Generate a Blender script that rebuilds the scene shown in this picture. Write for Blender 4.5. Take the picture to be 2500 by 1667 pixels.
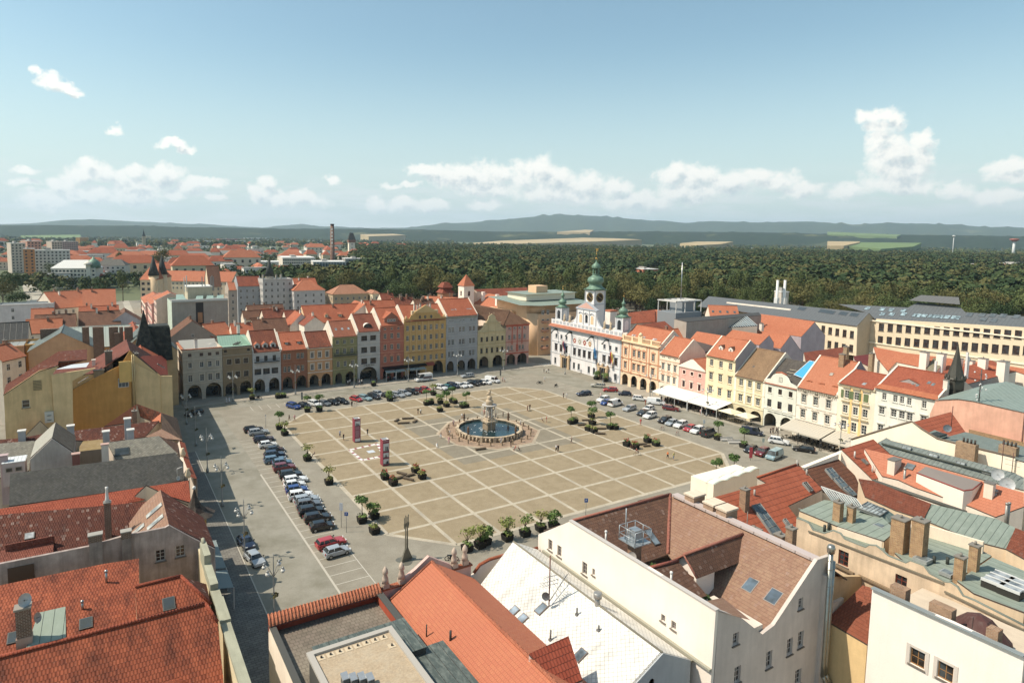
import bpy,bmesh,math,random
import numpy as np
from mathutils import Vector,Matrix,geometry
for o in list(bpy.data.objects):bpy.data.objects.remove(o)
SC=bpy.context.scene
COL=SC.collection
rnd=random.Random(7)
R=math.radians
# ---- camera
IW,IH=2500.0,1667.0
FPX,YAW,PIT,ROL=1539.077,1.04344772,-0.0963782266,0.0125330939
CAM=np.array([-62.4125,-81.5478,47.5221]);PP=(-110.229,-105.876)
_F=np.array([math.cos(YAW)*math.cos(PIT),math.sin(YAW)*math.cos(PIT),math.sin(PIT)])
_R0=np.array([math.sin(YAW),-math.cos(YAW),0.0]);_U0=np.cross(_R0,_F)
_R=_R0*math.cos(ROL)+_U0*math.sin(ROL);_U=-_R0*math.sin(ROL)+_U0*math.cos(ROL)
cd=bpy.data.cameras.new('camera');cam=bpy.data.objects.new('camera',cd);COL.objects.link(cam)
cam.matrix_world=Matrix(((_R[0],_U[0],-_F[0],CAM[0]),(_R[1],_U[1],-_F[1],CAM[1]),(_R[2],_U[2],-_F[2],CAM[2]),(0,0,0,1)))
cd.sensor_width=36;cd.lens=FPX/IW*36;cd.shift_x=-PP[0]/IW;cd.shift_y=PP[1]/IW
cd.clip_start=0.5;cd.clip_end=90000
SC.camera=cam
_k=640/2352;_k2=640/2350
CR=dict(a=(0,500,_k),b=(600,500,_k),c=(1200,500,_k),d=(1800,500,700/2352),e=(0,840,_k),f=(600,880,_k),g=(1200,880,_k),h=(1800,880,700/2352),i=(0,1240,_k2),j=(600,1240,_k2),k=(1200,1240,_k2),l=(1860,1240,_k2),m=(400,780,400/2352),n=(780,700,360/2352),o=(1080,700,320/2281),p=(1340,620,300/1384),q=(1620,780,340/2050),r=(1900,850,400/2352),s=(500,1080,300/1470),t=(1880,1300,320/1367),u=(1060,940,300/2352),v=(840,1000,220/1725),w=(0,0,1.0),z=(1900,1020,600/2352),A=(2100,860,400/2352),B=(380,640,420/2352),D=(0,600,420/2352),x=(0,100,1250/2352),y=(1000,220,1500/2352))
def ray(c,x,y):
 ox,oy,k=CR[c];x=ox+x*k;y=oy+y*k
 return _F+_R*((x-IW/2-PP[0])/FPX)-_U*((y-IH/2-PP[1])/FPX)
def hit(c,x,y,n,off):
 d=ray(c,x,y);n=np.array(n,float);t=(off-n@CAM)/(n@d);return CAM+d*t
def aZ(c,x,y,z=0.0):return hit(c,x,y,(0,0,1),z)
def aY(c,x,y,Y):return hit(c,x,y,(0,1,0),Y)
def aX(c,x,y,X):return hit(c,x,y,(1,0,0),X)
# ---- light
SUN_AZ,SUN_EL=R(158),R(52)
sd=bpy.data.lights.new('sun','SUN');sd.energy=5.0;sd.angle=R(0.53);sd.color=(1.0,0.90,0.76)
so=bpy.data.objects.new('sun',sd);COL.objects.link(so)
so.rotation_euler=Vector((-math.cos(SUN_AZ)*math.cos(SUN_EL),-math.sin(SUN_AZ)*math.cos(SUN_EL),-math.sin(SUN_EL))).to_track_quat('-Z','Y').to_euler()
SC.view_settings.view_transform='Standard';SC.view_settings.look='None'
SC.view_settings.exposure=0.22;SC.view_settings.gamma=1
SC.view_settings.use_curve_mapping=False
SC.cycles.volume_bounces=1
W=bpy.data.worlds.new('World');SC.world=W;W.use_nodes=True
def world():
 nt=W.node_tree;N=nt.nodes;L=nt.links;N.clear()
 out=N.new('ShaderNodeOutputWorld');bg=N.new('ShaderNodeBackground');bg.inputs[1].default_value=0.115
 sky=N.new('ShaderNodeTexSky');sky.sky_type='NISHITA';sky.sun_disc=False
 sky.sun_elevation=SUN_EL;sky.sun_rotation=R(90)-SUN_AZ;sky.altitude=400;sky.air_density=1.15;sky.dust_density=1.6;sky.ozone_density=1.3
 tc=N.new('ShaderNodeTexCoord');sep=N.new('ShaderNodeSeparateXYZ');L.new(tc.outputs['Generated'],sep.inputs[0])
 def mth(op,a,b=None,c=None,clamp=False):
  n=N.new('ShaderNodeMath');n.operation=op;n.use_clamp=clamp
  for i,v in enumerate((a,b,c)):
   if v is None:continue
   if isinstance(v,(int,float)):n.inputs[i].default_value=v
   else:L.new(v,n.inputs[i])
  return n.outputs[0]
 cy,sy=math.cos(YAW),math.sin(YAW)
 fx=mth('ADD',mth('MULTIPLY',sep.outputs[0],cy),mth('MULTIPLY',sep.outputs[1],sy))
 rx=mth('SUBTRACT',mth('MULTIPLY',sep.outputs[0],sy),mth('MULTIPLY',sep.outputs[1],cy))
 az=mth('ARCTAN2',rx,fx);el=mth('ARCSINE',sep.outputs[2])
 cmb=N.new('ShaderNodeCombineXYZ');L.new(az,cmb.inputs[0]);L.new(el,cmb.inputs[1])
 def dr(px,py):
  d=ray('w',px,py);return math.atan2(d@_R0,d[0]*cy+d[1]*sy),math.asin(d[2]/np.linalg.norm(d))
 cl=[(88,172,22,14),(118,193,32,20),(152,212,48,24),(182,230,32,15),(290,316,26,14),(276,322,24,9),(418,350,34,16),(440,358,44,13),(398,356,26,10),(62,415,36,14),(225,408,42,26),(205,430,60,34),(255,428,52,30),(300,430,40,26),(335,418,40,24),(390,430,52,30),(330,455,70,28),(410,425,48,26),(470,452,60,24),(520,448,40,17),(60,450,54,15),(150,450,52,30),(120,490,90,26),(210,482,80,26),(330,478,80,30),(420,468,36,16),(530,480,24,11),(652,445,26,24),(640,475,40,32),(675,490,60,26),(740,490,70,24),(808,438,24,15),(960,452,36,11),(1000,446,28,10),(920,498,36,24),(985,500,46,22),(1050,505,60,20),(1180,504,46,19),(1022,408,40,18),(1060,420,50,28),(1120,430,72,44),(1165,432,66,46),(1215,425,48,40),(1190,458,110,26),(1318,412,50,42),(1290,428,70,42),(1350,440,80,40),(1430,448,80,32),(1500,455,60,26),(1380,475,160,30),(1650,415,34,34),(1640,432,46,36),(1700,430,60,38),(1770,450,90,40),(1690,470,120,34),(1840,428,60,28),(1900,440,60,30),(1960,462,60,26),(1560,490,130,30),(2125,285,38,26),(2165,280,52,28),(2195,300,36,34),(2140,310,42,26),(2150,345,42,44),(2180,380,66,60),(2200,420,80,50),(2180,445,100,34),(2250,350,34,30),(2240,390,40,60),(2215,455,90,28),(2430,410,40,18),(2470,400,60,22),(2490,425,90,24),(2340,460,60,26),(2430,480,90,28),(2080,470,70,24)]
 ells=[]
 for(x,y,w,h)in cl:
  a,e=dr(x,y);a2,_=dr(x+w,y);_,e2=dr(x,y-h);ells.append((a,e,abs(a2-a)*.98,abs(e2-e)*.98))
 def group(name,sub):
  g=bpy.data.node_groups.new(name,'ShaderNodeTree')
  g.interface.new_socket('P',in_out='INPUT',socket_type='NodeSocketVector');g.interface.new_socket('D',in_out='OUTPUT',socket_type='NodeSocketFloat')
  GN,GL=g.nodes,g.links;gi=GN.new('NodeGroupInput');go=GN.new('NodeGroupOutput')
  n1=GN.new('ShaderNodeTexNoise');n1 .inputs['Scale'].default_value=26;n1 .inputs['Detail'].default_value=5;n1 .inputs['Roughness'].default_value=.6
  GL.new(gi.outputs[0],n1 .inputs['Vector'])
  vs=GN.new('ShaderNodeVectorMath');vs.operation='MULTIPLY_ADD';vs.inputs[1].default_value=(.042,.036,0);vs.inputs[2].default_value=(-.021,-.018,0)
  GL.new(n1 .outputs['Color'],vs.inputs[0])
  va=GN.new('ShaderNodeVectorMath');va.operation='ADD';GL.new(gi.outputs[0],va.inputs[0]);GL.new(vs.outputs[0],va.inputs[1])
  cur=None
  for(a,e,ra,re)in sub:
   m=GN.new('ShaderNodeVectorMath');m.operation='MULTIPLY_ADD';GL.new(va.outputs[0],m.inputs[0]);m.inputs[1].default_value=(1/ra,1/re,0);m.inputs[2].default_value=(-a/ra,-e/re,0)
   d=GN.new('ShaderNodeVectorMath');d.operation='DOT_PRODUCT';GL.new(m.outputs[0],d.inputs[0]);GL.new(m.outputs[0],d.inputs[1])
   if cur is None:cur=d.outputs['Value']
   else:
    s=GN.new('ShaderNodeMath');s.operation='SMOOTH_MIN';s.inputs[2].default_value=.25;GL.new(cur,s.inputs[0]);GL.new(d.outputs['Value'],s.inputs[1]);cur=s.outputs[0]
  n2=GN.new('ShaderNodeTexNoise');n2 .inputs['Scale'].default_value=55;n2 .inputs['Detail'].default_value=6;n2 .inputs['Roughness'].default_value=.62
  GL.new(gi.outputs[0],n2 .inputs['Vector'])
  f1=GN.new('ShaderNodeMath');f1 .operation='MULTIPLY_ADD';GL.new(n2 .outputs['Fac'],f1 .inputs[0]);f1 .inputs[1].default_value=-1.9;f1 .inputs[2].default_value=1.8
  f2=GN.new('ShaderNodeMath');f2 .operation='SUBTRACT';GL.new(f1 .outputs[0],f2 .inputs[0]);GL.new(cur,f2 .inputs[1]);GL.new(f2 .outputs[0],go.inputs[0])
  return g
 def ramp(v,a,b,lo=0,hi=1):
  n=N.new('ShaderNodeMapRange');n.interpolation_type='SMOOTHSTEP';L.new(v,n.inputs[0]);n.inputs[1].default_value=a;n.inputs[2].default_value=b;n.inputs[3].default_value=lo;n.inputs[4].default_value=hi;return n.outputs[0]
 def mix(f,a,b):
  n=N.new('ShaderNodeMix');n.data_type='RGBA'
  for s,v in((0,f),(6,a),(7,b)):
   if isinstance(v,(tuple,float)):n.inputs[s].default_value=v if isinstance(v,float)else(*v,1)
   else:L.new(v,n.inputs[s])
  return n.outputs[2]
 tint=N.new('ShaderNodeMix');tint.data_type='RGBA';tint.blend_type='MULTIPLY';tint.inputs[0].default_value=1;L.new(sky.outputs[0],tint.inputs[6]);tint.inputs[7].default_value=(1.18,1.30,1.12,1)
 K=1/bg.inputs[1].default_value
 veil=mth('MULTIPLY',ramp(el,.30,-.02),.80)
 plain=mix(veil,tint.outputs[2],(.64*K,.73*K,.73*K))
 L.new(plain,bg.inputs[0])
 off=N.new('ShaderNodeVectorMath');off.operation='ADD';off.inputs[1].default_value=(-.007,.012,0);L.new(cmb.outputs[0],off.inputs[0])
 st=N.new('ShaderNodeVectorMath');st.operation='MULTIPLY';st.inputs[1].default_value=(9,55,0);L.new(cmb.outputs[0],st.inputs[0])
 def branch(sub,i):
  g=group('cloud_field_%d'%i,sub)
  def field(vec):
   q=N.new('ShaderNodeGroup');q.node_tree=g;L.new(vec,q.inputs[0]);return q.outputs[0]
  d0=field(cmb.outputs[0]);d1=field(off.outputs[0])
  dens=ramp(d0,-.35,.75)
  lit=ramp(mth('SUBTRACT',d0,d1),-.35,.6);thick=ramp(d1,.15,1.5)
  shade=mth('SUBTRACT',1.0,mth('MULTIPLY',thick,mth('SUBTRACT',1.12,lit)),clamp=True)
  nz=N.new('ShaderNodeTexNoise');nz.inputs['Scale'].default_value=1.0;nz.inputs['Detail'].default_value=6;nz.inputs['Roughness'].default_value=.62;L.new(st.outputs[0],nz.inputs['Vector'])
  low=mth('MULTIPLY',mth('MULTIPLY',ramp(nz.outputs['Fac'],.40,.62),ramp(el,.115,.05)),.75)
  c1=mix(low,plain,(.74*K,.79*K,.77*K))
  cc=mix(shade,(.46*K,.54*K,.57*K),(1.02*K,.99*K,.91*K))
  cc=mix(mth('MULTIPLY',ramp(el,.12,-.01),.45),cc,(.72*K,.78*K,.77*K))
  b=N.new('ShaderNodeBackground');b.inputs[1].default_value=bg.inputs[1].default_value
  L.new(mix(mth('MULTIPLY',dens,.97),c1,cc),b.inputs[0]);return b.outputs[0]
 cuts=[-.75,-.56,-.43,-.30,-.13,.0,.10,.20,.30,.42,.52,.62,.74,.95]
 res=bg.outputs[0]
 for i in range(len(cuts)-1):
  lo,hi=cuts[i],cuts[i+1];sub=[q for q in ells if q[0]+q[2]*1.6+.03>lo and q[0]-q[2]*1.6-.03<hi]or[(lo-1,0,.01,.01)]
  inside=mth('MULTIPLY',mth('MULTIPLY',mth('GREATER_THAN',az,lo),mth('LESS_THAN',az,hi+1e-5)),mth('MULTIPLY',mth('GREATER_THAN',el,-.01),mth('LESS_THAN',el,.36)))
  m=N.new('ShaderNodeMixShader');L.new(inside,m.inputs[0]);L.new(res,m.inputs[1]);L.new(branch(sub,i),m.inputs[2]);res=m.outputs[0]
 L.new(res,out.inputs[0])
 try:W.cycles.sampling_method='MANUAL';W.cycles.sample_map_resolution=512
 except Exception:pass
world()
# ---- materials
def hx(s,k=.8,d=.82):
 c=[int(s[i:i+2],16)/255 for i in(0,2,4)]
 c=[(v/12.92 if v<.04045 else((v+.055)/1.055)**2.4)*k for v in c];g=.3*c[0]+.6*c[1]+.1*c[2]
 return tuple(min(.9,g+(v-g)*d)for v in c)
MC={}
class NT:
 def __init__(s,name):
  s.m=bpy.data.materials.new(name);s.m.use_nodes=True;s.t=s.m.node_tree;s.N=s.t.nodes;s.L=s.t.links
  s.b=s.N['Principled BSDF'];s.uvn=None
 def new(s,t):return s.N.new('ShaderNode'+t)
 def uv(s):
  if s.uvn is None:s.uvn=s.new('UVMap')
  return s.uvn.outputs[0]
 def obj(s):
  return s.new('TexCoord').outputs['Object']
 def geo(s):return s.new('NewGeometry').outputs['Position']
 def mth(s,op,a,b=None,c=None,clamp=False):
  n=s.new('Math');n.operation=op;n.use_clamp=clamp
  for i,v in enumerate((a,b,c)):
   if v is None:continue
   if isinstance(v,(int,float)):n.inputs[i].default_value=v
   else:s.L.new(v,n.inputs[i])
  return n.outputs[0]
 def noise(s,vec,sc,det=4,ro=.55,scale3=None,out='Fac'):
  if scale3:
   v=s.new('VectorMath');v.operation='MULTIPLY';v.inputs[1].default_value=scale3;s.L.new(vec,v.inputs[0]);vec=v.outputs[0]
  n=s.new('TexNoise');n.inputs['Scale'].default_value=sc;n.inputs['Detail'].default_value=det;n.inputs['Roughness'].default_value=ro;s.L.new(vec,n.inputs['Vector']);return n.outputs[out]
 def rng(s,v,a,b,lo=0.,hi=1.):
  n=s.new('MapRange');s.L.new(v,n.inputs[0])
  for i,q in zip((1,2,3,4),(a,b,lo,hi)):n.inputs[i].default_value=q
  return n.outputs[0]
 def mix(s,f,a,b,mode='MIX'):
  n=s.new('Mix');n.data_type='RGBA';n.blend_type=mode
  for i,v in((0,f),(6,a),(7,b)):
   if isinstance(v,(int,float)):n.inputs[i].default_value=v if i==0 else(v,v,v,1)
   elif isinstance(v,tuple):n.inputs[i].default_value=(*v[:3],1)
   else:s.L.new(v,n.inputs[i])
  return n.outputs[2]
 def bump(s,h,st,dist):
  n=s.new('Bump');n.inputs['Strength'].default_value=st;n.inputs['Distance'].default_value=dist;s.L.new(h,n.inputs['Height']);s.L.new(n.outputs[0],s.b.inputs['Normal'])
 def fin(s,col,rough=.85,spec=.3,metal=0):
  if isinstance(col,tuple):s.b.inputs['Base Color'].default_value=(*col[:3],1)
  else:s.L.new(col,s.b.inputs['Base Color'])
  if isinstance(rough,(int,float)):s.b.inputs['Roughness'].default_value=rough
  else:s.L.new(rough,s.b.inputs['Roughness'])
  s.b.inputs['Specular IOR Level'].default_value=spec;s.b.inputs['Metallic'].default_value=metal
  return s.m
def cache(fn):
 def w(*a,**k):
  key=(fn.__name__,a,tuple(sorted(k.items())))
  if key not in MC:MC[key]=fn(*a,**k)
  return MC[key]
 return w
@cache
def plaster(hexc,dirt=.25,k=.95):
 n=NT('plaster');c=tuple(min(.88,a*b)for a,b in zip(hx(hexc,k),(1.07,.985,.92)));u=n.uv()
 big=n.rng(n.noise(u,.35,5,.6),.35,.75,1-dirt*.55,1+dirt*.2)
 st=n.rng(n.noise(u,1.0,6,.65,(1.6,.18,1)),.4,.8,1.0,1-dirt*.6)
 fine=n.rng(n.noise(u,9,3,.6),.3,.7,.95,1.05)
 v=n.mth('MULTIPLY',n.mth('MULTIPLY',big,st),fine)
 col=n.mix(1.0,c,v,'MULTIPLY')
 n.bump(n.noise(u,14,4,.7),.25,.02)
 return n.fin(col,.9,.15)
@cache
def flat(hexc,rough=.6,metal=0.,k=.8,spec=.3):
 n=NT('paint');return n.fin(hx(hexc,k),rough,spec,metal)
@cache
def tile(h1,h2,rs=.34,cs=.22,dirt=.4,moss=.2,pale=0.,dirtc='3a2a24',lines=.5):
 """clay tiles: courses every rs metres up the slope, columns every cs"""
 n=NT('clay_tiles');u=n.uv();sp=n.new('SeparateXYZ');n.L.new(u,sp.inputs[0]);U,V=sp.outputs[0],sp.outputs[1]
 vr=n.mth('DIVIDE',V,rs);row=n.mth('FLOOR',vr);fr=n.mth('FRACT',vr)
 us=n.mth('ADD',n.mth('DIVIDE',U,cs),n.mth('MULTIPLY',n.mth('MODULO',row,2.0),.5));colu=n.mth('FLOOR',us);fu=n.mth('FRACT',us)
 cb=n.new('CombineXYZ');n.L.new(colu,cb.inputs[0]);n.L.new(row,cb.inputs[1])
 wn=n.new('TexWhiteNoise');wn.noise_dimensions='2D';n.L.new(cb.outputs[0],wn.inputs['Vector'])
 base=n.mix(n.rng(wn.outputs['Value'],0,1,0,1),tuple(a*b for a,b in zip(hx(h1,.84,.84),(1,1.08,.95))),tuple(a*b for a,b in zip(hx(h2,.84,.84),(1,1.08,.95))))
 pat=n.rng(n.noise(u,.16,6,.6),.35,.66)
 base=n.mix(n.mth('MULTIPLY',pat,.6),base,tuple(a*b for a,b in zip(hx(h2,.84,.84),(1,1.08,.95))))
 stain=n.rng(n.noise(u,.45,7,.68,(1.0,.45,1)),.48,.70)
 base=n.mix(n.mth('MULTIPLY',stain,dirt),base,hx(dirtc))
 ms=n.rng(n.noise(u,3.0,5,.75),.58,.72)
 base=n.mix(n.mth('MULTIPLY',ms,moss),base,hx('8c8570'))
 if pale:base=n.mix(n.mth('MULTIPLY',n.rng(wn.outputs['Value'],.90,.99),pale*.55),base,hx('c4a896'))
 gap=n.mth('MAXIMUM',n.rng(fr,.86,.97),n.mth('MULTIPLY',n.rng(n.mth('ABSOLUTE',n.mth('SUBTRACT',fu,.5)),.40,.48),.3))
 base=n.mix(n.mth('MULTIPLY',gap,lines),base,hx('2c1a14'))
 hgt=n.mth('ADD',n.mth('SUBTRACT',1.0,fr),n.mth('MULTIPLY',n.mth('SINE',n.mth('MULTIPLY',us,6.2832)),.45))
 n.bump(hgt,.9,.045)
 return n.fin(base,.8,.22)
@cache
def seam(hexc,sp=.6,dirt=.4,rough=.55,h2='6f7a6c'):
 """sheet metal with standing seams running up the slope"""
 n=NT('sheet_metal');u=n.uv();s_=n.new('SeparateXYZ');n.L.new(u,s_.inputs[0])
 f=n.mth('FRACT',n.mth('DIVIDE',s_.outputs[0],sp));ln=n.rng(n.mth('ABSOLUTE',n.mth('SUBTRACT',f,.5)),.45,.49)
 c=n.mix(n.mth('MULTIPLY',n.rng(n.noise(u,.6,6,.65),.35,.7),dirt),hx(hexc),hx(h2))
 c=n.mix(n.mth('MULTIPLY',n.rng(n.noise(u,2.2,5,.7,(1,.4,1)),.45,.75),dirt*.6),c,hx('c9cfc0'))
 c=n.mix(n.mth('MULTIPLY',ln,.6),c,hx('22241f'))
 n.bump(ln,.8,.04)
 return n.fin(c,rough,.4)
@cache
def slate(hexc,h2,sz=.45,diamond=True,moss=.3):
 n=NT('slate');u=n.uv();s_=n.new('SeparateXYZ');n.L.new(u,s_.inputs[0]);U,V=s_.outputs[0],s_.outputs[1]
 a=n.mth('DIVIDE',n.mth('ADD',U,V),sz)if diamond else n.mth('DIVIDE',U,sz)
 b=n.mth('DIVIDE',n.mth('SUBTRACT',U,V),sz)if diamond else n.mth('DIVIDE',V,sz*.8)
 fa,fb=n.mth('FRACT',a),n.mth('FRACT',b)
 cb=n.new('CombineXYZ');n.L.new(n.mth('FLOOR',a),cb.inputs[0]);n.L.new(n.mth('FLOOR',b),cb.inputs[1])
 wn=n.new('TexWhiteNoise');wn.noise_dimensions='2D';n.L.new(cb.outputs[0],wn.inputs['Vector'])
 c=n.mix(wn.outputs['Value'],hx(hexc),hx(h2))
 c=n.mix(n.mth('MULTIPLY',n.rng(n.noise(u,.8,6,.7),.45,.7),moss),c,hx('9a927c'))
 c=n.mix(n.mth('MULTIPLY',n.rng(n.noise(u,.5,6,.7,(1.4,.5,1)),.48,.72),.35),c,hx('2e2a26'))
 g=n.mth('MAXIMUM',n.rng(n.mth('ABSOLUTE',n.mth('SUBTRACT',fa,.5)),.42,.49),n.rng(n.mth('ABSOLUTE',n.mth('SUBTRACT',fb,.5)),.42,.49))
 c=n.mix(n.mth('MULTIPLY',g,.45),c,hx('24221f'))
 n.bump(n.mth('SUBTRACT',n.mth('ADD',fa,fb),g),.5,.03)
 return n.fin(c,.75,.3)
@cache
def bricks(h1,h2,mort='b8a890',sc=1.0):
 n=NT('bricks');u=n.uv();t=n.new('TexBrick');n.L.new(u,t.inputs['Vector']);t.inputs['Scale'].default_value=1.0
 t.inputs['Color1'].default_value=(*hx(h1),1);t.inputs['Color2'].default_value=(*hx(h2),1);t.inputs['Mortar'].default_value=(*hx(mort),1)
 t.inputs['Brick Width'].default_value=.34*sc;t.inputs['Row Height'].default_value=.12*sc;t.inputs['Mortar Size'].default_value=.015*sc
 c=n.mix(n.rng(n.noise(u,1.2,5,.65),.45,.75,0,.5),t.outputs[0],hx('5a4a3c'))
 n.bump(t.outputs['Fac'],-.4,.02)
 return n.fin(c,.9,.15)
@cache
def glass(hexc='20282c',rough=.06):
 n=NT('window_glass');p=n.geo();c=n.mix(n.rng(n.noise(p,.9,2,.5),.35,.7),hx(hexc),hx('4a5357'))
 return n.fin(c,rough,.6)
@cache
def metal(hexc,rough=.35,m=.9):
 n=NT('metal');return n.fin(n.mix(n.rng(n.noise(n.geo(),3,4),.3,.8,0,.5),hx(hexc),hx(hexc,.45)),rough,.5,m)
@cache
def carpaint(hexc):
 n=NT('car_paint');n.fin(hx(hexc,.85),.35,.5,.15);n.b.inputs['Coat Weight'].default_value=.8;n.b.inputs['Coat Roughness'].default_value=.05;return n.m
@cache
def ground(h1,h2,sc=.25,blk=0.,bw=.5,bh=.25,h3='8a8478',spec=.2):
 """paving: world-space mottling, optional sett pattern of bw x bh metres"""
 n=NT('paving');p=n.geo()
 c=n.mix(n.rng(n.noise(p,sc,6,.62),.38,.66),hx(h1),hx(h2))
 c=n.mix(n.rng(n.noise(p,sc*.22,5,.6),.45,.7,0,.45),c,hx(h3))
 c=n.mix(n.rng(n.noise(p,2.2,5,.7),.5,.8,0,.35),c,hx('7c7263'))
 c=n.mix(n.rng(n.noise(p,6,3,.7),.35,.65,.0,.22),c,hx('5f5a50'))
 if blk:
  t=n.new('TexBrick');n.L.new(p,t.inputs['Vector']);t.inputs['Scale'].default_value=1.0
  t.inputs['Brick Width'].default_value=bw;t.inputs['Row Height'].default_value=bh;t.inputs['Mortar Size'].default_value=min(bw,bh)*.09
  t.inputs['Color1'].default_value=(.82,.82,.82,1);t.inputs['Color2'].default_value=(1.12,1.12,1.12,1);t.inputs['Mortar'].default_value=(.5,.5,.5,1)
  c=n.mix(blk,c,n.mix(1.0,c,t.outputs[0],'MULTIPLY'))
  n.bump(t.outputs['Fac'],-.3,.02)
 return n.fin(c,.88,spec)
@cache
def leaf(h1,h2,k=.5,big=.35):
 n=NT('foliage');p=n.geo();oi=n.new('ObjectInfo')
 f=n.mth('ADD',n.rng(n.noise(p,big,4,.7),.3,.7,-.1,.75),n.rng(oi.outputs['Random'],0,1,-.2,.45),clamp=True)
 c=n.mix(f,hx(h1,k),hx(h2,k));c=n.mix(n.rng(n.noise(p,2.6,3,.7),.4,.7,0,.45),c,hx(h2,k*.5))
 n.b.inputs['Subsurface Weight'].default_value=0
 return n.fin(c,.75,.15)
# ---- mesh builder
def tag(o,label=None,cat=None,group=None,kind=None):
 if label:o['label']=label
 if cat:o['category']=cat
 if group:o['group']=group
 if kind:o['kind']=kind
 return o
def empty(name,loc=(0,0,0),rz=0.,label=None,cat=None,group=None):
 o=bpy.data.objects.new(name,None);COL.objects.link(o);o.location=loc;o.rotation_euler=(0,0,rz);o.empty_display_size=.3
 return tag(o,label,cat,group)
def link(name,me,parent=None,loc=None,rz=None):
 o=bpy.data.objects.new(name,me);COL.objects.link(o)
 if parent is not None:o.parent=parent
 if loc is not None:o.location=loc
 if rz is not None:o.rotation_euler=(0,0,rz)
 return o
def copy_tree(o,parent=None):
 c=o.copy();COL.objects.link(c);c.parent=parent
 for ch in list(o.children):copy_tree(ch,c)
 return c
class MB:
 def __init__(s,*mats):s.v=[];s.f=[];s.mi=[];s.mats=list(mats);s.sm=[];s.xf=None
 def add(s,pts,mi=0,smooth=False):
  i=len(s.v)
  if s.xf is not None:pts=[tuple(s.xf@Vector(p))for p in pts]
  s.v+=[tuple(map(float,p))for p in pts];s.f.append(tuple(range(i,i+len(pts))));s.mi.append(mi);s.sm.append(smooth)
 def mesh(s,vs,fs,mi=0,smooth=False):
  i=len(s.v)
  if s.xf is not None:vs=[tuple(s.xf@Vector(p))for p in vs]
  s.v+=[tuple(map(float,p))for p in vs]
  for f in fs:s.f.append(tuple(i+k for k in f));s.mi.append(mi);s.sm.append(smooth)
  return s
 def box(s,x0,y0,z0,x1,y1,z1,mi=0):
  if x0>x1:x0,x1=x1,x0
  if y0>y1:y0,y1=y1,y0
  if z0>z1:z0,z1=z1,z0
  return s.mesh([(x0,y0,z0),(x1,y0,z0),(x1,y1,z0),(x0,y1,z0),(x0,y0,z1),(x1,y0,z1),(x1,y1,z1),(x0,y1,z1)],[(0,3,2,1),(4,5,6,7),(0,1,5,4),(1,2,6,5),(2,3,7,6),(3,0,4,7)],mi)
 def obox(s,c,ax,ay,az,mi=0):
  c=Vector(c);ax,ay,az=Vector(ax),Vector(ay),Vector(az)
  P=[c+ax*i+ay*j+az*k for k in(-1,1)for(i,j)in((-1,-1),(1,-1),(1,1),(-1,1))]
  return s.mesh(P,[(0,3,2,1),(4,5,6,7),(0,1,5,4),(1,2,6,5),(2,3,7,6),(3,0,4,7)],mi)
 def lathe(s,c,prof,n=16,mi=0,smooth=True,a0=0.):
  vs=[];fs=[]
  for(r,z)in prof:
   for k in range(n):
    a=a0+2*math.pi*k/n;vs.append((c[0]+r*math.cos(a),c[1]+r*math.sin(a),c[2]+z))
  for j in range(len(prof)-1):
   for k in range(n):
    k2=(k+1)%n;fs.append((j*n+k,j*n+k2,(j+1)*n+k2,(j+1)*n+k))
  fs.append(tuple(range(n-1,-1,-1)));fs.append(tuple((len(prof)-1)*n+k for k in range(n)))
  return s.mesh(vs,fs,mi,smooth)
 def cyl(s,c,r,h,n=10,mi=0,r2=None):return s.lathe(c,[(r,0),(r if r2 is None else r2,h)],n,mi)
 def tube(s,pts,r,n=6,mi=0,r2=None):
  pts=[Vector(p)for p in pts];vs=[];fs=[]
  for i,p in enumerate(pts):
   d=(pts[min(i+1,len(pts)-1)]-pts[max(i-1,0)]).normalized()
   a=d.cross(Vector((0,0,1)));
   if a.length<1e-3:a=Vector((1,0,0))
   a.normalize();b=d.cross(a);rr=r if r2 is None else r+(r2-r)*i/max(1,len(pts)-1)
   for k in range(n):
    t=2*math.pi*k/n;vs.append(p+a*math.cos(t)*rr+b*math.sin(t)*rr)
  for i in range(len(pts)-1):
   for k in range(n):fs.append((i*n+k,i*n+(k+1)%n,(i+1)*n+(k+1)%n,(i+1)*n+k))
  fs.append(tuple(range(n-1,-1,-1)));fs.append(tuple((len(pts)-1)*n+k for k in range(n)))
  return s.mesh(vs,fs,mi,True)
 def ball(s,c,r,mi=0,n=10,m=6,sz=1.):
  return s.lathe(c,[(max(.001,r*math.sin(math.pi*j/m)),-r*sz*math.cos(math.pi*j/m))for j in range(m+1)],n,mi)
 def prism(s,poly,z0,z1,mi=0,mtop=None):
  n=len(poly)
  s.add([(x,y,z1)for x,y in poly],mi if mtop is None else mtop)
  for i in range(n):
   a,b=poly[i],poly[(i+1)%n];s.add([(a[0],a[1],z0),(b[0],b[1],z0),(b[0],b[1],z1),(a[0],a[1],z1)],mi)
  return s
 def plate(s,outline,holes,to3,depth,mi=0,mrev=None):
  """flat outline with holes, thickened by depth; to3(u, z, w) -> point"""
  mrev=mi if mrev is None else mrev
  loops=[outline]+holes;flatp=[p for l in loops for p in l]
  tri=geometry.tessellate_polygon([[Vector((p[0],p[1],0))for p in l]for l in loops])
  i0=len(s.v);P=[to3(p[0],p[1],0)for p in flatp]
  if s.xf is not None:P=[tuple(s.xf@Vector(p))for p in P]
  s.v+=[tuple(map(float,p))for p in P]
  for t in tri:
   a,b,c=(flatp[k]for k in t);cr=(b[0]-a[0])*(c[1]-a[1])-(b[1]-a[1])*(c[0]-a[0])
   if abs(cr)<1e-7:continue
   s.f.append(tuple(i0+k for k in(t if cr>0 else t[::-1])));s.mi.append(mi);s.sm.append(False)
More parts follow.
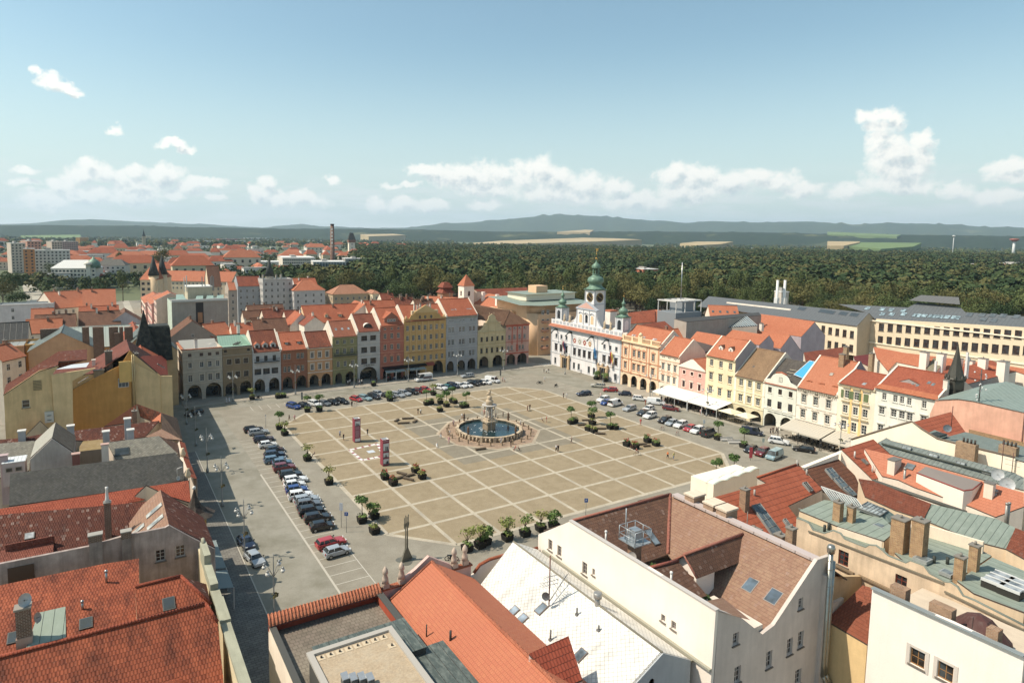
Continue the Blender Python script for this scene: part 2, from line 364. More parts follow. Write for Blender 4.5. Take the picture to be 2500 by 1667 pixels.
  for li,l in enumerate(loops):
   for i in range(len(l)):
    a,b=l[i],l[(i+1)%len(l)]
    if li==0 and abs(a[1])<1e-6 and abs(b[1])<1e-6:continue
    s.add([to3(a[0],a[1],0),to3(b[0],b[1],0),to3(b[0],b[1],depth),to3(a[0],a[1],depth)],mrev)
  return s
 def data(s,name):
  me=bpy.data.meshes.new(name);me.from_pydata(s.v,[],s.f)
  for m in s.mats:me.materials.append(m)
  me.polygons.foreach_set('material_index',s.mi);me.polygons.foreach_set('use_smooth',s.sm)
  uv=me.uv_layers.new(name='UVMap');n=len(me.loops);co=np.empty(len(me.vertices)*3);me.vertices.foreach_get('co',co);co=co.reshape(-1,3)
  li=np.empty(n,int);me.loops.foreach_get('vertex_index',li);nf=len(me.polygons);nr=np.empty(nf*3);me.polygons.foreach_get('normal',nr);nr=nr.reshape(-1,3)
  tot=np.empty(nf,int);me.polygons.foreach_get('loop_total',tot);fn=np.repeat(nr,tot,axis=0)
  hor=np.stack([-fn[:,1],fn[:,0],0*fn[:,0]],-1);L=np.linalg.norm(hor,axis=1);fl=L<.02;hor[fl]=(1,0,0);L[fl]=1;hor/=L[:,None]
  up=np.cross(fn,hor);up[fl]=(0,1,0);P=co[li]
  uv.data.foreach_set('uv',np.stack([(P*hor).sum(1),(P*up).sum(1)],-1).ravel())
  me.update();return me
 def build(s,name,parent=None,loc=None,rz=None):return link(name,s.data(name),parent,loc,rz)
def sheet(name,polys,m,z,holes=()):
 b=MB(m)
 for p in polys:b.add([(x,y,z)for x,y in p])
 return tag(b.build(name),kind='structure')
def rect(x0,y0,x1,y1):return[(x0,y0),(x1,y0),(x1,y1),(x0,y1)]
GX=[8.106*i for i in range(-3,8)]
_a=[1.00497,1.01486,1.02029,.97709,.98839,.99278,1.00209,1.0001,.99758,.99963]
GY=[0.0]
for v_ in _a:GY.append(GY[-1]+v_*8.3)
FC=aZ('u',1045,900)[:2]
def ground_sheets():
 sheet('ground',[rect(-30000,-30000,40000,50000)],ground('5e6b45','71794f',.004,h3='7c8058'),-.3)
 sheet('road',[rect(-420,-200,420,420)],ground('a9a18e','9a917e',.3,.3,.16,.16,h3='8c8472'),0.0)
 sheet('asphalt_road',[rect(-45.9,-200,-36.3,118),rect(-36.3,96.5,83,103.4),rect(68,-22,77.6,96.5)],ground('a09b8b','87826f',.25,h3='aaa492'),.004)
 kb=ground('bcb2a0','a89e8c',.3,.3,.6,.35)
 b=MB(ground('8f8a80','7a766e',.4,.8,.75,.42),kb,flat('b6ae9e',.8))
 def pave(x0,y0,x1,y1,m):
  b.add([(x0,y0,.12),(x1,y0,.12),(x1,y1,.12),(x0,y1,.12)],m)
  for p,q in(((x0,y0),(x1,y0)),((x1,y0),(x1,y1)),((x1,y1),(x0,y1)),((x0,y1),(x0,y0))):b.add([(*p,0),(*q,0),(*q,.12),(*p,.12)],2)
 pave(-60,-60,-46,64,0);pave(-43.9,103.4,79,118,1);pave(78.2,-22,90,70,1);pave(-36,-40,78,-16.5,1)
 tag(b.build('pavement'),kind='structure')
 k=MB(flat('c0b8a6',.8))
 k.box(-46.0,-60,0,-45.85,64,.13);k.box(-43.9,103.28,0,79,103.42,.13);k.box(78.05,-22,0,78.2,70,.13);k.box(-36.5,-16,0,-36.2,44,.012)
 tag(k.build('kerb'),kind='structure')
 x0,x1,y0,y1=GX[0],GX[-1],GY[0],GY[-1]
 ch=[(GX[1],y0),(GX[-2],y0),(x1,GY[1]),(x1,GY[-2]),(GX[-2],y1),(GX[1],y1),(x0,GY[-2]),(x0,GY[1])]
 sheet('square_paving',[ch],ground('b09c78','a28e6a',.5,.3,.14,.14,h3='9c8762'),.008)
 s=MB(ground('d2c4aa','c2b498',.6));hw=.33
 def strip(p,q,w=hw):
  p,q=Vector(p),Vector(q);d=(q-p).normalized();n=Vector((-d.y,d.x))*w;z=.012
  s.add([(*(p-n),z),(*(q-n),z),(*(q+n),z),(*(p+n),z)])
 lim=[]
 for i,x in enumerate(GX[1:-1]):strip((x,y0),(x,y1))
 z_off=0
 for i in range(1,10):
  for j in range(10):
   xa,xb=GX[j]+hw,GX[j+1]-hw
   if j==0:xa=GX[0]
   if j==9:xb=GX[-1]
   s.add([(xa,GY[i]-hw,.0121),(xb,GY[i]-hw,.0121),(xb,GY[i]+hw,.0121),(xa,GY[i]+hw,.0121)])
 for i in range(8):
  p,q=Vector(ch[i]),Vector(ch[(i+1)%8]);d=(q-p).normalized()*.01
  P,Q=p+d,q-d;dd=(Q-P).normalized();n=Vector((-dd.y,dd.x))*.4
  s.add([(*(P-n),.0155),(*(Q-n),.0155),(*(Q+n),.0155),(*(P+n),.0155)])
 tag(s.build('paving_strips'),kind='structure')
 o8=[(FC[0]+13.0*math.cos(R(22.5+45*i))*1.0,FC[1]+13.0*math.sin(R(22.5+45*i)))for i in range(8)]
 o9=[(FC[0]+12.3*math.cos(R(22.5+45*i)),FC[1]+12.3*math.sin(R(22.5+45*i)))for i in range(8)]
 gq=16.3
 sheet('fountain_square',[rect(FC[0]-gq,FC[1]-gq,FC[0]+gq,FC[1]+gq)],ground('9a8f78','8c816b',.5,.18,.14,.14,h3='93876e'),.0102)
 sheet('fountain_border',[o8],ground('cdb898','c0aa8a',.6),.02)
 sheet('fountain_cobbles',[o9],ground('c0a083','a98a6c',.9,.6,.3,.22,h3='9f8468'),.026)
 l=MB(flat('d0cabb',.8))
 def line(p,q,w=.05):
  p,q=Vector(p),Vector(q);d=(q-p).normalized();n=Vector((-d.y,d.x))*w;l.add([(*(p-n),.011),(*(q-n),.011),(*(q+n),.011),(*(p+n),.011)])
 for i in range(30):y=-7+i*2.55;line((-36.2,y),(-31.3,y))
 line((-31.3,-7),(-31.3,6))
 for i in range(44):
  x=-28+i*2.35
  if x<60:line((x,96.4),(x,91.6))
 for i in range(30):y=2+i*2.7;line((67.8,y),(63.0,y))
 for i in range(7):line((-32+i*.9,104.2),(-30.6+i*.9,99.2),.02)
 tag(l.build('parking_lines'),kind='structure')
 z=MB(flat('e2ddd0',.8))
 for i in range(6):z.add([(79.6+i*1.1,104+.0*i,.014),(80.1+i*1.1,104,.014),(80.1+i*1.1,108,.014),(79.6+i*1.1,108,.014)])
 tag(z.build('crossing_stripes'),kind='structure')
ground_sheets()
# ---- shared building parts
WC={}
def win_data(w,h,cols=2,rws=3,fr='e8e4da',gl='20282c',border=.09,bar=.06,arch=False):
 key=(w,h,cols,rws,fr,gl,border,bar)
 if key not in WC:
  a=MB(flat(fr,.5));a.box(-w/2,0,0,-w/2+border,.08,h);a.box(w/2-border,0,0,w/2,.08,h);a.box(-w/2+border,0,0,w/2-border,.08,border);a.box(-w/2+border,0,h-border,w/2-border,.08,h)
  for i in range(1,cols):x=-w/2+w*i/cols;a.box(x-bar/2,.01,border,x+bar/2,.07,h-border)
  for j in range(1,rws):z=h*j/rws;a.box(-w/2+border,.015,z-bar*.4,w/2-border,.065,z+bar*.4)
  b=MB(glass(gl));b.box(-w/2+.03,.05,.03,w/2-.03,.09,h-.03)
  WC[key]=(a.data('window'),b.data('pane'))
 return WC[key]
def put_window(par,T,x,z0,w,h,lab=None,pane=True,name='window',**k):
 """T: (ox, oy, ang) of the wall in the parent's frame; x along the wall"""
 f,p=win_data(round(w,2),round(h,2),**k)
 ox,oy,an=T;o=link(name,f,par,(ox+x*math.cos(an),oy+x*math.sin(an),z0),an)
 if pane:link('pane',p,o)
 return o
def arch_pts(u0,u1,zs,zt,n=10):
 c,r=(u0+u1)/2,(u1-u0)/2
 return[(u0,0)]+[(c-r*math.cos(math.pi*i/n),zs+(zt-zs)*math.sin(math.pi*i/n))for i in range(n+1)]+[(u1,0)]
def chimney(par,x,y,z0,z1,w=.7,d=.7,m=None,n=1):
 b=MB(m or bricks('a8663f','8a5236'),flat('8c8478'));b.box(x-w/2,y-d/2,z0,x+w/2,y+d/2,z1);b.box(x-w/2-.08,y-d/2-.08,z1,x+w/2+.08,y+d/2+.08,z1+.12,1)
 for i in range(n):b.cyl((x+(i-(n-1)/2)*.5,y,z1+.12),.12,.35,8,1)
 return b.build('chimney',par)
def skylight(par,P,e,s,w=.8,h=1.2,gl='5d6f7c',fr='6a6258'):
 """P point on the roof, e unit eave dir, s unit upslope dir"""
 P,e,s=Vector(P),Vector(e).normalized(),Vector(s).normalized();n=e.cross(s)
 if n.z<0:n=-n
 a=MB(flat(fr,.5),glass(gl,.08));a.obox(P+n*.06,e*(w/2+.08),s*(h/2+.08),n*.06);a.obox(P+n*.10,e*(w/2),s*(h/2),n*.035,1)
 return a.build('skylight',par)
def pediment(b,u,z,w,mi,tri=True):
 if tri:
  b.mesh([(u-w/2,-.02,z),(u+w/2,-.02,z),(u,-.02,z+w*.28),(u-w/2,-.2,z),(u+w/2,-.2,z),(u,-.2,z+w*.28)],[(3,4,5),(0,2,1),(0,3,5,2),(1,2,5,4),(0,1,4,3)],mi)
 b.box(u-w/2-.05,-.24,z-.1,u+w/2+.05,0,z,mi)
def dormer(par,u,y0,z0,w,h,sl,wallm,roofm,wn=(.8,.9),hip=False,shed=False,n=1,fr='e8e4da'):
 """y0,z0: foot on the roof slope sl (rising with +y)"""
 b=MB(wallm,roofm);hr=0 if shed else w*.38;dy=h/sl;dr=(h+hr)/sl
 b.mesh([(u-w/2,y0,z0),(u+w/2,y0,z0),(u+w/2,y0,z0+h),(u-w/2,y0,z0+h)],[(0,1,2,3)])
 for sx in(-1,1):b.add([(u+sx*w/2,y0,z0),(u+sx*w/2,y0,z0+h),(u+sx*w/2,y0+dy,z0+h)])
 ov=.18
 if shed:
  s2=sl*.35;dd=h/(sl-s2)
  b.mesh([(u-w/2-ov,y0-ov,z0+h),(u+w/2+ov,y0-ov,z0+h),(u+w/2+ov,y0+dd,z0+h+s2*dd),(u-w/2-ov,y0+dd,z0+h+s2*dd)],[(0,1,2,3)],1)
  for sx in(-1,1):b.add([(u+sx*w/2,y0,z0+h),(u+sx*w/2,y0+dd,z0+h+s2*dd),(u+sx*w/2,y0,z0)])
 else:
  b.add([(u-w/2,y0,z0+h),(u+w/2,y0,z0+h),(u,y0,z0+h+hr)])
  for sx in(-1,1):b.add([(u,y0-ov,z0+h+hr+.02),(u,y0+dr,z0+h+hr+.02),(u+sx*(w/2+ov),y0+dy-.1,z0+h-ov*.7),(u+sx*(w/2+ov),y0-ov,z0+h-ov*.7)],1)
 d=b.build('dormer',par)
 for i in range(n):put_window(d,(u,y0-.08,0),(i-(n-1)/2)*wn[0]*1.35,z0+(h-wn[1])*.5,wn[0],wn[1],rws=2,fr=fr)
 return d
HG='town houses around the square'
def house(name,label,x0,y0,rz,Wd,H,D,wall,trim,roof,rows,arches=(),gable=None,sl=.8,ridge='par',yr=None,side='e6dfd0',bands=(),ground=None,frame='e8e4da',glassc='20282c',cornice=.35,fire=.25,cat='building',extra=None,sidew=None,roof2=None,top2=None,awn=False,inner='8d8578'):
 E=empty(name,(x0,y0,0),rz,label,cat)
 wm=plaster(wall);tm=plaster(trim,.12);sm=plaster(side)
 yr=yr or D/2
 holes=[]
 for r in rows:
  zc,ww,wh,us=r[:4]
  for u in us:holes.append([(u-ww/2,zc-wh/2),(u+ww/2,zc-wh/2),(u+ww/2,zc+wh/2),(u-ww/2,zc+wh/2)])
 bot=[(0,0)]
 for a in arches:bot+=arch_pts(*a)
 bot.append((Wd,0))
 top=[(Wd,H)]+(list(reversed(gable))if gable else[])+[(0,H)]
 b=MB(wm,tm,sm,plaster(ground)if ground else wm)
 b.plate(bot+top,[list(h)for h in holes],lambda u,z,w:(u,w,z),.32,0)
 zr=H+sl*yr;zb=zr-sl*(D-yr)
 if ridge=='par':
  for xx,s_ in((0,-1),(Wd,1)):
   pts=[(xx,.32,0),(xx,D,0),(xx,D,max(zb,3)+fire),(xx,yr,zr+fire),(xx,.0,H+fire),(xx,.32,H)]
   b.add(pts,2)
   xi=xx-s_*.35
   b.add([(xi,.0,H-.3),(xi,yr,zr-.3),(xi,yr,zr+fire),(xi,.0,H+fire)],2);b.add([(xi,D,max(zb,3)-.3),(xi,yr,zr-.3),(xi,yr,zr+fire),(xi,D,max(zb,3)+fire)],2)
   b.add([(xx,0,H+fire),(xi,0,H+fire),(xi,yr,zr+fire),(xx,yr,zr+fire)],2);b.add([(xx,D,max(zb,3)+fire),(xi,D,max(zb,3)+fire),(xi,yr,zr+fire),(xx,yr,zr+fire)],2)
   b.add([(xx,0,H-.3),(xi,0,H-.3),(xi,0,H+fire),(xx,0,H+fire)],2)
  b.add([(0,D,0),(Wd,D,0),(Wd,D,max(zb,3)),(0,D,max(zb,3))],2)
 else:
  zp=top2 or H
  for xx in(0,Wd):b.add([(xx,.32,0),(xx,D,0),(xx,D,zp),(xx,.32,zp)],2)
  b.add([(0,D,0),(Wd,D,0),(Wd,D,zp),(Wd/2,D,zp+sl*Wd/2 if ridge=='perp' else zp),(0,D,zp)],2)
 if cornice and not gable:b.box(-.02,-cornice,H-.32,Wd+.02,0,H-.06,1);b.box(-.02,-cornice*.55,H-.55,Wd+.02,0,H-.32,1)
 for z in bands:b.box(-.02,-.14,z-.11,Wd+.02,0,z+.11,1)
 for r in rows:
  zc,ww,wh,us=r[:4];st=r[4]if len(r)>4 else 's'
  for u in us:
   if 's' in st:b.box(u-ww/2-.14,-.16,zc-wh/2-.14,u+ww/2+.14,.0,zc-wh/2-.002,1)
   if 't' in st:
    for sx in(-1,1):b.box(u+sx*(ww/2+.002),-.06,zc-wh/2,u+sx*(ww/2+.17),0,zc+wh/2+.17,1)
    b.box(u-ww/2,-.062,zc+wh/2+.002,u+ww/2,0,zc+wh/2+.17,1)
   if 'h' in st:b.box(u-ww/2-.25,-.28,zc+wh/2+.28,u+ww/2+.25,0,zc+wh/2+.42,1)
   if 'p' in st:pediment(b,u,zc+wh/2+.42,ww+.7,1)
 if arches:
  zt=max(a[3]for a in arches)
  for a in arches:
   b.box(a[0]-.25,-.08,a[2]-.12,a[0],.0,a[2]+.12,1);b.box(a[1],-.08,a[2]-.12,a[1]+.25,.0,a[2]+.12,1)
 b.build('wall',E)
 if arches:
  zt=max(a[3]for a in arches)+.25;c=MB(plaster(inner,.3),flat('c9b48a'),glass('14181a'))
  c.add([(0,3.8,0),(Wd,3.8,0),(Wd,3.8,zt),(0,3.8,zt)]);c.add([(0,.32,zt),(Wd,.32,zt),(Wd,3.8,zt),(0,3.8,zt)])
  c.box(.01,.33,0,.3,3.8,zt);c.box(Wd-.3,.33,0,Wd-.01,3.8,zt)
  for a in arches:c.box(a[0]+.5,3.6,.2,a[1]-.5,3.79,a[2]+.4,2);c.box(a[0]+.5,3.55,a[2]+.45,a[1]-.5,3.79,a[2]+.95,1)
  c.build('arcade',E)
 for r in rows:
  zc,ww,wh,us=r[:4];kw=r[5]if len(r)>5 else{}
  k2=dict(fr=frame,gl=glassc,cols=2,rws=3 if wh>1.3 else 2);k2 .update(kw)
  for u in us:put_window(E,(0,.14,0),u,zc-wh/2,ww,wh,**k2)
 if roof is not None:
  ov=.45;q=MB(roof,flat('5a3a30'),roof2 or roof)
  if ridge=='par':
   xl,xr=.36,Wd-.36;y1,y2=(-ov,D+ov*.3);z1=H-.02-sl*ov*.55;t=.16
   def slab(ya,za,yb,zb_,mi):
    q.add([(xl,ya,za),(xr,ya,za),(xr,yb,zb_),(xl,yb,zb_)],mi);q.add([(xl,ya,za-t),(xl,yb,zb_-t),(xr,yb,zb_-t),(xr,ya,za-t)],mi)
    q.add([(xl,ya,za-t),(xr,ya,za-t),(xr,ya,za),(xl,ya,za)],1)
   slab(y1,z1+.12,yr,zr,0);slab(D,zb+.1,yr,zr,2)
   q.tube([(xl,yr,zr+.02),(xr,yr,zr+.02)],.16,6,0)
  elif ridge=='perp':
   zp=top2 or H;zz=zp+sl*Wd/2;y1=.3 if gable else-.2
   q.add([(-.1,y1,zp),(-.1,D,zp),(Wd/2,D,zz),(Wd/2,y1,zz)][::-1],0);q.add([(Wd+.1,y1,zp),(Wd+.1,D,zp),(Wd/2,D,zz),(Wd/2,y1,zz)],0)
   q.tube([(Wd/2,y1,zz),(Wd/2,D,zz)],.15,6,0)
  elif ridge=='flat':q.box(0.05,.3,H-.8,Wd-.05,D-.05,H-.6)
  elif ridge=='hip':
   y1=-ov;m=min(Wd,D)/2;zz=H+sl*m
   if Wd>=D:A,B_=(m,D/2),(Wd-m,D/2)
   else:A,B_=(Wd/2,m),(Wd/2,D-m)
   A3,B3=(*A,zz),(*B_,zz);c=[(-ov,-ov,H-.1),(Wd+ov,-ov,H-.1),(Wd+ov,D+ov,H-.1),(-ov,D+ov,H-.1)]
   if Wd>=D:fs=[(c[0],c[1],B3,A3),(c[1],c[2],B3),(c[2],c[3],A3,B3),(c[3],c[0],A3)]
   else:fs=[(c[0],c[1],A3),(c[1],c[2],B3,A3),(c[2],c[3],B3),(c[3],c[0],A3,B3)]
   for f in fs:q.add(f)
   q.tube([A3,B3],.15,6,0)
   for cc,tt in zip(c,(A3,B3 if Wd>=D else A3,B3,A3 if Wd>=D else B3)):q.tube([cc,tt],.12,5,0)
  rf=q.build('roof',E)
 else:rf=None
 if extra:extra(E,dict(zr=zr,yr=yr,sl=sl,H=H,W=Wd,D=D,roof=rf))
 return E
T1=tile('c4694a','b05436',.36,.24,.12,.06);T2=tile('94503a','7a3a2a',.36,.24,.35,.12);T3=tile('bf6040','9c4830',.36,.24,.4,.12)
T4=tile('8a6a55','775746',.36,.24,.3,.15);T5=tile('cc7656','bc6344',.36,.24,.08,.04);T6=tile('a0503a','70382a',.36,.24,.5,.1,.2)
FY=110.6
# ---- north-west row: twelve houses in the shade
def sidewin(E,H,D,cols,zs,w=1.0,h=1.6,x=0.0,**k):
 for z in zs:
  for i in range(cols):put_window(E,(x,D,-math.pi/2),(i+.5)*D/cols,z-h/2,w,h,**k)
def x1(E,d):
 b=MB(tile('cf7a58','c06a48'),flat('b9b5aa',.7),metal('d8d8d4',.4),plaster('dcd6c8'));W_,D_=d['W'],d['D']
 b.box(-.3,-.35,14.62,W_+.1,.4,14.9);b.box(-.3,.4,14.62,.4,D_,14.9);b.build('coping',E)
 c=MB(flat('a9a69c',.8));c.add([(.4,.4,14.5),(W_,.4,14.5),(W_,5.2,12.8),(.4,5.2,12.8)]);c.add([(.4,D_,15.4),(.4,5.2,12.8),(W_,5.2,12.8),(W_,D_,15.4)][::-1]);c.build('valley_roof',E)
 g=MB(metal('e6e6e2',.5,.3))
 for i in range(4):g.tube([(6.2+i*.7,3.6,13.6),(8.8+i*.5,6.4,14.8)],.07,5)
 g.tube([(5.2,3.4,13.6),(8.6,3.4,13.6)],.06);g.tube([(7.6,6.6,15),(10.4,6.2,15)],.06);g.build('lattice',E)
 chimney(E,3.9,2.6,13,17.1,.8,.8,plaster('e2e2de'))
 for z in(13.1,10.2,6.4):
  for i in range(6):put_window(E,(-.06,D_,-math.pi/2),1.0+i*(D_-2)/5.5,z-.7,1.0,1.4)
def x2(E,d):
 W_,D_=d['W'],d['D'];c=MB(seam('8fb8a0',.7,.35,.6,'7fa890'),tile('cf7a58','c06a48'));c.add([(.1,.3,14.5),(W_,.3,14.5),(W_,7,14.0),(.1,7,14.0)]);c.add([(.1,7,14.0),(W_-1,7,14.0),(W_-1.6,10.5,16.6),(.1,10.5,16.6)]);c.add([(W_,.3,14.5),(W_,10.5,16.6),(W_-1.6,10.5,16.6),(W_-1,7,14.0)])
 c.box(.2,10.5,16.5,W_-1.4,10.8,16.9,1);c.build('copper_roof',E);chimney(E,6.5,10.9,13,19.6,.8,.8,plaster('e8e4dc'),2)
 b=MB(flat('5c544a'));b.box(.2,-.36,14.55,W_,-.05,14.8);b.build('coping',E)
 p=MB(flat('6b6b62'));
 for i in range(2):p.tube([(4.0+i*.7,5.5,14.4),(5.6+i*.7,7.2,14.7)],.25,8)
 p.build('duct',E)
def dorms(us,y0,w,h,wall,roof,wn=(.8,.9),**k):
 def f(E,d):
  for u in us:dormer(E,u,y0,d['H']+d['sl']*y0-.05,w,h,d['sl'],plaster(wall),roof,wn,**k)
 return f
def balcony(E,u0,u1,z,d=1.0):
 b=MB(flat('6a6a66'),flat('30322f'));b.box(u0,-d,z-.12,u1,0,z)
 b.box(u0,-d,z+.95,u1,-d+.05,z+1.0,1)
 n=int((u1-u0)/.25)
 for i in range(n+1):x=u0+(u1-u0)*i/n;b.box(x-.02,-d+.01,z,x+.02,-d+.04,z+.95,1)
 for x in(u0,u1):b.box(x-.02,-d,z+.92,x+.03,0,z+1,1)
 return b.build('balcony',E)
SD=dict(cols=2,rws=2,fr='4a3020')
house('corner_house','pale grey four-storey corner house with two round arches and brown attic shutters',-43.3,FY,0,10.6,14.7,14,'b5b0a2','c6c1b4',None,[(13.1,.95,.95,(1.9,5.0,7.2,9.3),'s',dict(fr='6b4a38',gl='5a3c30')),(10.2,1.0,1.6,(1.9,5.0,7.2,9.3),'sth'),(6.4,1.15,1.9,(1.9,5.0,7.2,9.3),'sth')],[(1.1,4.8,2.4,4.4),(5.9,10.2,2.4,4.6)],bands=(11.9,8.3,4.9),ridge='none',extra=x1,side='d8d0c0')
house('town_house','narrow ochre-brown house with plain grey attic and copper-green roof',-32.6,FY,0,8.3,14.7,14,'958468','a89f8e',None,[(13.5,.8,.8,(.8,7.3),'s',dict(fr='2a2624',gl='181818')),(10.3,1.3,1.5,(1.8,4.1,6.5),'st',SD),(6.4,1.3,1.7,(1.8,4.1,6.5),'st',SD)],[(.6,3.8,2.4,4.1),(4.7,7.9,2.4,4.2)],bands=(12.2,),ridge='none',extra=x2)
house('town_house','white house with three small gabled dormers above a long dark balcony',-24.2,FY,0,8.3,12.6,13,'bfc3c6','c9ccce',T2,[(10.4,1.0,1.7,(1.5,3.9,6.4),'s',dict(fr='3a3330',rws=2)),(6.5,1.95,1.8,(1.5,4.0,6.5),'s',dict(fr='4a3a32',cols=3,rws=3))],[(.4,3.5,2.4,4.3),(4.7,7.8,2.4,4.3)],bands=(8.5,4.9),yr=6.8,extra=lambda E,d:(dorms((1.6,3.95,6.3),1.0,1.5,1.3,'cfd2d2',T1,fr='3a3a3a')(E,d),balcony(E,.5,7.8,9.45)))
house('town_house','brown-orange house with paired windows and two shed dormers',-15.8,FY,0,8.0,12.5,12,'9d6b52','a9765c',T1,[(10.4,1.0,1.75,(1.1,2.4,5.2,6.5),'st'),(6.5,1.0,1.8,(1.1,2.4,5.2,6.5),'st')],[(.4,3.4,2.3,4.1),(4.6,7.7,2.3,4.2)],bands=(8.5,5.0),yr=5.8,extra=dorms((2.1,5.9),1.6,1.2,.9,'8a5a40',T1,(.8,.6),shed=True))
house('town_house','light orange house with white window panels and a dark red tiled roof',-7.7,FY,0,8.0,12.7,12,'c99a6c','d6d2c8',T6,[(10.2,1.05,1.75,(1.5,3.9,6.3),'sth'),(6.4,1.05,1.75,(1.5,3.9,6.3),'sth')],[(.6,3.5,2.2,4.0),(4.4,7.4,2.2,4.0)],bands=(8.4,4.7),yr=5.2)
house('town_house','olive green house with an iron balcony and three skylights',.4,FY,0,8.2,15.5,12,'8c8c62','a8a078',tile('a85f48','9a5440',.36,.24,.25,.1),[(13.7,1.0,1.3,(1.6,3.95,6.4),'st',dict(rws=2)),(10.7,1.05,1.7,(1.6,3.95,6.4),'st'),(6.6,1.05,1.8,(1.8,4.1,6.6),'st')],[(.8,3.1,2.0,3.7),(4.2,7.2,2.0,3.9)],bands=(12.1,8.3,4.9),yr=5.4,extra=lambda E,d:([skylight(E,(u,2.4,d['H']+.8*2.4),(1,0,0),(0,1,.8),.6,.9,'cfd4d6','8a8078')for u in(1.9,4.0,6.1)],balcony(E,.2,8.0,9.35)))
def eyebrow(E,d):
 b=MB(plaster('dedbd2'),T2,glass('2a2420'));z0=d['H']+d['sl']*1.3
 P=[(4.0+1.5*math.cos(math.pi*i/12),z0+1.35*math.sin(math.pi*i/12))for i in range(13)]
 for k in range(12):(xa,za),(xb,zb)=P[k],P[k+1];b.add([(xa,1.1,za),(xb,1.1,zb),(xb,1.1+(zb-z0)/.8+.5,zb),(xa,1.1+(za-z0)/.8+.5,za)],0)
 b.add([(x,1.15,z)for x,z in P],2);b.build('dormer',E)
 g=MB(flat('4a3a32'))
 for i in range(1,8):x=4.0+1.5*math.cos(math.pi*i/8);g.box(x-.04,1.05,z0,x+.04,1.13,z0+1.3*math.sin(math.pi*i/8))
 g.build('window_bars',E)
def text(par,s_,loc,size,m,ext=.02,rot=(R(90),0,0),name='lettering',al='CENTER'):
 c=bpy.data.curves.new(name,'FONT');c.body=s_;c.size=size;c.extrude=ext;c.align_x=al;c.resolution_u=2
 o=bpy.data.objects.new(name,c);dg=bpy.context.evaluated_depsgraph_get();me=bpy.data.meshes.new_from_object(o.evaluated_get(dg))if False else None
 o.data.materials.append(m);COL.objects.link(o);bpy.context.view_layer.update();me=bpy.data.meshes.new_from_object(o.evaluated_get(bpy.context.evaluated_depsgraph_get()))
 bpy.data.objects.remove(o);q=bpy.data.objects.new(name,me);COL.objects.link(q);q.parent=par;q.location=loc;q.rotation_euler=rot;return q
def x7(E,d):
 eyebrow(E,d);text(E,'LUCAS BAR',(4.0,-.06,5.15),.7,flat('3c3a38'))
house('town_house','pale grey modernised house with one wide arch and an eyebrow dormer',8.7,FY,0,7.8,16.6,12,'b3b6b6','c2c4c4',tile('9c5442','884434',.36,.24,.4,.2),[(14.3,2.0,1.7,(2.3,5.4),'s',dict(cols=4,rws=1,fr='5a4034')),(10.4,2.0,1.9,(2.3,5.4),'s',dict(cols=4,rws=1,fr='5a4034')),(6.7,2.0,1.9,(2.3,5.4),'s',dict(cols=4,rws=1,fr='5a4034'))],[(.8,6.7,2.2,4.8)],bands=(15.3,12.9,11.6,9.1,7.9),yr=6.2,extra=x7)
def x8(E,d):
 dormer(E,4.3,.8,d['H']+.6,5.0,1.7,d['sl'],plaster('a5705c'),T1,(.8,.9),n=3)
def x9(E,d):
 for u in(5.9,7.9,10.2):
  b=MB(glass('2a2622'),plaster('d8c089'));b.mesh([(u+.45*math.cos(a),-.02,20.2+.62*math.sin(a))for a in[2*math.pi*i/14 for i in range(14)]],[tuple(range(14))]);b.build('oval_window',E)
 b=MB(plaster('cdb078',.1))
 for u in(2.4,4.6,6.8,9.05,11.3,13.5):b.box(u-.12,-.14,8.3,u+.12,0,19)
 pediment(b,8.0,22.0,8.4,0);b.box(3.6,-.3,21.7,12.4,0,21.9);b.box(0,-.3,19.0,2.6,0,19.2);b.box(13.4,-.3,19.0,16,0,19.2)
 for u in(.8,15.2):b.lathe((u,.2,19.6),[(.3,0),(.2,.3),(.45,.7),(.1,1.2)],8)
 b.build('pilasters',E);text(E,'OBCHODNÍ A PRŮMYSLOVÁ KOMORA',(8,-.04,7.9),.75,flat('b98c50'))
 c=MB(plaster('dccca8'));c.box(3,.35,21.0,13,1.2,22.4);c.build('parapet',E)
 for x in(5,6.2,7.2,10,11):chimney(E,x,2.6,21,24.0+.3*(x%2),.5,.5,plaster('dad6cc'))
house('town_house','salmon pink house with a broad gabled roof dormer above the black café awning',16.6,FY,0,8.5,18.1,13,'b4705c','c48a72',T1,[(16.9,.8,.75,(1.7,4.1,6.5),'st',dict(rws=1)),(14.5,1.05,1.75,(1.7,4.1,6.5),'st'),(10.8,1.05,1.8,(1.7,4.1,6.5),'st'),(6.7,1.05,1.9,(1.7,4.1,6.5),'stp')],[(1.0,3.8,2.0,3.4),(4.8,7.6,2.0,3.4)],bands=(12.6,9.0,4.6),yr=6.4,extra=x8)
U9=(1.3,3.5,5.7,7.9,10.2,12.4,14.6)
house('guild_house','wide yellow five-storey house with stepped gable and seven window columns',25.2,FY,0,16.0,19.1,13,'c2a060','d2b47c',T1,[(16.6,1.0,1.8,U9,'s'),(13.2,1.0,1.8,U9,'s'),(9.8,1.0,1.8,U9,'s'),(6.1,1.0,1.8,U9,'s')],[(2,6,2.2,4.0),(11.0,15.0,2.2,4.6)],gable=[(.0,19.8),(2.0,19.9),(2.6,21.0),(3.6,21.3),(3.8,22.1),(8.0,24.3),(12.2,22.1),(12.4,21.3),(13.4,21.0),(14,19.9),(16,19.8)],bands=(8.6,4.9),yr=6.0,extra=x9)
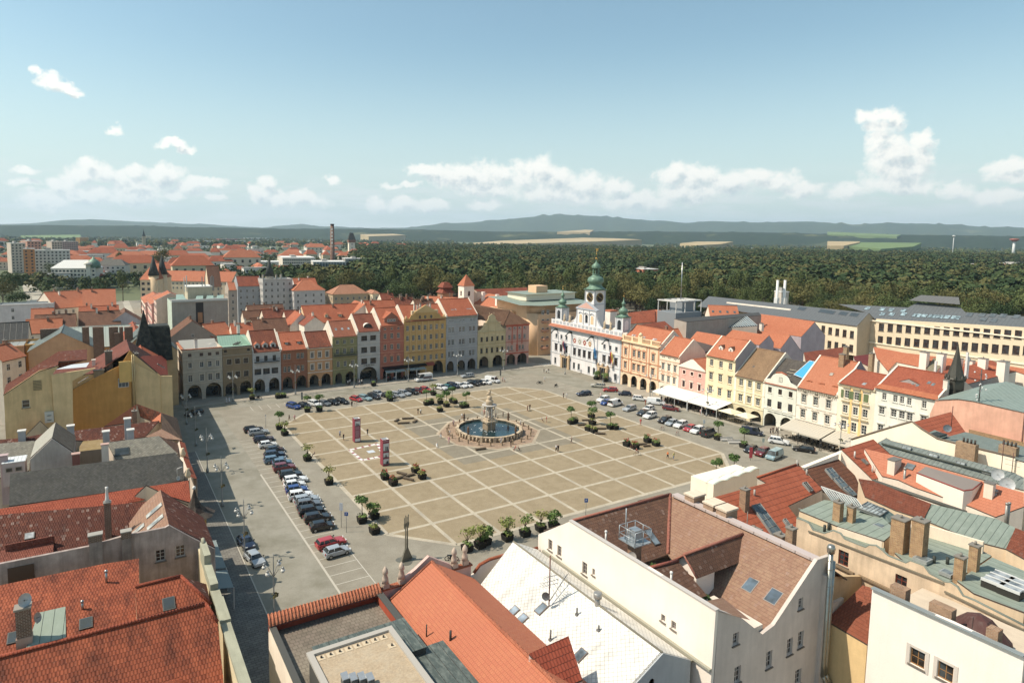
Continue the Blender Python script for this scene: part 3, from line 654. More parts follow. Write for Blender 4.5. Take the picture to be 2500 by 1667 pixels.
def x10(E,d):
 for u0 in(3.4,9.6):
  for i in range(3):skylight(E,(u0+i*.75,2.0,d['H']+1.6),(1,0,0),(0,1,.8),.5,1.1,'d8dcde','9a9a94')
 b=MB(plaster('a9a58e'));
 for i in range(24):b.box(.3+i*.52,-.3,19.1,.52+i*.52,0,19.45)
 b.build('dentils',E)
UB=(1.4,2.75,5.7,7.05,9.9,11.3)
house('town_house','tall blue-grey house with paired windows under arched hoods',41.3,FY,0,12.8,20.0,13,'a2a9b0','adb3b8',T1,[(18.2,.5,.5,(1.5,2.8,5.8,7.1,10,11.3),'s',dict(cols=1,rws=1)),(15.0,1.0,1.9,UB,'s'),(10.6,1.0,2.0,UB,'s'),(6.3,1.0,2.1,UB,'s')],[(.4,3.2,2.1,3.9),(4.5,7.8,2.1,3.9),(8.8,12.2,2.1,4.1)],bands=(17.3,12.9,8.6,4.6),yr=6.6,extra=x10)
def x11(E,d):
 b=MB(plaster('c8bd92'),flat('2c4038'));b.box(-.02,-.3,13.3,12.2,0,13.5);b.box(2.5,-.25,16.6,9.9,0,16.75)
 for u in(.6,2.9,4.6,7.6,9.6,11.6):b.box(u-.08,-.08,8.9,u+.08,0,13.2)
 for u in(4.6,7.5):b.box(u-.07,-.08,13.5,u+.07,0,18)
 b.lathe((5.0,.15,19.3),[(.06,0),(.06,1.1)],6);b.lathe((6.9,.15,19.3),[(.06,0),(.06,1.1)],6);b.build('mouldings',E)
 k=MB(flat('e8e6de'));k.add([(0,.6,13.2),(3.4,.6,13.2),(3.4,8,13.2),(0,8,13.2)]);k.build('terrace',E)
house('gabled_house','cream yellow house with curved baroque gable between the blue-grey and the pink house',54.2,FY,0,12.1,13.5,14,'c9bd94','b0a478',None,[(10.7,.95,1.7,(1.7,4.0,6.2,8.5,10.7),'s',dict(rws=2,fr='4a4238')),(6.5,.95,1.8,(1.7,4.0,6.2,8.5,10.7),'sh',dict(rws=2,fr='4a4238'))],[(.8,4.8,2.3,4.4),(6.6,10.8,2.3,4.5)],gable=[(.1,14.0),(1.2,14.3),(2.2,15.2),(2.7,16.6),(3.6,16.9),(4.3,17.8),(4.6,19.0),(5.0,19.2),(6.0,19.9),(7.0,19.2),(7.4,19.0),(7.7,17.8),(8.6,16.9),(9.5,16.6),(10,15.2),(11,14.3),(12.0,14.0)],bands=(8.9,),ridge='none',extra=x11)
def x12(E,d):
 b=MB(plaster('b86250',.2),plaster('d8d4c8'))
 for u in(2.8,5.1,7.3):b.box(u-.22,-.06,7.9,u+.22,0,14.8)
 b.box(5.1-.45,-.07,5.1,5.1+.45,0,7.9);b.box(.02,-.06,14.6,10.4,0,15.0)
 b.box(.1,-.05,4.3,10.4,0,4.8)
 b.build('pilasters',E)
 q=MB(tile('8a5f4c','75503f',.36,.24,.35,.3));zr=20.0
 q.add([(-1.5,-.5,15.4),(10.9,-.5,15.4),(4.6,4.6,zr)]);q.add([(10.9,-.5,15.4),(10.9,13,15.4),(4.6,4.6,zr)]);q.add([(-1.5,-.5,15.4),(4.6,4.6,zr),(-7.5,9.5,22.4),(-13,9.5,22.4),(-13,6,18.5)]);q.add([(10.9,13,15.4),(-10,18,15.4),(-7.5,9.5,22.4),(4.6,4.6,zr)])
 q.tube([(-1.5,-.5,15.4),(4.6,4.6,zr)],.15,5);q.build('roof',E)
house('corner_house','pink and red painted corner house with brown hipped roof ending the shaded row',66.4,FY,0,10.5,15.5,13,'c2a096','b86250',None,[(14.0,.85,.9,(1.6,3.9,6.2,8.5),'s',dict(rws=1)),(10.7,1.0,1.8,(1.6,3.9,6.2,8.5),'s'),(6.6,1.0,1.8,(1.3,2.7,6.4,7.8),'s')],[(.6,4.4,2.5,4.3),(5.4,9.7,2.5,4.3)],bands=(8.9,),ridge='none',extra=x12)
# ---- north-east row: town hall and sunlit houses, seen facing -X
RX=84.0;RZ=-math.pi/2
def hall(E,d):
 W_=37.2;b=MB(plaster('e4e8ec',.1),plaster('aeb9c4',.1),tile('c87860','b86850'),plaster('cdb795',.2),flat('3a3f42'))
 b.box(-.4,-1.0,14.55,W_+.4,0,14.8,1);b.add([(-.5,-1.1,14.8),(W_+.5,-1.1,14.8),(W_+.5,.05,15.7),(-.5,.05,15.7)],2);b.box(-.5,-1.1,14.74,W_+.5,-.9,14.82,2)
 b.box(-.05,.05,15.0,W_+.05,.4,17.1);b.box(-.1,0,17.1,W_+.1,.5,17.3)
 for i in range(18):u=.7+i*2.06;b.box(u,.02,15.95,u+1.5,.05,16.95,1)
 for u in(.35,11.9,25.7,36.9):b.box(u-.2,-.1,0,u+.2,0,14.5,1)
 b.build('parapet',E)
 t=MB(plaster('c9c4bc',.2));t.box(.4,.5,14.2,W_-.3,16,14.6);t.add([(1,5,14.6),(W_-1,5,14.6),(W_-3,9,17.2),(3,9,17.2)]);t.add([(1,14,14.6),(W_-1,14,14.6),(W_-3,9,17.2),(3,9,17.2)][::-1]);t.build('flat_roof',E)
 g=MB(plaster('e2e7ec',.1),plaster('a9b5c2',.1),plaster('cfa79c',.1));cu=19.5
 prof=[(-7.6,17.3),(7.6,17.3),(6.9,17.8),(6.0,18.9),(5.4,20.2),(5.2,22.8),(-5.2,22.8),(-5.4,20.2),(-6.0,18.9),(-6.9,17.8)]
 wins=[[(cu+x-w/2,z0),(cu+x+w/2,z0)]+[(cu+x+w/2*math.cos(math.pi*i/8),z1+w/2*math.sin(math.pi*i/8))for i in range(9)]for x,w,z0,z1 in((0,1.5,18.0,20.3),)]
 g.plate([(cu+x,z)for x,z in prof],wins,lambda u,z,w:(u,.1+w,z),.7,0)
 g.box(cu-5.5,-.2,22.75,cu+5.5,.9,23.05,1)
 g.mesh([(cu-5.6,-.1,23.05),(cu+5.6,-.1,23.05),(cu,-.1,25.7),(cu-5.6,.9,23.05),(cu+5.6,.9,23.05),(cu,.9,25.7)],[(0,1,2),(5,4,3),(0,2,5,3),(1,4,5,2)],1)
 g.add([(cu-4.4,-.14,23.25),(cu+4.4,-.14,23.25),(cu,-.14,25.3)],2)
 for x in(-5.0,-1.55,1.55,5.0):g.box(cu+x-.16,-.05,17.4,cu+x+.16,.1,22.7,1)
 for x in(-3,0,3):g.tube([(cu+x-1.0,.0,21.1),(cu+x-.5,-.1,21.6),(cu+x,-.1,21.75),(cu+x+.5,-.1,21.6),(cu+x+1.0,.0,21.1)],.12,5,1)
 g.build('gable',E)
 n=MB(plaster('dcc39a',.15),glass('2a3036'))
 for x in(-3,3):n.mesh([(cu+x-.7,.04,18.0),(cu+x+.7,.04,18.0)]+[(cu+x+.7*math.cos(math.pi*i/8),.04,20.2+.7*math.sin(math.pi*i/8))for i in range(9)],[tuple(range(11))])
 n.build('niche',E);put_window(E,(0,.5,0),cu,18.0,1.5,3.0,cols=3,rws=5,fr='4a4f54')
 gr=NTgreen=metal_green()
 def turret(u,y,w,z0,z1,name='turret'):
  T_=MB(plaster('b9c3cd',.1),plaster('e2e7ec',.1),gr,flat('c89a3c',.3,.8),glass('2c2f33'))
  T_.box(u-w/2,y,z0,u+w/2,y+w,z1);T_.box(u-w/2-.25,y-.25,z1,u+w/2+.25,y+w+.25,z1+.3,2)
  for q in(0,1):
   P=[(u+.42*w*.8*x,z0+.9+(z1-z0-2.4)*zz)for x,zz in((-1,0),(1,0))]
   r_=w*.26;cz=z1-1.7
   pts=[(u-r_,z0+.8),(u+r_,z0+.8)]+[(u+r_*math.cos(math.pi*i/8),cz+r_*math.sin(math.pi*i/8))for i in range(9)]
   if q==0:T_.add([(x,y-.03,z)for x,z in pts],4)
   else:T_.add([(u+w/2+.03,y+w/2+(x-u),z)for x,z in pts],1)
  for(a,b_)in((-1,0),(1,0),(-1,1),(1,1)):T_.box(u+a*w/2-.12,y+b_*w-.12,z0,u+a*w/2+.12,y+b_*w+.12,z1,1)
  c=(u,y+w/2,z1+.3);k=w/3.4
  T_.lathe(c,[(2.1*k,0),(1.75*k,.3*k),(1.2*k,.55*k),(1.0*k,.8*k),(1.35*k,1.2*k),(1.6*k,1.7*k),(1.45*k,2.3*k),(1.0*k,2.7*k),(.5*k,3.0*k),(.42*k,3.8*k),(.65*k,4.05*k),(.78*k,4.35*k),(.6*k,4.7*k),(.28*k,5.1*k),(.12*k,6.2*k),(.06*k,6.6*k)],12,2)
  T_.ball((u,y+w/2,c[2]+6.9*k),.28*k,3,8,6);T_.tube([(u,y+w/2,c[2]+7*k),(u,y+w/2,c[2]+8*k)],.05,5,3)
  T_.build(name,E)
 turret(3.5,.6,3.3,17.0,21.8);turret(35.2,.6,3.3,17.0,21.8)
 C_=MB(plaster('e0e5ea',.1),plaster('aab6c2',.1),gr,flat('c89a3c',.35,.7),flat('3a2622'));u0,u1,y0,y1=17.2,21.9,1.4,6.2;cu=19.55;cy=3.8
 C_.box(u0,y0,14.6,u1,y1,29.6)
 for(a,b_)in((u0,y0),(u1,y0),(u0,y1),(u1,y1)):C_.box(a-.18,b_-.18,17,a+.18,b_+.18,29.6,1)
 C_.box(u0-.15,y0-.15,24.6,u1+.15,y1+.15,24.85,1);C_.box(u0-.5,y0-.5,29.6,u1+.5,y1+.5,29.9,2)
 prof=[(3.7,0),(3.0,.45),(2.4,.9),(2.15,1.35),(2.2,1.9),(2.75,2.5),(2.9,3.2),(2.5,4.0),(1.7,4.5),(1.25,4.8),(1.25,5.0)]
 C_.lathe((cu,cy,29.9),prof,16,2,True,math.pi/16);C_.lathe((cu,cy,34.9),[(1.35,0),(1.35,.25)],10,2)
 for i in range(8):a=2*math.pi*i/8;C_.box(cu+1.05*math.cos(a)-.1,cy+1.05*math.sin(a)-.1,35.1,cu+1.05*math.cos(a)+.1,cy+1.05*math.sin(a)+.1,37.2,2)
 C_.cyl((cu,cy,35.1),.35,2.1,8,4)
 C_.lathe((cu,cy,37.2),[(1.5,0),(1.45,.2),(1.55,.6),(1.3,1.2),(.7,1.7),(.25,2.1),(.12,3.0),(.1,3.2)],14,2)
 C_.ball((cu,cy,40.6),.42,3);C_.tube([(cu,cy,40.8),(cu,cy,43.4)],.07,5,3)
 C_.mesh([(cu-.9,cy,42.6),(cu+.1,cy,43.6),(cu+.6,cy,43.0),(cu+.9,cy,44.4),(cu+.2,cy,43.9),(cu-.5,cy,44.2),(cu-.2,cy,43.3)],[(0,1,6),(1,2,4,5,6),(2,3,4)],3);C_.ball((cu,cy,42.2),.22,3)
 C_.build('clock_tower',E)
 for rot,P in((0,(cu,y0-.06,27.1)),(1,(u1+.06,cy,27.1))):
  k=MB(flat('2c2220',.5),flat('d9b45c',.4,.3));r_=1.65
  k.mesh([(r_*math.cos(2*math.pi*i/24),0,r_*math.sin(2*math.pi*i/24))for i in range(24)]+[(r_*math.cos(2*math.pi*i/24),.1,r_*math.sin(2*math.pi*i/24))for i in range(24)],[tuple(range(24))]+[(i,(i+1)%24,24+(i+1)%24,24+i)for i in range(24)])
  for i in range(12):
   a=2*math.pi*i/12;s_,c_=math.sin(a),math.cos(a);k.obox((1.33*s_,-.03,1.33*c_),(.07*c_,0,-.07*s_),(0,.02,0),(.2*s_,0,.2*c_),1)
  k.tube([(1.6*math.cos(2*math.pi*i/24),-.02,1.6*math.sin(2*math.pi*i/24))for i in range(25)],.06,4,1)
  for a,l_ in((R(118),.95),(R(-50),1.35)):k.obox((math.sin(a)*l_/2,-.06,math.cos(a)*l_/2),(.055*math.cos(a),0,-.055*math.sin(a)),(0,.015,0),(math.sin(a)*l_/2,0,math.cos(a)*l_/2),1)
  q=k.build('clock_face',E,P,R(90)*rot)
 for pu in(9.1,29.2):
  p_=MB(plaster('c4ad8a',.2),flat('2c2018'));
  for s_ in(-1,1):p_.box(pu+s_*1.75-.35,-.7,0,pu+s_*1.75+.35,0,4.2);p_.lathe((pu+s_*2.3,-.45,0),[(.32,0),(.24,.3),(.24,3.6),(.34,4.0)],8);p_.ball((pu+s_*2.3,-.5,4.9),.35,0,8,6,1.4)
  p_.box(pu-2.8,-.8,4.1,pu+2.8,0,4.5);p_.ball((pu,-.45,5.0),.5,0,8,6,1.3)
  p_.build('portal',E)
 for gu in(3.6,11.9,20.6+2.9,31.0):
  q=MB(metal('4a5450',.6,.5));q.tube([(gu,.0,13.6),(gu,-.9,13.9),(gu,-1.8,13.5),(gu,-2.6,12.7)],.34,7,0,.16);q.ball((gu,-2.7,12.7),.3);q.tube([(gu-.3,-1.1,14.1),(gu-.7,-1.6,14.8)],.1,5,0,.02);q.tube([(gu+.3,-1.1,14.1),(gu+.7,-1.6,14.8)],.1,5,0,.02);q.build('gargoyle',E)
 cols=['b85a4a','a8a290','b0483c','c08a4a']
 for i,(u,hc)in enumerate(zip((13.7,16.5,19.1,21.9),cols)):
  q=MB(flat(hc,.8),flat('8a9a86',.8),flat('e0d6c0',.8))
  q.mesh([(u+.75*math.cos(a),-.025,11.0+.95*math.sin(a))for a in[2*math.pi*k/12 for k in range(12)]],[tuple(range(12))],0)
  q.mesh([(u+.3*math.cos(a),-.035,11.0+.4*math.sin(a))for a in[2*math.pi*k/8 for k in range(8)]],[tuple(range(8))],2)
  for k in range(7):a=math.pi*k/6;q.box(u+.95*math.cos(a)-.1,-.03,11.2+1.2*math.sin(a)-.1,u+.95*math.cos(a)+.1,-.005,11.2+1.2*math.sin(a)+.16,1)
  q.build('painted_arms',E)
 for pu,st in((7.6,('c8c4bc','b83838','34466e')),(24.9,('3f8fc4','2f78b4')),(33.0,('c0392b','d8b43c'))):
  for i,hc in enumerate(st):
   f=MB(flat(hc,.8));x=pu+i*.55
   vs=[(x+dx,-.7-.35*math.sin(z*1.2+dx*3),10.4-z)for z in[j*.45 for j in range(13)]for dx in(0,.5)]
   f.mesh(vs,[(2*j,2*j+1,2*j+3,2*j+2)for j in range(12)]);f.build('flag',E)
  p_=MB(flat('8a8a88'));p_.tube([(pu,0,8.6),(pu+.3,-1.1,10.7)],.05,5);p_.build('flagpole',E)
 s_=0
def metal_green():
 n=NT('copper_patina');u=n.geo();c=n.mix(n.rng(n.noise(u,1.3,6,.7),.35,.7),hx('7fa58a'),hx('4d6a5a'));return n.fin(c,.55,.4,.2)
WB=dict(fr='4a3428',gl='241c1a')
U1=(3.2,6.15,9.1);U2=(13.8,16.45,19.1,21.8,24.5);U3=(29.2,32.0,34.9)
house('town_hall','white and pale blue baroque town hall with green onion-domed towers and two clock faces',RX,106.2,RZ,37.2,14.6,16,'dfe4ea','b4bfca',None,[(11.3,1.15,1.5,U1+U3,'s',dict(rws=2,fr='8a8f92')),(7.0,1.45,2.5,U1+U2+U3,'sth',dict(cols=3,rws=3,fr='5c4034',gl='241a18')),(1.9,1.2,2.3,(2.9,13.7,16.3,21.7,24.4,34.9),'s',dict(fr='6a6e70',gl='4a4e50',cols=4,rws=1))],[(7.7,10.5,2.6,4.0),(27.8,30.6,2.6,4.0)],bands=(4.9,9.3),ridge='none',cornice=.5,extra=hall,side='d8dce0')
def statue(loc,h,label,m,group=None,name='statue',arms=1):
 b=MB(m);x,y,z=0,0,0
 b.box(-.45,-.45,0,.45,.45,.35);b.lathe((0,0,.35),[(.36*h/2.4,0),(.42*h/2.4,h*.12),(.33*h/2.4,h*.4),(.26*h/2.4,h*.52),(.34*h/2.4,h*.68),(.30*h/2.4,h*.74),(.1*h/2.4,h*.8)],9)
 b.ball((0,0,.35+h*.87),h*.075,0,8,6,1.25)
 b.tube([(.28*h/2.4,0,.35+h*.72),(.55*h/2.4,-.15,.35+h*.6),(.35*h/2.4,-.4,.35+h*.66)],.08*h/2.4,5);b.tube([(-.28*h/2.4,0,.35+h*.72),(-.5*h/2.4,-.1,.35+h*.56),(-.2*h/2.4,-.35,.35+h*.5)],.08*h/2.4,5)
 o=b.build(name,None,loc);return tag(o,label,'statue',group)
stone=plaster('d2c2a4',.35)
for i,(u,lb)in enumerate(((7.3,'stone statue on the town hall parapet, next to the left turret'),(10.4,'stone statue on the town hall parapet, left foot of the central gable'),(28.6,'stone statue on the town hall parapet, right foot of the central gable'),(31.6,'stone statue on the town hall parapet, next to the right turret'))):
 statue((RX+.3,106.2-u,17.3),2.5,lb,stone,'allegory statues on the town hall parapet').rotation_euler.z=RZ
def x_th2(E,d):
 b=MB(plaster('e6cfa8',.12),plaster('d09a78',.1))
 for i in range(4):
  u0=.2+i*4.05;b.box(u0,-.1,14.9,u0+.8,.35,16.6)
  for k in range(7):b.lathe((u0+1.15+k*.4,.1,15.15),[(.09,0),(.15,.4),(.07,.9),(.12,1.1)],6)
  b.box(u0+.8,-.05,14.9,u0+4.05,.3,15.15);b.box(u0+.8,-.05,16.25,u0+4.05,.3,16.5)
 b.box(7.2,-.15,14.9,9.0,.4,17.2);b.lathe((8.1,.1,17.2),[(.5,0),(.7,.4),(.2,1.0)],8)
 b.box(-.02,-.6,14.5,16.2,0,14.95);b.build('balustrade',E)
 c=MB(plaster('cd9470',.1))
 for z in(9.1,4.7):b_=[c.box(.1+k*4.0,-.2,z-.25,.9+k*4.0,0,z+.3)for k in range(5)];c.box(0,-.2,z,16.2,0,z+.16)
 for u in(.4,3.4,4.6,11.0,12.1,15.8):c.box(u-.18,-.1,5,u+.18,0,14.2)
 c.build('pilasters',E)
 for u0 in(2.6,6.9,11.6):
  for i in range(3):skylight(E,(u0+i*.55,1.9,d['H']+.8*1.9),(1,0,0),(0,1,.8),.38,1.1,'e4e6e6','8a7a70')
U_=(1.9,5.65,7.75,9.85,13.7)
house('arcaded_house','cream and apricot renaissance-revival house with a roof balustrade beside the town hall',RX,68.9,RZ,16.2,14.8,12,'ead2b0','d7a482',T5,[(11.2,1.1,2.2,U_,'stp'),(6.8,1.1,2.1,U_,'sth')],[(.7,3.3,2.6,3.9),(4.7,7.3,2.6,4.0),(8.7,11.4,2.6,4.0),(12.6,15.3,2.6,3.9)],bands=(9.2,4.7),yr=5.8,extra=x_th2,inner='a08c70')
def x_w52(E,d):
 b=MB(plaster('ede6d6',.1));b.box(7.3,.3,0,7.5,24,12.6);b.build('firewall',E)
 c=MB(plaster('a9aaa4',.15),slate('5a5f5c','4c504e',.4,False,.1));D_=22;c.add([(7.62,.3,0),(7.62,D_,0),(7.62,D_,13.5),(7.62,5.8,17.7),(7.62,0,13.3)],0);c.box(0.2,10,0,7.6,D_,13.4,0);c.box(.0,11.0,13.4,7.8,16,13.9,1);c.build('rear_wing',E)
house('town_house','cream white house with pointed window hoods and a bare grey flank wall',RX,52.6,RZ,7.7,13.2,12,'ebe2d0','d9b496',T5,[(12.1,.4,.5,(1.2,1.8,3.4,4.0,5.6,6.2),'',dict(cols=1,rws=1)),(9.3,1.05,2.0,(1.4,3.7,6.0),'sh'),(5.7,1.05,1.9,(1.5,3.7,5.9),'sp')],[(.4,3.3,1.8,3.3),(4.3,7.2,1.8,3.4)],bands=(11.3,7.8),yr=5.8,extra=x_w52,inner='a09684')
def x_pink(E,d):
 b=MB(plaster('efe3d8',.1),tile('cc7656','bc6344'),plaster('e8bfb2',.1));pediment(b,4.7,10.95,9.0,0);b.add([(1.6,-.12,11.15),(7.8,-.12,11.15),(4.7,-.12,12.9)],2);b.build('pediment',E)
house('town_house','small pink house with triangular pediment and dark red windows',RX,45.0,RZ,9.4,10.9,18,'dcaa9e','ecdccf',T5,[(9.1,.95,1.0,(1.9,4.7,7.5),'st',dict(rws=2,fr='6a2a24',gl='2c1c1a')),(5.6,.95,1.8,(1.9,4.7,7.5),'sth',dict(fr='6a2a24',gl='2c1c1a'))],[(1,4,1.8,3.0),(5.2,8.4,1.8,3.0)],bands=(3.9,),ridge='perp',sl=.5,top2=11.0,extra=x_pink)
def x_cream(E,d):
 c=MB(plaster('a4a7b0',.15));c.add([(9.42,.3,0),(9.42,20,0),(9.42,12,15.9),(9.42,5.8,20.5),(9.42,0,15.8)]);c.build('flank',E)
 for u in(3.0,6.2):dormer(E,u,2.0,d['H']+1.4,1.3,1.15,d['sl'],plaster('ece8e0',.1),tile('7c4c3c','6a3c30'),(.6,.8))
house('town_house','tall pale yellow house with two white dormers over the white café awning',RX,35.6,RZ,9.4,15.5,12,'e9dcb6','d8cba4',T5,[(13.6,1.15,1.8,(1.8,4.85,7.9),'s'),(9.8,1.15,2.0,(1.8,4.85,7.9),'sh'),(5.9,1.15,2.1,(1.8,4.85,7.9),'sh')],[(.8,3.6,1.8,3.1),(5,8,1.8,3.1)],bands=(3.6,),yr=6.0,extra=x_cream)
def x_brown(E,d):
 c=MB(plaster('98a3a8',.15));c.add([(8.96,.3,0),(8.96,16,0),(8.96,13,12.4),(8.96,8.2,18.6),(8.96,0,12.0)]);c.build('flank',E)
 for u,y in((3.4,3.0),(6.7,2.4)):skylight(E,(u,y,d['H']+.8*y),(1,0,0),(0,1,.8),.5,.6,'8a7460','7a6450')
 g=MB(plaster('eee8d8',.08))
 for u in(.3,3.3,5.9,8.7):g.box(u-.3,-.07,4.4,u+.3,0,11.2)
 g.build('pilasters',E)
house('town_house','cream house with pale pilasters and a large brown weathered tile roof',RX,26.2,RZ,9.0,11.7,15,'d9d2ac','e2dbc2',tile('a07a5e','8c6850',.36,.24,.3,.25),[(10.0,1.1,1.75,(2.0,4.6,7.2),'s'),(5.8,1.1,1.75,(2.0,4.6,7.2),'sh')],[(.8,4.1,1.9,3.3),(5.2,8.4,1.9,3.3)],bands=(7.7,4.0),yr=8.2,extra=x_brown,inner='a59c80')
def x_mint(E,d):
 b=MB(plaster('e6ebe2',.08),tile('c4694a','b05436'),slate('5e564e','4e463f',.35,False,.1),flat('1f9fe0',.5),flat('d8c8a8'))
 b.box(-.02,-.3,11.3,8.6,0,11.5,1);b.tube([(.2,.1,12.3),(1.6,.1,12.6),(2.2,.1,13.6),(3.2,.1,14.3),(4.3,.1,14.5),(5.4,.1,14.3),(6.2,.1,13.6),(6.8,.1,12.6),(8.3,.1,12.2)],.12,5,0)
 b.tube([(2.9,.2,14.35),(4.3,.2,14.7),(5.7,.2,14.35)],.28,5,1)
 b.add([(-.1,.4,11.8),(8.7,.4,11.8),(8.7,8.0,17.0),(-.1,8.0,17.0)],2);b.add([(-.1,15,11.8),(8.7,15,11.8),(8.7,8.0,17.0),(-.1,8.0,17.0)][::-1],2)
 for k in range(3):b.tube([(3.6-.2*k,4.6-k*.9,15.0-k*.62),(5.6-.2*k,4.6-k*.9,15.0-k*.62)],.06,4,4)
 b.build('roof',E)
 t=MB(flat('1f9fe0',.5,k=.9),flat('e8e8e4'));P=[(5.6,3.2,14.2),(8.7,2.6,13.8),(10.6,7.6,17.3),(6.6,8.0,17.5)];t.add(P);t.tube(P+[P[0]],.09,4,1);t.add([(p[0],p[1],p[2]-.1)for p in P][::-1]);t.build('blue_tarpaulin',E)
 for u in(4.3,):put_window(E,(0,-.02,0),u,12.3,.95,1.2,rws=2,fr='6a4a3a')
 text(E,'pivnice a restaurace U Českého kalicha',(4.6,-.04,4.15),.42,flat('4a4a44'))
house('gabled_house','pale mint house with a curved gable and a bright blue tarpaulin on its dark roof',RX,17.3,RZ,8.6,11.3,15,'dbe3d8','e4e8de',None,[(9.8,1.0,1.4,(1.5,4.3,7.1),'s',dict(fr='5a4034',gl='241c1a')),(6.4,1.15,1.9,(1.55,4.35,7.2),'s',dict(fr='5a4034',gl='241c1a'))],[(.4,3.7,2.1,3.8),(4.9,8.1,2.1,3.8)],gable=[(0,12.2),(1.6,12.5),(2.2,13.5),(3.2,14.2),(4.3,14.4),(5.4,14.2),(6.2,13.5),(6.8,12.5),(8.6,12.1)],bands=(5.0,),ridge='none',extra=x_mint,inner='8a8a7c')
def x_w3(E,d):
 b=MB(plaster('b8b4a4',.1),flat('2a2a2a'))
 for i in range(22):b.box(.25+i*.43,-.4,11.35,.42+i*.43,0,12.0)
 for u in(2.0,4.9,7.9):b.box(u-.4,-.03,11.0,u+.4,-.005,11.3,1)
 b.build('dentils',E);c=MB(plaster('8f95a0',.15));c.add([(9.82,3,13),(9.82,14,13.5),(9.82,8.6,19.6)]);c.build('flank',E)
 chimney(E,6.4,7.0,17,20.6,1.2,.9,bricks('b08050','9a7048'));skylight(E,(5.6,4.4,d['H']+.82*4.4),(1,0,0),(0,1,.82),.7,.8,'c8b8a4','9c6a50')
 for u in(2.0,5.0,8.2):
  q=MB(T5);q.tube([(u-.7,1.6,d['H']+1.45),(u,1.5,d['H']+1.75),(u+.7,1.6,d['H']+1.45)],.16,6);q.build('roof_vent',E)
house('town_house','white neoclassical house with window pediments and a large plain orange roof',RX,8.6,RZ,9.8,12.2,17,'e6e4da','d2cdbf',tile('c8775a','bd6a4c',.36,.24,.05,.03),[(9.6,1.1,1.9,(1.8,4.75,7.8),'sth'),(5.9,1.1,2.0,(1.8,4.75,7.75),'stp')],(),bands=(7.8,4.3),yr=8.6,extra=x_w3)
def x_yel(E,d):
 b=MB(plaster('e8c47c',.08),plaster('a59c7c',.1),flat('6c7c4c',.7))
 for u in(3.05,5.2):b.box(u-.28,-.06,3.6,u+.28,0,14.6)
 for z in(14.6,11.3,7.8):
  for u in(1.9,4.1,6.2):b.box(u-.85,-.35,z-.2,u+.85,-.06,z+.05,1)
 for i,u in enumerate((1.9,4.1)):b.box(u-1.15,-.12,12.0,u-.6,-.05,13.8,2)
 b.box(5.7,-.1,12.0,6.7,-.05,13.8,2);b.box(2.5,-.12,12,3.0,-.05,13.8,2);b.box(4.7,-.12,12.0,5.2,-.05,13.8,2)
 b.build('shutters',E);skylight(E,(5.0,1.2,d['H']+.5),(1,0,0),(0,1,.4),.6,.9,'a8b0b4','b0a89c')
house('town_house','bright yellow and cream house with green shutters',RX,-1.2,RZ,8.1,15.2,13,'e9e2cc','d8ceb0',tile('b4583e','a04a34',.4,.26,.15,.08),[(12.9,1.0,1.8,(2.0,4.15,6.2),'s'),(9.45,1.1,1.8,(1.85,4.1,6.2),'s'),(5.7,1.15,2.1,(1.75,4.0,6.2),'s')],(),bands=(3.4,),sl=.4,yr=6.2,extra=x_yel)
def x_mw(E,d):
 b=MB(tile('c8704e','b8603e',.4,.26,.1,.05));b.add([(-.3,-.6,15.8),(12.2,-.6,15.8),(11.4,.9,16.6),(.4,.9,16.6)]);b.build('eave_tiles',E)
 chimney(E,11.6,3.6,16,19.4,.8,.8,plaster('e4e0d4'))
 for u,y in((5.8,3.3),(6.7,3.0),(8.2,4.4),(9.1,4.1)):skylight(E,(u,y,d['H']+.5*y),(1,0,0),(0,1,.5),.45,.8,'7c8488','8a8078')
house('town_house','mint-white four-storey corner house with a low red tiled roof behind the yellow house',RX,-9.3,RZ,11.9,15.8,17,'dfe5de','cfd6cf',tile('b4583e','a04a34',.4,.26,.15,.08),[(14.2,.85,1.5,(1.8,4.0,5.3,6.7,9.5),'s'),(11.0,1.1,1.6,(1.5,3.9,5.5,7.0,9.6),'sh'),(6.9,1.1,1.8,(1.5,3.9,5.5,7.0,9.6),'sh')],(),bands=(),sl=.5,yr=8,extra=x_mw)
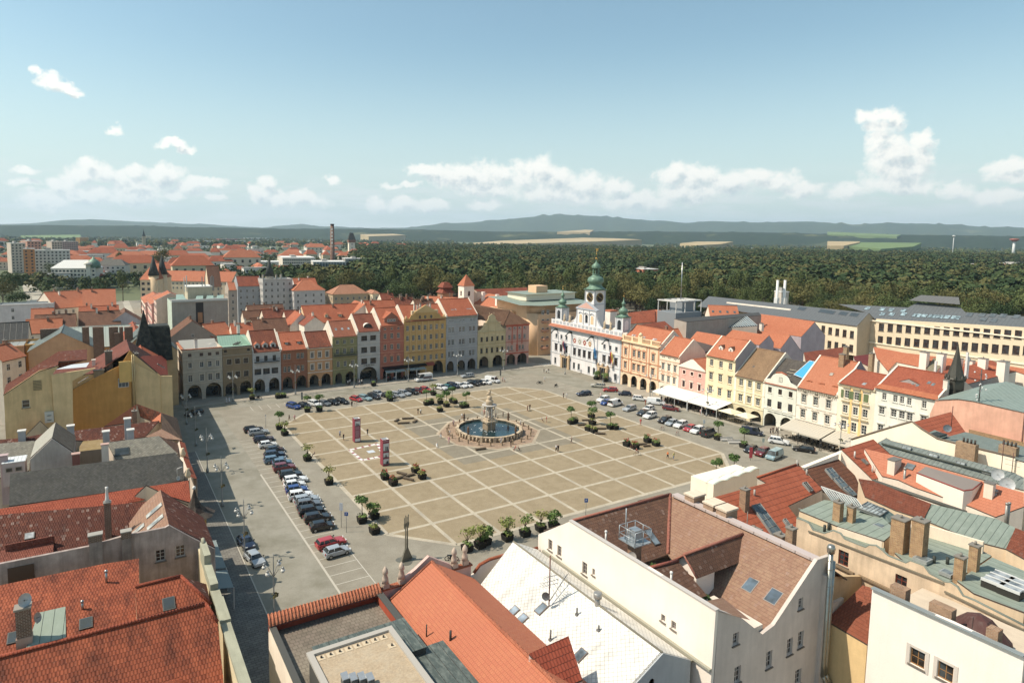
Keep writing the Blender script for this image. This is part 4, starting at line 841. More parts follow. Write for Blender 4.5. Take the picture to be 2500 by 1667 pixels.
# ---- roofs near the camera
def P_S(c,x,y,z,s):P=aZ(c,x,y,z);return((0,-s,1),z-s*P[1])
def P_N(c,x,y,z,s):P=aZ(c,x,y,z);return((0,s,1),z+s*P[1])
def P_W(c,x,y,z,s):P=aZ(c,x,y,z);return((-s,0,1),z-s*P[0])
def P_E(c,x,y,z,s):P=aZ(c,x,y,z);return((s,0,1),z+s*P[0])
def P_H(z):return((0,0,1),z)
def onp(pl,c,x,y):return hit(c,x,y,pl[0],pl[1])
class PH:
 def __init__(s,name,label,wall='d8d0c0',cat='building',group=None):
  s.E=empty(name,(0,0,0),0,label,cat,group);s.w=MB(plaster(wall),flat('4a4540'));s.r={}
 def slab(s,pl,pts,m,base=0.,name='roof',skirt=True,t=.16):
  P=[tuple(onp(pl,*p))if isinstance(p[0],str)else tuple(p)for p in pts]
  A=sum((P[i][0]*P[(i+1)%len(P)][1]-P[(i+1)%len(P)][0]*P[i][1])for i in range(len(P)))
  if A<0:P=P[::-1]
  b=s.r.setdefault((name,m.name),MB(m,flat('5a4a40')));tri=geometry.tessellate_polygon([[Vector((p[0],p[1],0))for p in P]])
  i0=len(b.v);b.v+=P
  for t_ in tri:
   a,c,d=(P[k]for k in t_);cr=(c[0]-a[0])*(d[1]-a[1])-(d[0]-a[0])*(c[1]-a[1])
   if abs(cr)<1e-9:continue
   b.f.append(tuple(i0+k for k in(t_ if cr>0 else t_[::-1])));b.mi.append(0);b.sm.append(False)
  n=len(P)
  for i in range(n):
   p,q=P[i],P[(i+1)%n];b.add([(p[0],p[1],p[2]-t),(q[0],q[1],q[2]-t),q,p],1)
   if skirt:s.w.add([(p[0],p[1],base),(q[0],q[1],base),(q[0],q[1],q[2]-t),(p[0],p[1],p[2]-t)],0)
  return P
 def plate(s,kind,const,pts,wins=(),m=None,depth=.35,name='wall',base=None,wk=None,lo=None):
  """vertical wall in a known plane from photo pixels; wins: (c, x, y, w, h)"""
  fn=(lambda c,x,y:aY(c,x,y,const))if kind=='S' else(lambda c,x,y:aX(c,x,y,const))
  uz=(lambda P:(P[0],P[2]))if kind=='S' else(lambda P:(-P[1],P[2]))
  O=[uz(fn(*p))if isinstance(p[0],str)else tuple(p)for p in pts]
  if lo is not None:O=[(O[0][0],lo)]+O+[(O[-1][0],lo)]
  A=sum(O[i][0]*O[(i+1)%len(O)][1]-O[(i+1)%len(O)][0]*O[i][1]for i in range(len(O)))
  if A<0:O=O[::-1]
  H_=[];W_=[]
  for w in wins:
   u,z=uz(fn(*w[:3]));W_.append((u,z,w[3],w[4]));H_.append([(u-w[3]/2,z-w[4]/2),(u+w[3]/2,z-w[4]/2),(u+w[3]/2,z+w[4]/2),(u-w[3]/2,z+w[4]/2)])
  to3=(lambda u,z,w:(u,const+w,z))if kind=='S' else(lambda u,z,w:(const+w,-u,z))
  b=MB(m or s.w.mats[0],flat('7a6f62'));b.plate(O,H_,to3,depth)
  for(u,z,w,h)in W_:
   P=[to3(u+dx,z-h/2-.06+dz,dw)for dx in(-w/2-.12,w/2+.12)for dz in(-.05,.05)for dw in(-.14,.02)]
   b.mesh(P,[(0,1,3,2),(4,6,7,5),(0,2,6,4),(1,5,7,3),(0,4,5,1),(2,3,7,6)],1)
  o=b.build(name,s.E)
  for(u,z,w,h)in W_:
   P=to3(u,z-h/2,.16);an=0 if kind=='S' else-math.pi/2;put_window(s.E,(P[0],P[1],an),0,P[2],w,h,**(wk or{}))
  return o
 def win(s,kind,c,x,y,const,w,h,**k):
  P=aY(c,x,y,const)if kind=='S' else aX(c,x,y,const)
  T=(P[0],const-.07,0)if kind=='S' else(const-.07,P[1],-math.pi/2)
  return put_window(s.E,T,0,P[2]-h/2,w,h,**k)
 def box(s,name,x0,y0,z0,x1,y1,z1,m,m2=None,top=None):
  b=MB(m,m2 or m);b.box(x0,y0,z0,x1,y1,z1)
  if top:b.box(min(x0,x1)-.1,min(y0,y1)-.1,z1,max(x0,x1)+.1,max(y0,y1)+.1,z1+top,1)
  return b.build(name,s.E)
 def chim(s,c,x,y,z,h,w=.8,d=.8,m=None,n=2,low=1.5):
  P=aZ(c,x,y,z+h);return chimney(s.E,P[0],P[1],z-low,z+h,w,d,m,n)
 def sky(s,pl,c,x,y,w=.8,h=1.3,gl='5d6f7c',fr='6a6258'):
  n=Vector(pl[0]);up=Vector((-n.x,-n.y,0));up=Vector((up.x,up.y,(-(n.x*up.x+n.y*up.y))/n.z));e=Vector((0,0,1)).cross(up).normalized()
  return skylight(s.E,onp(pl,c,x,y),e,up,w,h,gl,fr)
 def rod(s,name,pts,r,m,n=6):
  b=MB(m);b.tube(pts,r,n);return b.build(name,s.E)
 def ridge(s,pl,*pts,m=None,r=.16):
  b=MB(m or T1);b.tube([Vector(onp(pl,*p))+Vector((0,0,.05))for p in pts],r,6);return b.build('ridge_tiles',s.E)
 def done(s):
  if s.w.f:s.w.build('wall',s.E)
  for(nm,_),b in s.r.items():b.build(nm,s.E)
  return s.E
N1=tile('b4532f','8c3c22',.40,.27,.85,.25,.0,'3c211a');N2=tile('7c4030','5a2a22',.38,.26,.5,.35,.9,'35201c',.55);N3=tile('a8482c','8e3a24',.38,.26,.25,.08)
N4=tile('c9704e','c2664a',.34,.24,.05,.02,0,'8a4a34',.35);N5=tile('7c5444','66443a',.36,.3,.3,.2,.6,'38251f',.6);N6=tile('a97f6b','96695a',.36,.3,.2,.25,.5,'5a3c32',.45)
N7=tile('b75c3c','a54e32',.75,.6,.12,.04,0,'5a2c20',.45);N8=tile('8a5242','6e4034',.42,.3,.3,.2,.3)
SL1=slate('55544f','45443f',.42,True,.12);SL2=slate('96907e','7c776a',.5,True,.5);GRN=seam('7d8c7c',.75,.35,.6,'68766a');GRY=seam('54605a',.9,.5,.55,'424c48')
WHT=slate('eeeae0','e4e0d6',.55,True,.06)
# --- L1: big roof at the bottom left
a=PH('roof_house','large old red-orange tiled roof with a green metal dormer, at the bottom left corner','cbb790')
pl=P_S('i',900,1105,14,.75)
a.slab(pl,[('i',-400,1440),('i',0,1340),('i',900,1105),('i',1840,855),('i',1950,1020),('i',2000,1500),('i',2010,1640),('i',-600,1900)],N1);a.ridge(pl,('i',-400,1440),('i',1840,855),m=N3);a.ridge(pl,('i',1840,855),('i',1950,1020),m=N3)
pb=P_S('i',0,830,13.2,.30)
B_=a.slab(pb,[('i',-400,800),('i',0,690),('i',920,500),('i',1245,450),('i',1250,1005),('i',900,1130),('i',0,1365),('i',-400,1470)],N1)
pc=P_S('i',1300,700,14.2,.6);a.slab(pc,[('i',1212,705),('i',1620,610),('i',1890,860),('i',1830,880),('i',1250,1030),('i',1225,970)],N1);a.ridge(pc,('i',1212,705),('i',1620,610),m=N3);a.ridge(pc,('i',1620,610),('i',1890,860),m=N3)
q1,q2,q3=onp(pc,'i',1620,610),onp(pc,'i',1890,860),aZ('i',1850,680,11.5);a.slab(None,[tuple(q1),tuple(q2),tuple(q3)],N2)
g0=[onp(pb,'i',330,930),onp(pb,'i',590,880),onp(pb,'i',590,1190),onp(pb,'i',215,1290)]
gd=MB(seam('93a08c',.8,.25,.6,'7f8d7a'),flat('39423c'));tp=[aZ('i',345,935,14.6),aZ('i',587,880,14.6),aZ('i',590,1190,13.9),aZ('i',225,1280,13.9)]
gd.add(tp[::-1],0);[gd.add([(tp[i][0],tp[i][1],11),(tp[(i+1)%4][0],tp[(i+1)%4][1],11),tp[(i+1)%4],tp[i]],1)for i in range(4)];gd.build('dormer',a.E)
ch=aZ('i',205,890,17.0);q=MB(bricks('7c5642','5c4034'),flat('9a8f80'),plaster('b79c8c'));q.box(ch[0]-.5,ch[1]-.4,13.4,ch[0]+.5,ch[1]+.4,17.0);q.box(ch[0]-.55,ch[1]-.45,12,ch[0]+.55,ch[1]+.45,14.6,2);q.box(ch[0]-.6,ch[1]-.5,17,ch[0]+.6,ch[1]+.5,17.15,1);q.build('chimney',a.E)
def dish(E,P,r,tilt=(1,-1.2,.5),m='c8c8c4'):
 b=MB(metal(m,.5,.3),flat('55534f'));d=Vector(tilt).normalized();M_=d.to_track_quat('Z','Y').to_matrix();vs=[Vector(P)];fs=[]
 for j,(rr,zz)in enumerate(((.45*r,.02*r),(.8*r,.1*r),(r,.2*r))):
  for k in range(14):t=2*math.pi*k/14;vs.append(Vector(P)+M_@Vector((rr*math.cos(t),rr*math.sin(t),zz)))
 for k in range(14):fs.append((0,1+k,1+(k+1)%14))
 for j in range(2):
  for k in range(14):fs.append((1+j*14+k,15+j*14+k,15+j*14+(k+1)%14,1+j*14+(k+1)%14))
 b.mesh(vs,fs,0,True);b.tube([Vector(P),Vector(P)+M_@Vector((0,0,.75*r))],.025,4,1);b.tube([Vector(P),Vector(P)-Vector((0,0,1.2*r))],.04,5,1)
 return b.build('satellite_dish',E)
dish(a.E,(ch[0]+.1,ch[1],17.6),.55);dish(a.E,(ch[0]+.9,ch[1]-.1,15.9),.42,(1,-.6,.4),'a89c94')
for x,y in((770,1035),(130,1160)):a.sky(pb,'i',x,y,.9,1.1,'4c514c','6a6a64')
a.sky(pc,'i',1513,858,.9,1.1,'4c514c','6a6a64')
for x,y,h in((740,905,.9),(955,665,1.3)):
 P=onp(pb,'i',x,y);q=MB(metal('b8b8b4'));q.cyl((P[0],P[1],P[2]-.2),.11,h,8);q.ball((P[0],P[1],P[2]+h-.15),.17);q.build('flue_pipe',a.E)
q=MB(N1,flat('1c1816'),plaster('a89680'));P=onp(pl,'i',1540,1560);
q.lathe((P[0],P[1]-.3,P[2]-1.4),[(1.7,0),(1.65,.6),(1.3,1.1),(.7,1.5),(.1,1.65)],16,0);q.box(P[0]-1.1,P[1]-2.1,P[2]-2.4,P[0]+1.1,P[1]-1.5,P[2]-.7,1);q.build('eyebrow_dormer',a.E)
q=MB(plaster('a3a995',.4),plaster('d6cba6',.3));XF=-53.6
q.box(XF-.35,-34.5,0,XF+.05,-6.3,11.6,1);q.box(XF-.5,-34.5,11.6,XF+.35,-17,12.0);q.box(XF-.5,-17,11.6,XF+.25,-12.6,12.6);q.box(XF-.45,-12.6,11.6,XF+.2,-9.2,13.6)
q.tube([(XF-.1,-9.6,13.5),(XF-.1,-9.0,13.8),(XF-.1,-8.6,13.4)],.2,8)
q.box(XF-.55,-23.2,12.0,XF+.4,-19.0,12.25);q.build('cornice',a.E);a.done()
# --- L2: house with pale dusty firewall and a gable with two windows
a=PH('roof_house','pale pinkish-grey gable wall with two small windows and peeling plaster, left foreground','b9ada8')
YS=-6.0
DW=dict(fr='c8c4bc',gl='3a1c18',cols=2,rws=3)
a.plate('S',YS,[('i',-300,560),('i',0,500),('i',790,345),('i',1090,255),('i',1175,235),('i',1480,175),('i',1515,155),('i',1700,255),('i',1925,368),('i',1905,620)],[('i',1438,425,1.0,1.35),('i',1617,385,1.0,1.35)],plaster('b6aaa6',.75),lo=0,wk=DW)
q=MB(plaster('a49c98',.9),bricks('6e5244','584038'),flat('a8a296'));
for x,y,w in((855,255,1.2),(1130,225,.9)):
 P=aY('i',x,y,YS);q.box(P[0]-w/2,YS-.5,9.5,P[0]+w/2,YS+.2,P[2]-.4,0);q.box(P[0]-w/2-.05,YS-.55,P[2]-.4,P[0]+w/2+.05,YS+.25,P[2]+.3,1);q.box(P[0]-w/2-.1,YS-.6,P[2]+.3,P[0]+w/2+.1,YS+.3,P[2]+.42,2)
q.build('chimney',a.E)
q=MB(flat('5c4636',.9));P=aY('i',190,595,YS-.06);q.box(P[0]-1.1,YS-.1,P[2]-.9,P[0]+1.1,YS+.05,P[2]+.9);q.build('shutter_door',a.E)
pw=P_W('i',1500,160,14.8,.75);Ap=aY('i',1515,158,YS);Bk=(Ap[0],5.6,Ap[2]);el_=aY('i',1180,240,YS);er=aY('i',1925,365,YS)
Ap=Ap+np.array([0,.42,.05]);a.slab(None,[tuple(Ap),Bk,(el_[0],5.6,el_[2]-2.6),(el_[0],YS+.42,el_[2]-2.6)],N6);a.slab(None,[tuple(Ap),Bk,(er[0],3.5,er[2]),(er[0]+.1,YS+.42,er[2])],N2)  # east slope's shade is put into darker tiles, sunlit west slope paler
pw=((-(Ap[2]-el_[2]+2.6)/(Ap[0]-el_[0]),0,1),Ap[2]-(Ap[2]-el_[2]+2.6)/(Ap[0]-el_[0])*Ap[0])
for x,y in((1385,25),(1395,130),(1225,210)):a.sky(pw,'i',x,y,.8,2.0,'d8d4c8','b8b4a8')
pr_=P_S('i',600,-20,14.2,.62);R_=a.slab(pr_,[('i',-400,60),('i',0,60),('e',1000,1440),('e',1380,1400),('i',1180,230),('i',1085,250),('i',800,335),('i',0,495),('i',-400,560)],N2);a.sky(pr_,'i',265,250,.8,.7,'d8d8d4','8a8278')
P=onp(pr_,'i',975,270);a.r;chimney(a.E,P[0],P[1],10,15.6,.7,.7,bricks('7e4c38','643c2e'));q=MB(flat('d8d4cc'));q.lathe((P[0],P[1],15.6),[(.35,0),(.2,.5),(.12,1.6),(.18,1.9)],8);q.build('chimney_pot',a.E)
q=MB(tile('9a5040','7c3c30'));P=onp(pr_,'i',235,420);q.obox((P[0],P[1],P[2]+.3),(2.6,0,0),(0,.8,.35),(0,-.05,.1));q.box(P[0]-1.9,P[1]+.5,P[2]-.3,P[0]+2.7,P[1]+.7,P[2]+1.4);q.build('dormer',a.E)
a.done()
# --- L3: bright red strip roof with hipped orange dormer and brown strip, pointed metal turret by the street
a=PH('roof_house','narrow bright red tiled roof with a hipped dormer, below the dark slate roof','d2c4a8')
p3=P_S('e',900,1330,13.2,.7);a.slab(p3,[('e',-300,1530),('e',0,1475),('e',1690,1222),('e',1715,1420),('e',1480,1350),('e',1310,1265),('e',1130,1435),('e',0,1545),('e',-300,1590)],tile('b85236','a4442c',.36,.3,.15,.05))
p3b=P_S('e',600,1430,11.6,.5);a.slab(p3b,[('e',-300,1540),('e',0,1500),('e',1200,1345),('e',1390,1400),('e',900,1560),('e',-300,1640)],tile('84604e','6e4c3e',.36,.26,.3,.3));q=MB(seam('75827c',.8,.4));P=[Vector(onp(p3b,'e',x,y))+Vector((0,0,.5))for x,y in((520,1450),(770,1430),(755,1520),(485,1540))];q.add(P[::-1]);q.build('rooflight',a.E)
A1,A2,A3,A4=aZ('e',1312,1262,13.9),aZ('e',1130,1433,11.3),aZ('e',1335,1405,11.6),aZ('e',1745,1470,10.8);a.slab(None,[tuple(A1),tuple(A2),tuple(A3)],N4);a.slab(None,[tuple(A1),tuple(A3),tuple(A4)],T1)
P=aZ('e',1760,1500,10.5);q=MB(plaster('d0a860'),slate('4a3c34','3c302a',.3),flat('e0dcd0'));q.box(P[0]-1.6,P[1]-2,0,P[0]+1.0,P[1]+1.5,10.2);q.lathe((P[0]-.2,P[1]-.2,10.2),[(2.6,0),(1.5,.5),(.8,1.3),(.35,2.4),(.12,3.3),(.08,3.5)],8,1,False);q.ball((P[0]-.2,P[1]-.2,13.9),.25,2);q.build('turret',a.E);a.done()
# --- L4: dark slate roof
a=PH('roof_house','long dark grey slate roof with a red tiled gable edge towards the street','c8beb0')
p4=P_S('e',800,1070,14.0,.72);a.slab(p4,[('e',90,1160),('e',1570,972),('e',1645,1060),('e',1650,1215),('e',1440,1262),('e',80,1450)],SL1)
q=MB(tile('b4563a','a0482e',.34,.24,.1),plaster('cdc5b8'));
for x0,y0,x1_,y1_ in((1608,868,1650,1040),(1650,1040,1710,1190)):
 A,B_=aZ('e',x0,y0,11.5),aZ('e',x1_,y1_,11.0);q.add([A,B_,B_+np.array([.9,0,-.5]),A+np.array([.9,0,-.5])][::-1]);q.add([A,B_,B_-np.array([.6,0,1]),A-np.array([.6,0,1])],1);q.add([B_+np.array([.9,0,-.5]),A+np.array([.9,0,-.5]),(A[0]+.9,A[1],0),(B_[0]+.9,B_[1],0)],1)
q.build('street_gable',a.E)
for x,y in((1640,965),(1685,1150)):P=aZ('e',x,y,11.8);q=MB(plaster('d8c8a8',.3));q.lathe((P[0],P[1],11),[(.3,0),(.45,.5),(.2,1.1),(.3,1.4)],8);q.build('finial',a.E)
a.rod('antenna',[aZ('e',1593,1200,11.4),aZ('e',1588,1115,13.2)],.05,flat('b8b4ac'));a.rod('antenna',[aZ('e',1590,1118,13.1),aZ('e',1636,1100,13.2)],.08,flat('d0ccc4'));dish(a.E,aZ('e',1595,1200,11.6),.35);a.done()
# --- L5: mossy grey shingle roof, grey gable house, roof terrace
a=PH('roof_house','mossy pale grey shingled roof with a double skylight, above the dark slate roof','c9c2b6')
p5=P_S('e',1100,860,13.6,.62);a.slab(p5,[('e',960,882),('e',1425,822),('e',1600,985),('e',1040,1035)],SL2);[a.sky(p5,'e',x,y,1.0,1.4,'39403f','5a5850')for x,y in((1065,970),(1125,962))]
q1=[tuple(onp(p5,'e',1425,822)),tuple(onp(p5,'e',1600,985)),tuple(aZ('e',1600,890,11))];a.slab(None,q1,N5)
a.box('terrace_wall',-67.5,26.5,0,-61.7,27,12.6,plaster('8c979c',.35));q=MB(ground('9a7e44','a89060',1.2,h3='8c6a4c'));q.add([aZ('e',680,965,12.3),aZ('e',945,935,12.3),aZ('e',940,850,12.3),aZ('e',745,870,12.3)]);q.build('roof_terrace',a.E)
for x,y,z1 in((940,900,14.0),(680,985,13.2)):P=aZ('e',x,y,z1);a.box('chimney',P[0]-.5,P[1]-.4,8,P[0]+.5,P[1]+.4,z1,plaster('d8d2c8')if x>800 else plaster('8c5a50'),flat('c8a090'),.15)
a.done()
a=PH('gable_house','pale grey gabled rear house with a brown wooden roof, left of the roof terrace','b4b0aa')
Y5=32.2;a.plate('S',Y5,[('e',270,1035),('e',465,850),('e',650,975)],(),plaster('b2aeaa',.4),lo=0);A,B_,C_=aY('e',268,1030,Y5),aY('e',466,845,Y5),aY('e',660,975,Y5);L_=9.5
A,B_,C_=A+np.array([0,.42,.05]),B_+np.array([0,.42,.05]),C_+np.array([0,.42,.05]);a.slab(None,[tuple(A),tuple(B_),(B_[0],Y5+L_,B_[2]),(A[0],Y5+L_,A[2])],seam('b0a898',.4,.3));a.slab(None,[tuple(B_),tuple(C_),(C_[0],Y5+L_,C_[2]),(B_[0],Y5+L_,B_[2])],seam('6c5c4a',.35,.4,.8,'54483c'));a.done()
a=PH('roof_house','low grey-green shingled roof at the left edge beside the grey gabled house','bcb6aa');p=P_S('e',100,880,12.6,.55);a.slab(p,[('e',-300,920),('e',0,890),('e',300,865),('e',400,900),('e',270,1040),('e',260,1130),('e',80,1160),('e',0,1200),('e',-300,1260)],SL2)
P=aZ('e',130,1040,12.6);a.box('dormer',P[0]-1.4,P[1]-1.2,9,P[0]+1.4,P[1]+1.6,12.6,plaster('bcb0b0'),seam('dfe4e6',.5,.1),.1);[put_window(a.E,(P[0],P[1]-1.28,0),dx,11.2,.9,.7,cols=1,rws=1,fr='a89888',gl='2c2418')for dx in(-.6,.6)];P=aZ('e',40,1030,13);a.box('chimney',P[0]-.5,P[1]-.5,6,P[0]+.4,P[1]+.4,13.6,plaster('b0a0a4'),None,.12);a.done()
# --- L6, L7
a=PH('roof_house','wide dark red-brown tiled roof with four pale blue-grey chimneys','bfb5a4');p6=P_S('e',1000,735,12.8,.5);a.slab(p6,[('e',-300,900),('e',0,855),('e',200,840),('e',400,800),('e',680,772),('e',1428,686),('e',1300,832),('e',960,880),('e',700,862),('e',300,872),('e',0,895),('e',-300,930)],N2)
for x,y,h in((1143,670,15.2),(1170,770,14.2),(950,785,14.0),(633,735,14.6),(195,780,14.0)):P=aZ('e',x,y,h);a.box('chimney',P[0]-.5,P[1]-.5,9,P[0]+.5,P[1]+.5,h,plaster('a9b0b8'),flat('d8d4cc'),.18)
a.done()
a=PH('roof_house','orange and brown striped hipped roof beside the street awnings, below the yellow house','c4b69c')
r0,r1_,e1,e2,w0=aZ('e',1228,535,15.2),aZ('e',1445,618,13.6),aZ('e',1590,665,11.2),aZ('e',1640,862,11.2),aZ('e',935,735,11.4)
a.slab(None,[tuple(w0),tuple(r0),tuple(aZ('e',1240,640,12.8)),tuple(aZ('e',1180,700,11.8))],N4);a.slab(None,[tuple(r0),tuple(e1),tuple(r1_),tuple(aZ('e',1360,690,12)),tuple(aZ('e',1240,640,12.8))],tile('b0583c','6a4236',.5,.5,.2,.1,0,'3a2a24',.8));a.slab(None,[tuple(r1_),tuple(e1),tuple(e2),tuple(aZ('e',1450,760,12.2))],tile('5c4438','483630',.5,.5,.2,.1));a.slab(None,[tuple(aZ('e',1300,830,12.2)),tuple(aZ('e',1450,760,12.4)),tuple(e2)],N6,skirt=False);a.slab(None,[tuple(r1_),tuple(aZ('e',1360,690,12)),tuple(aZ('e',1440,700,12.6))],N4,skirt=False)
chimney(a.E,*aZ('e',1205,610,14.6)[:2],11,14.8,.8,.8);a.done()
a=PH('roof_house','small orange hipped roof in the courtyard under the yellow house','c8ba9c');A1,A2,A3,A4=aZ('e',360,685,13),aZ('e',225,820,10.5),aZ('e',320,800,10.5),aZ('e',440,760,10.8);a.slab(None,[tuple(A1),tuple(A2),tuple(A3)],N4);a.slab(None,[tuple(A1),tuple(A3),tuple(A4)],tile('8a4030','6c3228'));a.done()
# --- L8: the yellow gabled house
a=PH('yellow_house','large yellow house with blank gable walls and dark red roofs by the street corner','d9bd84')
YW,YO=58.0,64.0
q=MB(plaster('dcc48e',.25),plaster('cf9f4e',.25),plaster('e0c998',.2))
a.plate('S',YO,[('e',1178,70),('e',1190,165),('e',1300,215),('e',1440,285),('e',1545,285),('e',1555,600)],(),plaster('dbc28c',.3),lo=0,name='gable_wall')
a.plate('S',YO-.05,[('e',655,750),('e',625,425),('e',850,303),('e',1083,188),('e',1165,58),('e',1179,70),('e',1180,500)],(),plaster('cc9a46',.3),lo=0,name='gable_wall')
q_=a.win('S','e',1108,345,YO-.1,1.9,1.9,cols=3,rws=2,fr='d8d4cc',gl='6a7478')
a.box('wall_panel',-59.9,YO-.5,17.0,-57.6,YO-.1,21.3,plaster('dcb863'))
for dx in(0,.35):a.rod('flue_pipe',[(-57.5+dx,YO-.55,10.8),(-57.5+dx,YO-.55,22.6)],.12,metal('c8b078',.5,.5))
R1=tile('8c4434','70342a',.36,.26,.35,.2,.3);
YO+=.42
a.slab(None,[tuple(aY('e',625,418,YO)),tuple(aY('e',1085,185,YO)),tuple(aY('e',1165,55,YO)),(-57.8,84,22.8),(-68.6,84,16.2)],R1);q2=P_W('e',740,300,17.6,.6)
a.slab(None,[tuple(aY('e',1165,55,YO)),tuple(aY('e',1440,280,YO)),(-52.3,90,17.6),(-57.8,84,22.8)],tile('5c3028','4a2822'))
pE_=((1.0,0,1),23.2-57.7);a.slab(pE_,[('e',1258,118),('e',1440,276),('e',1508,275),('e',1490,100),('e',1280,105)],tile('a83e26','8e3420',.4,.3,.2,.05))
skylight(a.E,(-51.9,68,18.9),(0,1,0),(-1,.0,.75),.9,1.5,'5c6460','8c8c84')
for k in range(4):P=onp(P_W('e',740,300,18.0,.55),'e',735+k*5,275+k*18);skylight(a.E,(P[0],P[1],P[2]+.15),(0,1,0),(1,0,.6),.28,1.9,'d8d8d4','c8b8a8')
for x,y,w in((975,110,1.3),(1215,130,1.1)):P=aY('e',x,y,YO+1);chimney(a.E,P[0],YO+1.2,15,P[2]+1.0,w,1.0,bricks('6a4034','54342c'),2)
P=aY('e',890,255,YO-.1);a.box('chimney',P[0]-1.0,YO-.45,P[2]-1.2,P[0]+.9,YO+.2,P[2]+.5,bricks('a88c60','8c7450'),flat('8c8070'),.12)
a.plate('S',YW,[('e',465,280),('e',470,540),('e',490,800)],(),plaster('dcc48a',.3),lo=0)if False else None
a.plate('S',YW,[('e',50,800),('e',35,450),('e',350,240),('e',520,195),('e',525,200),('e',460,285),('e',475,560),('e',490,700)],[('e',232,535,1.2,1.5)],plaster('d8bf88',.4),lo=0,wk=dict(fr='d8d0bc',gl='6a5a44',cols=1,rws=2))
a.plate('S',YW-.3,[('e',490,705),('e',460,275),('e',855,215),('e',650,330),('e',655,640),('e',660,745)],(),plaster('dfc791',.3),lo=0,name='wing_wall')
a.slab(None,[tuple(aY('e',30,455,YW)),tuple(aY('e',50,365,YW+2)),tuple(aY('e',525,65,YW+6)),tuple(aY('e',780,45,YW+10)),tuple(aY('e',780,140,YW+2)),tuple(aY('e',525,155,YW+1)),tuple(aY('e',520,190,YW)),tuple(aY('e',350,240,YW))],tile('80402f','6a3226',.36,.26,.3,.2,.5),skirt=False)
q=MB(seam('d8dce0',.35,.1,.4,'c0c4c8'),plaster('dcc896'));z_=17.9;q.add([aZ('e',458,280,z_),aZ('e',850,215,z_),aZ('e',835,160,z_+.3),aZ('e',510,200,z_+.3)]);q.build('metal_roof',a.E);P=aZ('e',840,150,20);a.box('chimney',P[0]-.3,P[1]-.3,15,P[0]+.3,P[1]+.3,20.2,plaster('e8e4dc'),None,.1)
P=aY('e',335,365,YW-.06);q=MB(flat('8c7c54'));[q.box(P[0]-.65,YW-.12,P[2]-1.0+k*.28,P[0]+.65,YW-.02,P[2]-.86+k*.28)for k in range(7)];q.build('vent_grille',a.E)
P=aY('e',443,650,YW-.1);q=MB(flat('d8d4c4'),flat('6c6c64'));q.box(P[0]-.7,YW-.6,P[2]-1,P[0]+.7,YW-.02,P[2]+1);[q.lathe((P[0],YW-.62,P[2]+dz),[(.38,0),(.38,.03)],12,1)for dz in(-.5,.35)];q.build('air_conditioner',a.E)
a.slab(None,[(-72,70,19.6),(-58,70,19.6),(-58,64.4,19.2),(-72,64.4,19.2)],R1);a.done()
# --- near row, south of the square: X -50 .. 90, front line Y = -22
a=PH('flat_roofed_house','flat-roofed house with red tiled parapet, slate box and gravel roof','ebe5d6')
b=MB(plaster('ece6d8',.2),ground('8c7c6c','7c7060',.8,.6,.5,.5,h3='b0a48c'),flat('55544e'),plaster('a4492e',.3),N4)
b.box(-49.6,-60,0,-38.2,-22,9.2,0);b.add([(-49.2,-60,9.206),(-38.6,-60,9.206),(-38.6,-22.4,9.206),(-49.2,-22.4,9.206)],1)
b.box(-49.6,-60,9.2,-49.2,-22.4,10.0,0);b.box(-49.7,-60,10.0,-49.1,-22.5,10.1,2);b.box(-38.6,-60,9.2,-38.2,-22.4,10.2,3);b.box(-38.7,-60,10.2,-38.0,-22.3,10.3,2)
b.box(-49.6,-22.4,9.2,-38.2,-22,10.45,3);b.build('wall',a.E)
t=MB(tile('cf7a5a','bc6648',.5,.34,.2,.05),flat('7c3c2a'));t.add([(-49.7,-23.0,10.2),(-38.1,-23.0,10.2),(-38.1,-22.1,10.95),(-49.7,-22.1,10.95)]);t.add([(-49.7,-21.4,10.5),(-38.1,-21.4,10.5),(-38.1,-22.1,10.95),(-49.7,-22.1,10.95)][::-1]);t.add([(-49.7,-23.0,10.05),(-38.1,-23.0,10.05),(-38.1,-22.9,10.2),(-49.7,-22.9,10.2)],1)
for i in range(34):x=-49.6+i*.345;t.tube([(x,-23.02,10.24),(x,-22.08,10.99)],.085,6,0)
t.build('parapet_tiles',a.E)
s_=MB(GRY,flat('4a4f4a'));s_.box(-47.2,-34,9.2,-38.5,-29.2,11.0,1);s_.add([(-47.4,-34,11.02),(-38.4,-34,11.02),(-38.4,-29.0,11.02),(-47.4,-29.0,11.02)]);s_.box(-41,-60,9.2,-36.4,-33.2,10.4,1);s_.add([(-41,-60,10.42),(-36.3,-60,10.42),(-36.3,-33.1,10.42),(-41,-33.1,10.42)]);s_.build('metal_clad_box',a.E)
g=MB(ground('c9b08c','b89e7c',5,h3='d4c2a4'),flat('b8b0a4',.7),flat('54524c'));g.box(-48.4,-60,9.2,-41.0,-31.8,12.2,2);g.box(-48.6,-60,12.2,-48.1,-31.6,12.45,1);g.box(-48.1,-32.1,12.2,-41.3,-31.6,12.45,1);g.box(-41.3,-60,12.2,-40.8,-31.6,12.45,1);g.add([(-48.1,-60,12.24),(-41.3,-60,12.24),(-41.3,-32.1,12.24),(-48.1,-32.1,12.24)]);g.build('gravel_roof',a.E)
for i in range(9):P=(-47.6+i*.8,-32.6,12.24)if i<8 else(-41.8,-34,12.24);q=MB(flat('4a4038'),flat('d6c09c'));q.box(P[0]-.32,P[1]-.3,12.245,P[0]+.32,P[1]+.3,12.27,1);q.cyl((P[0],P[1],12.27),.09,.15,8);q.build('roof_drain',a.E)
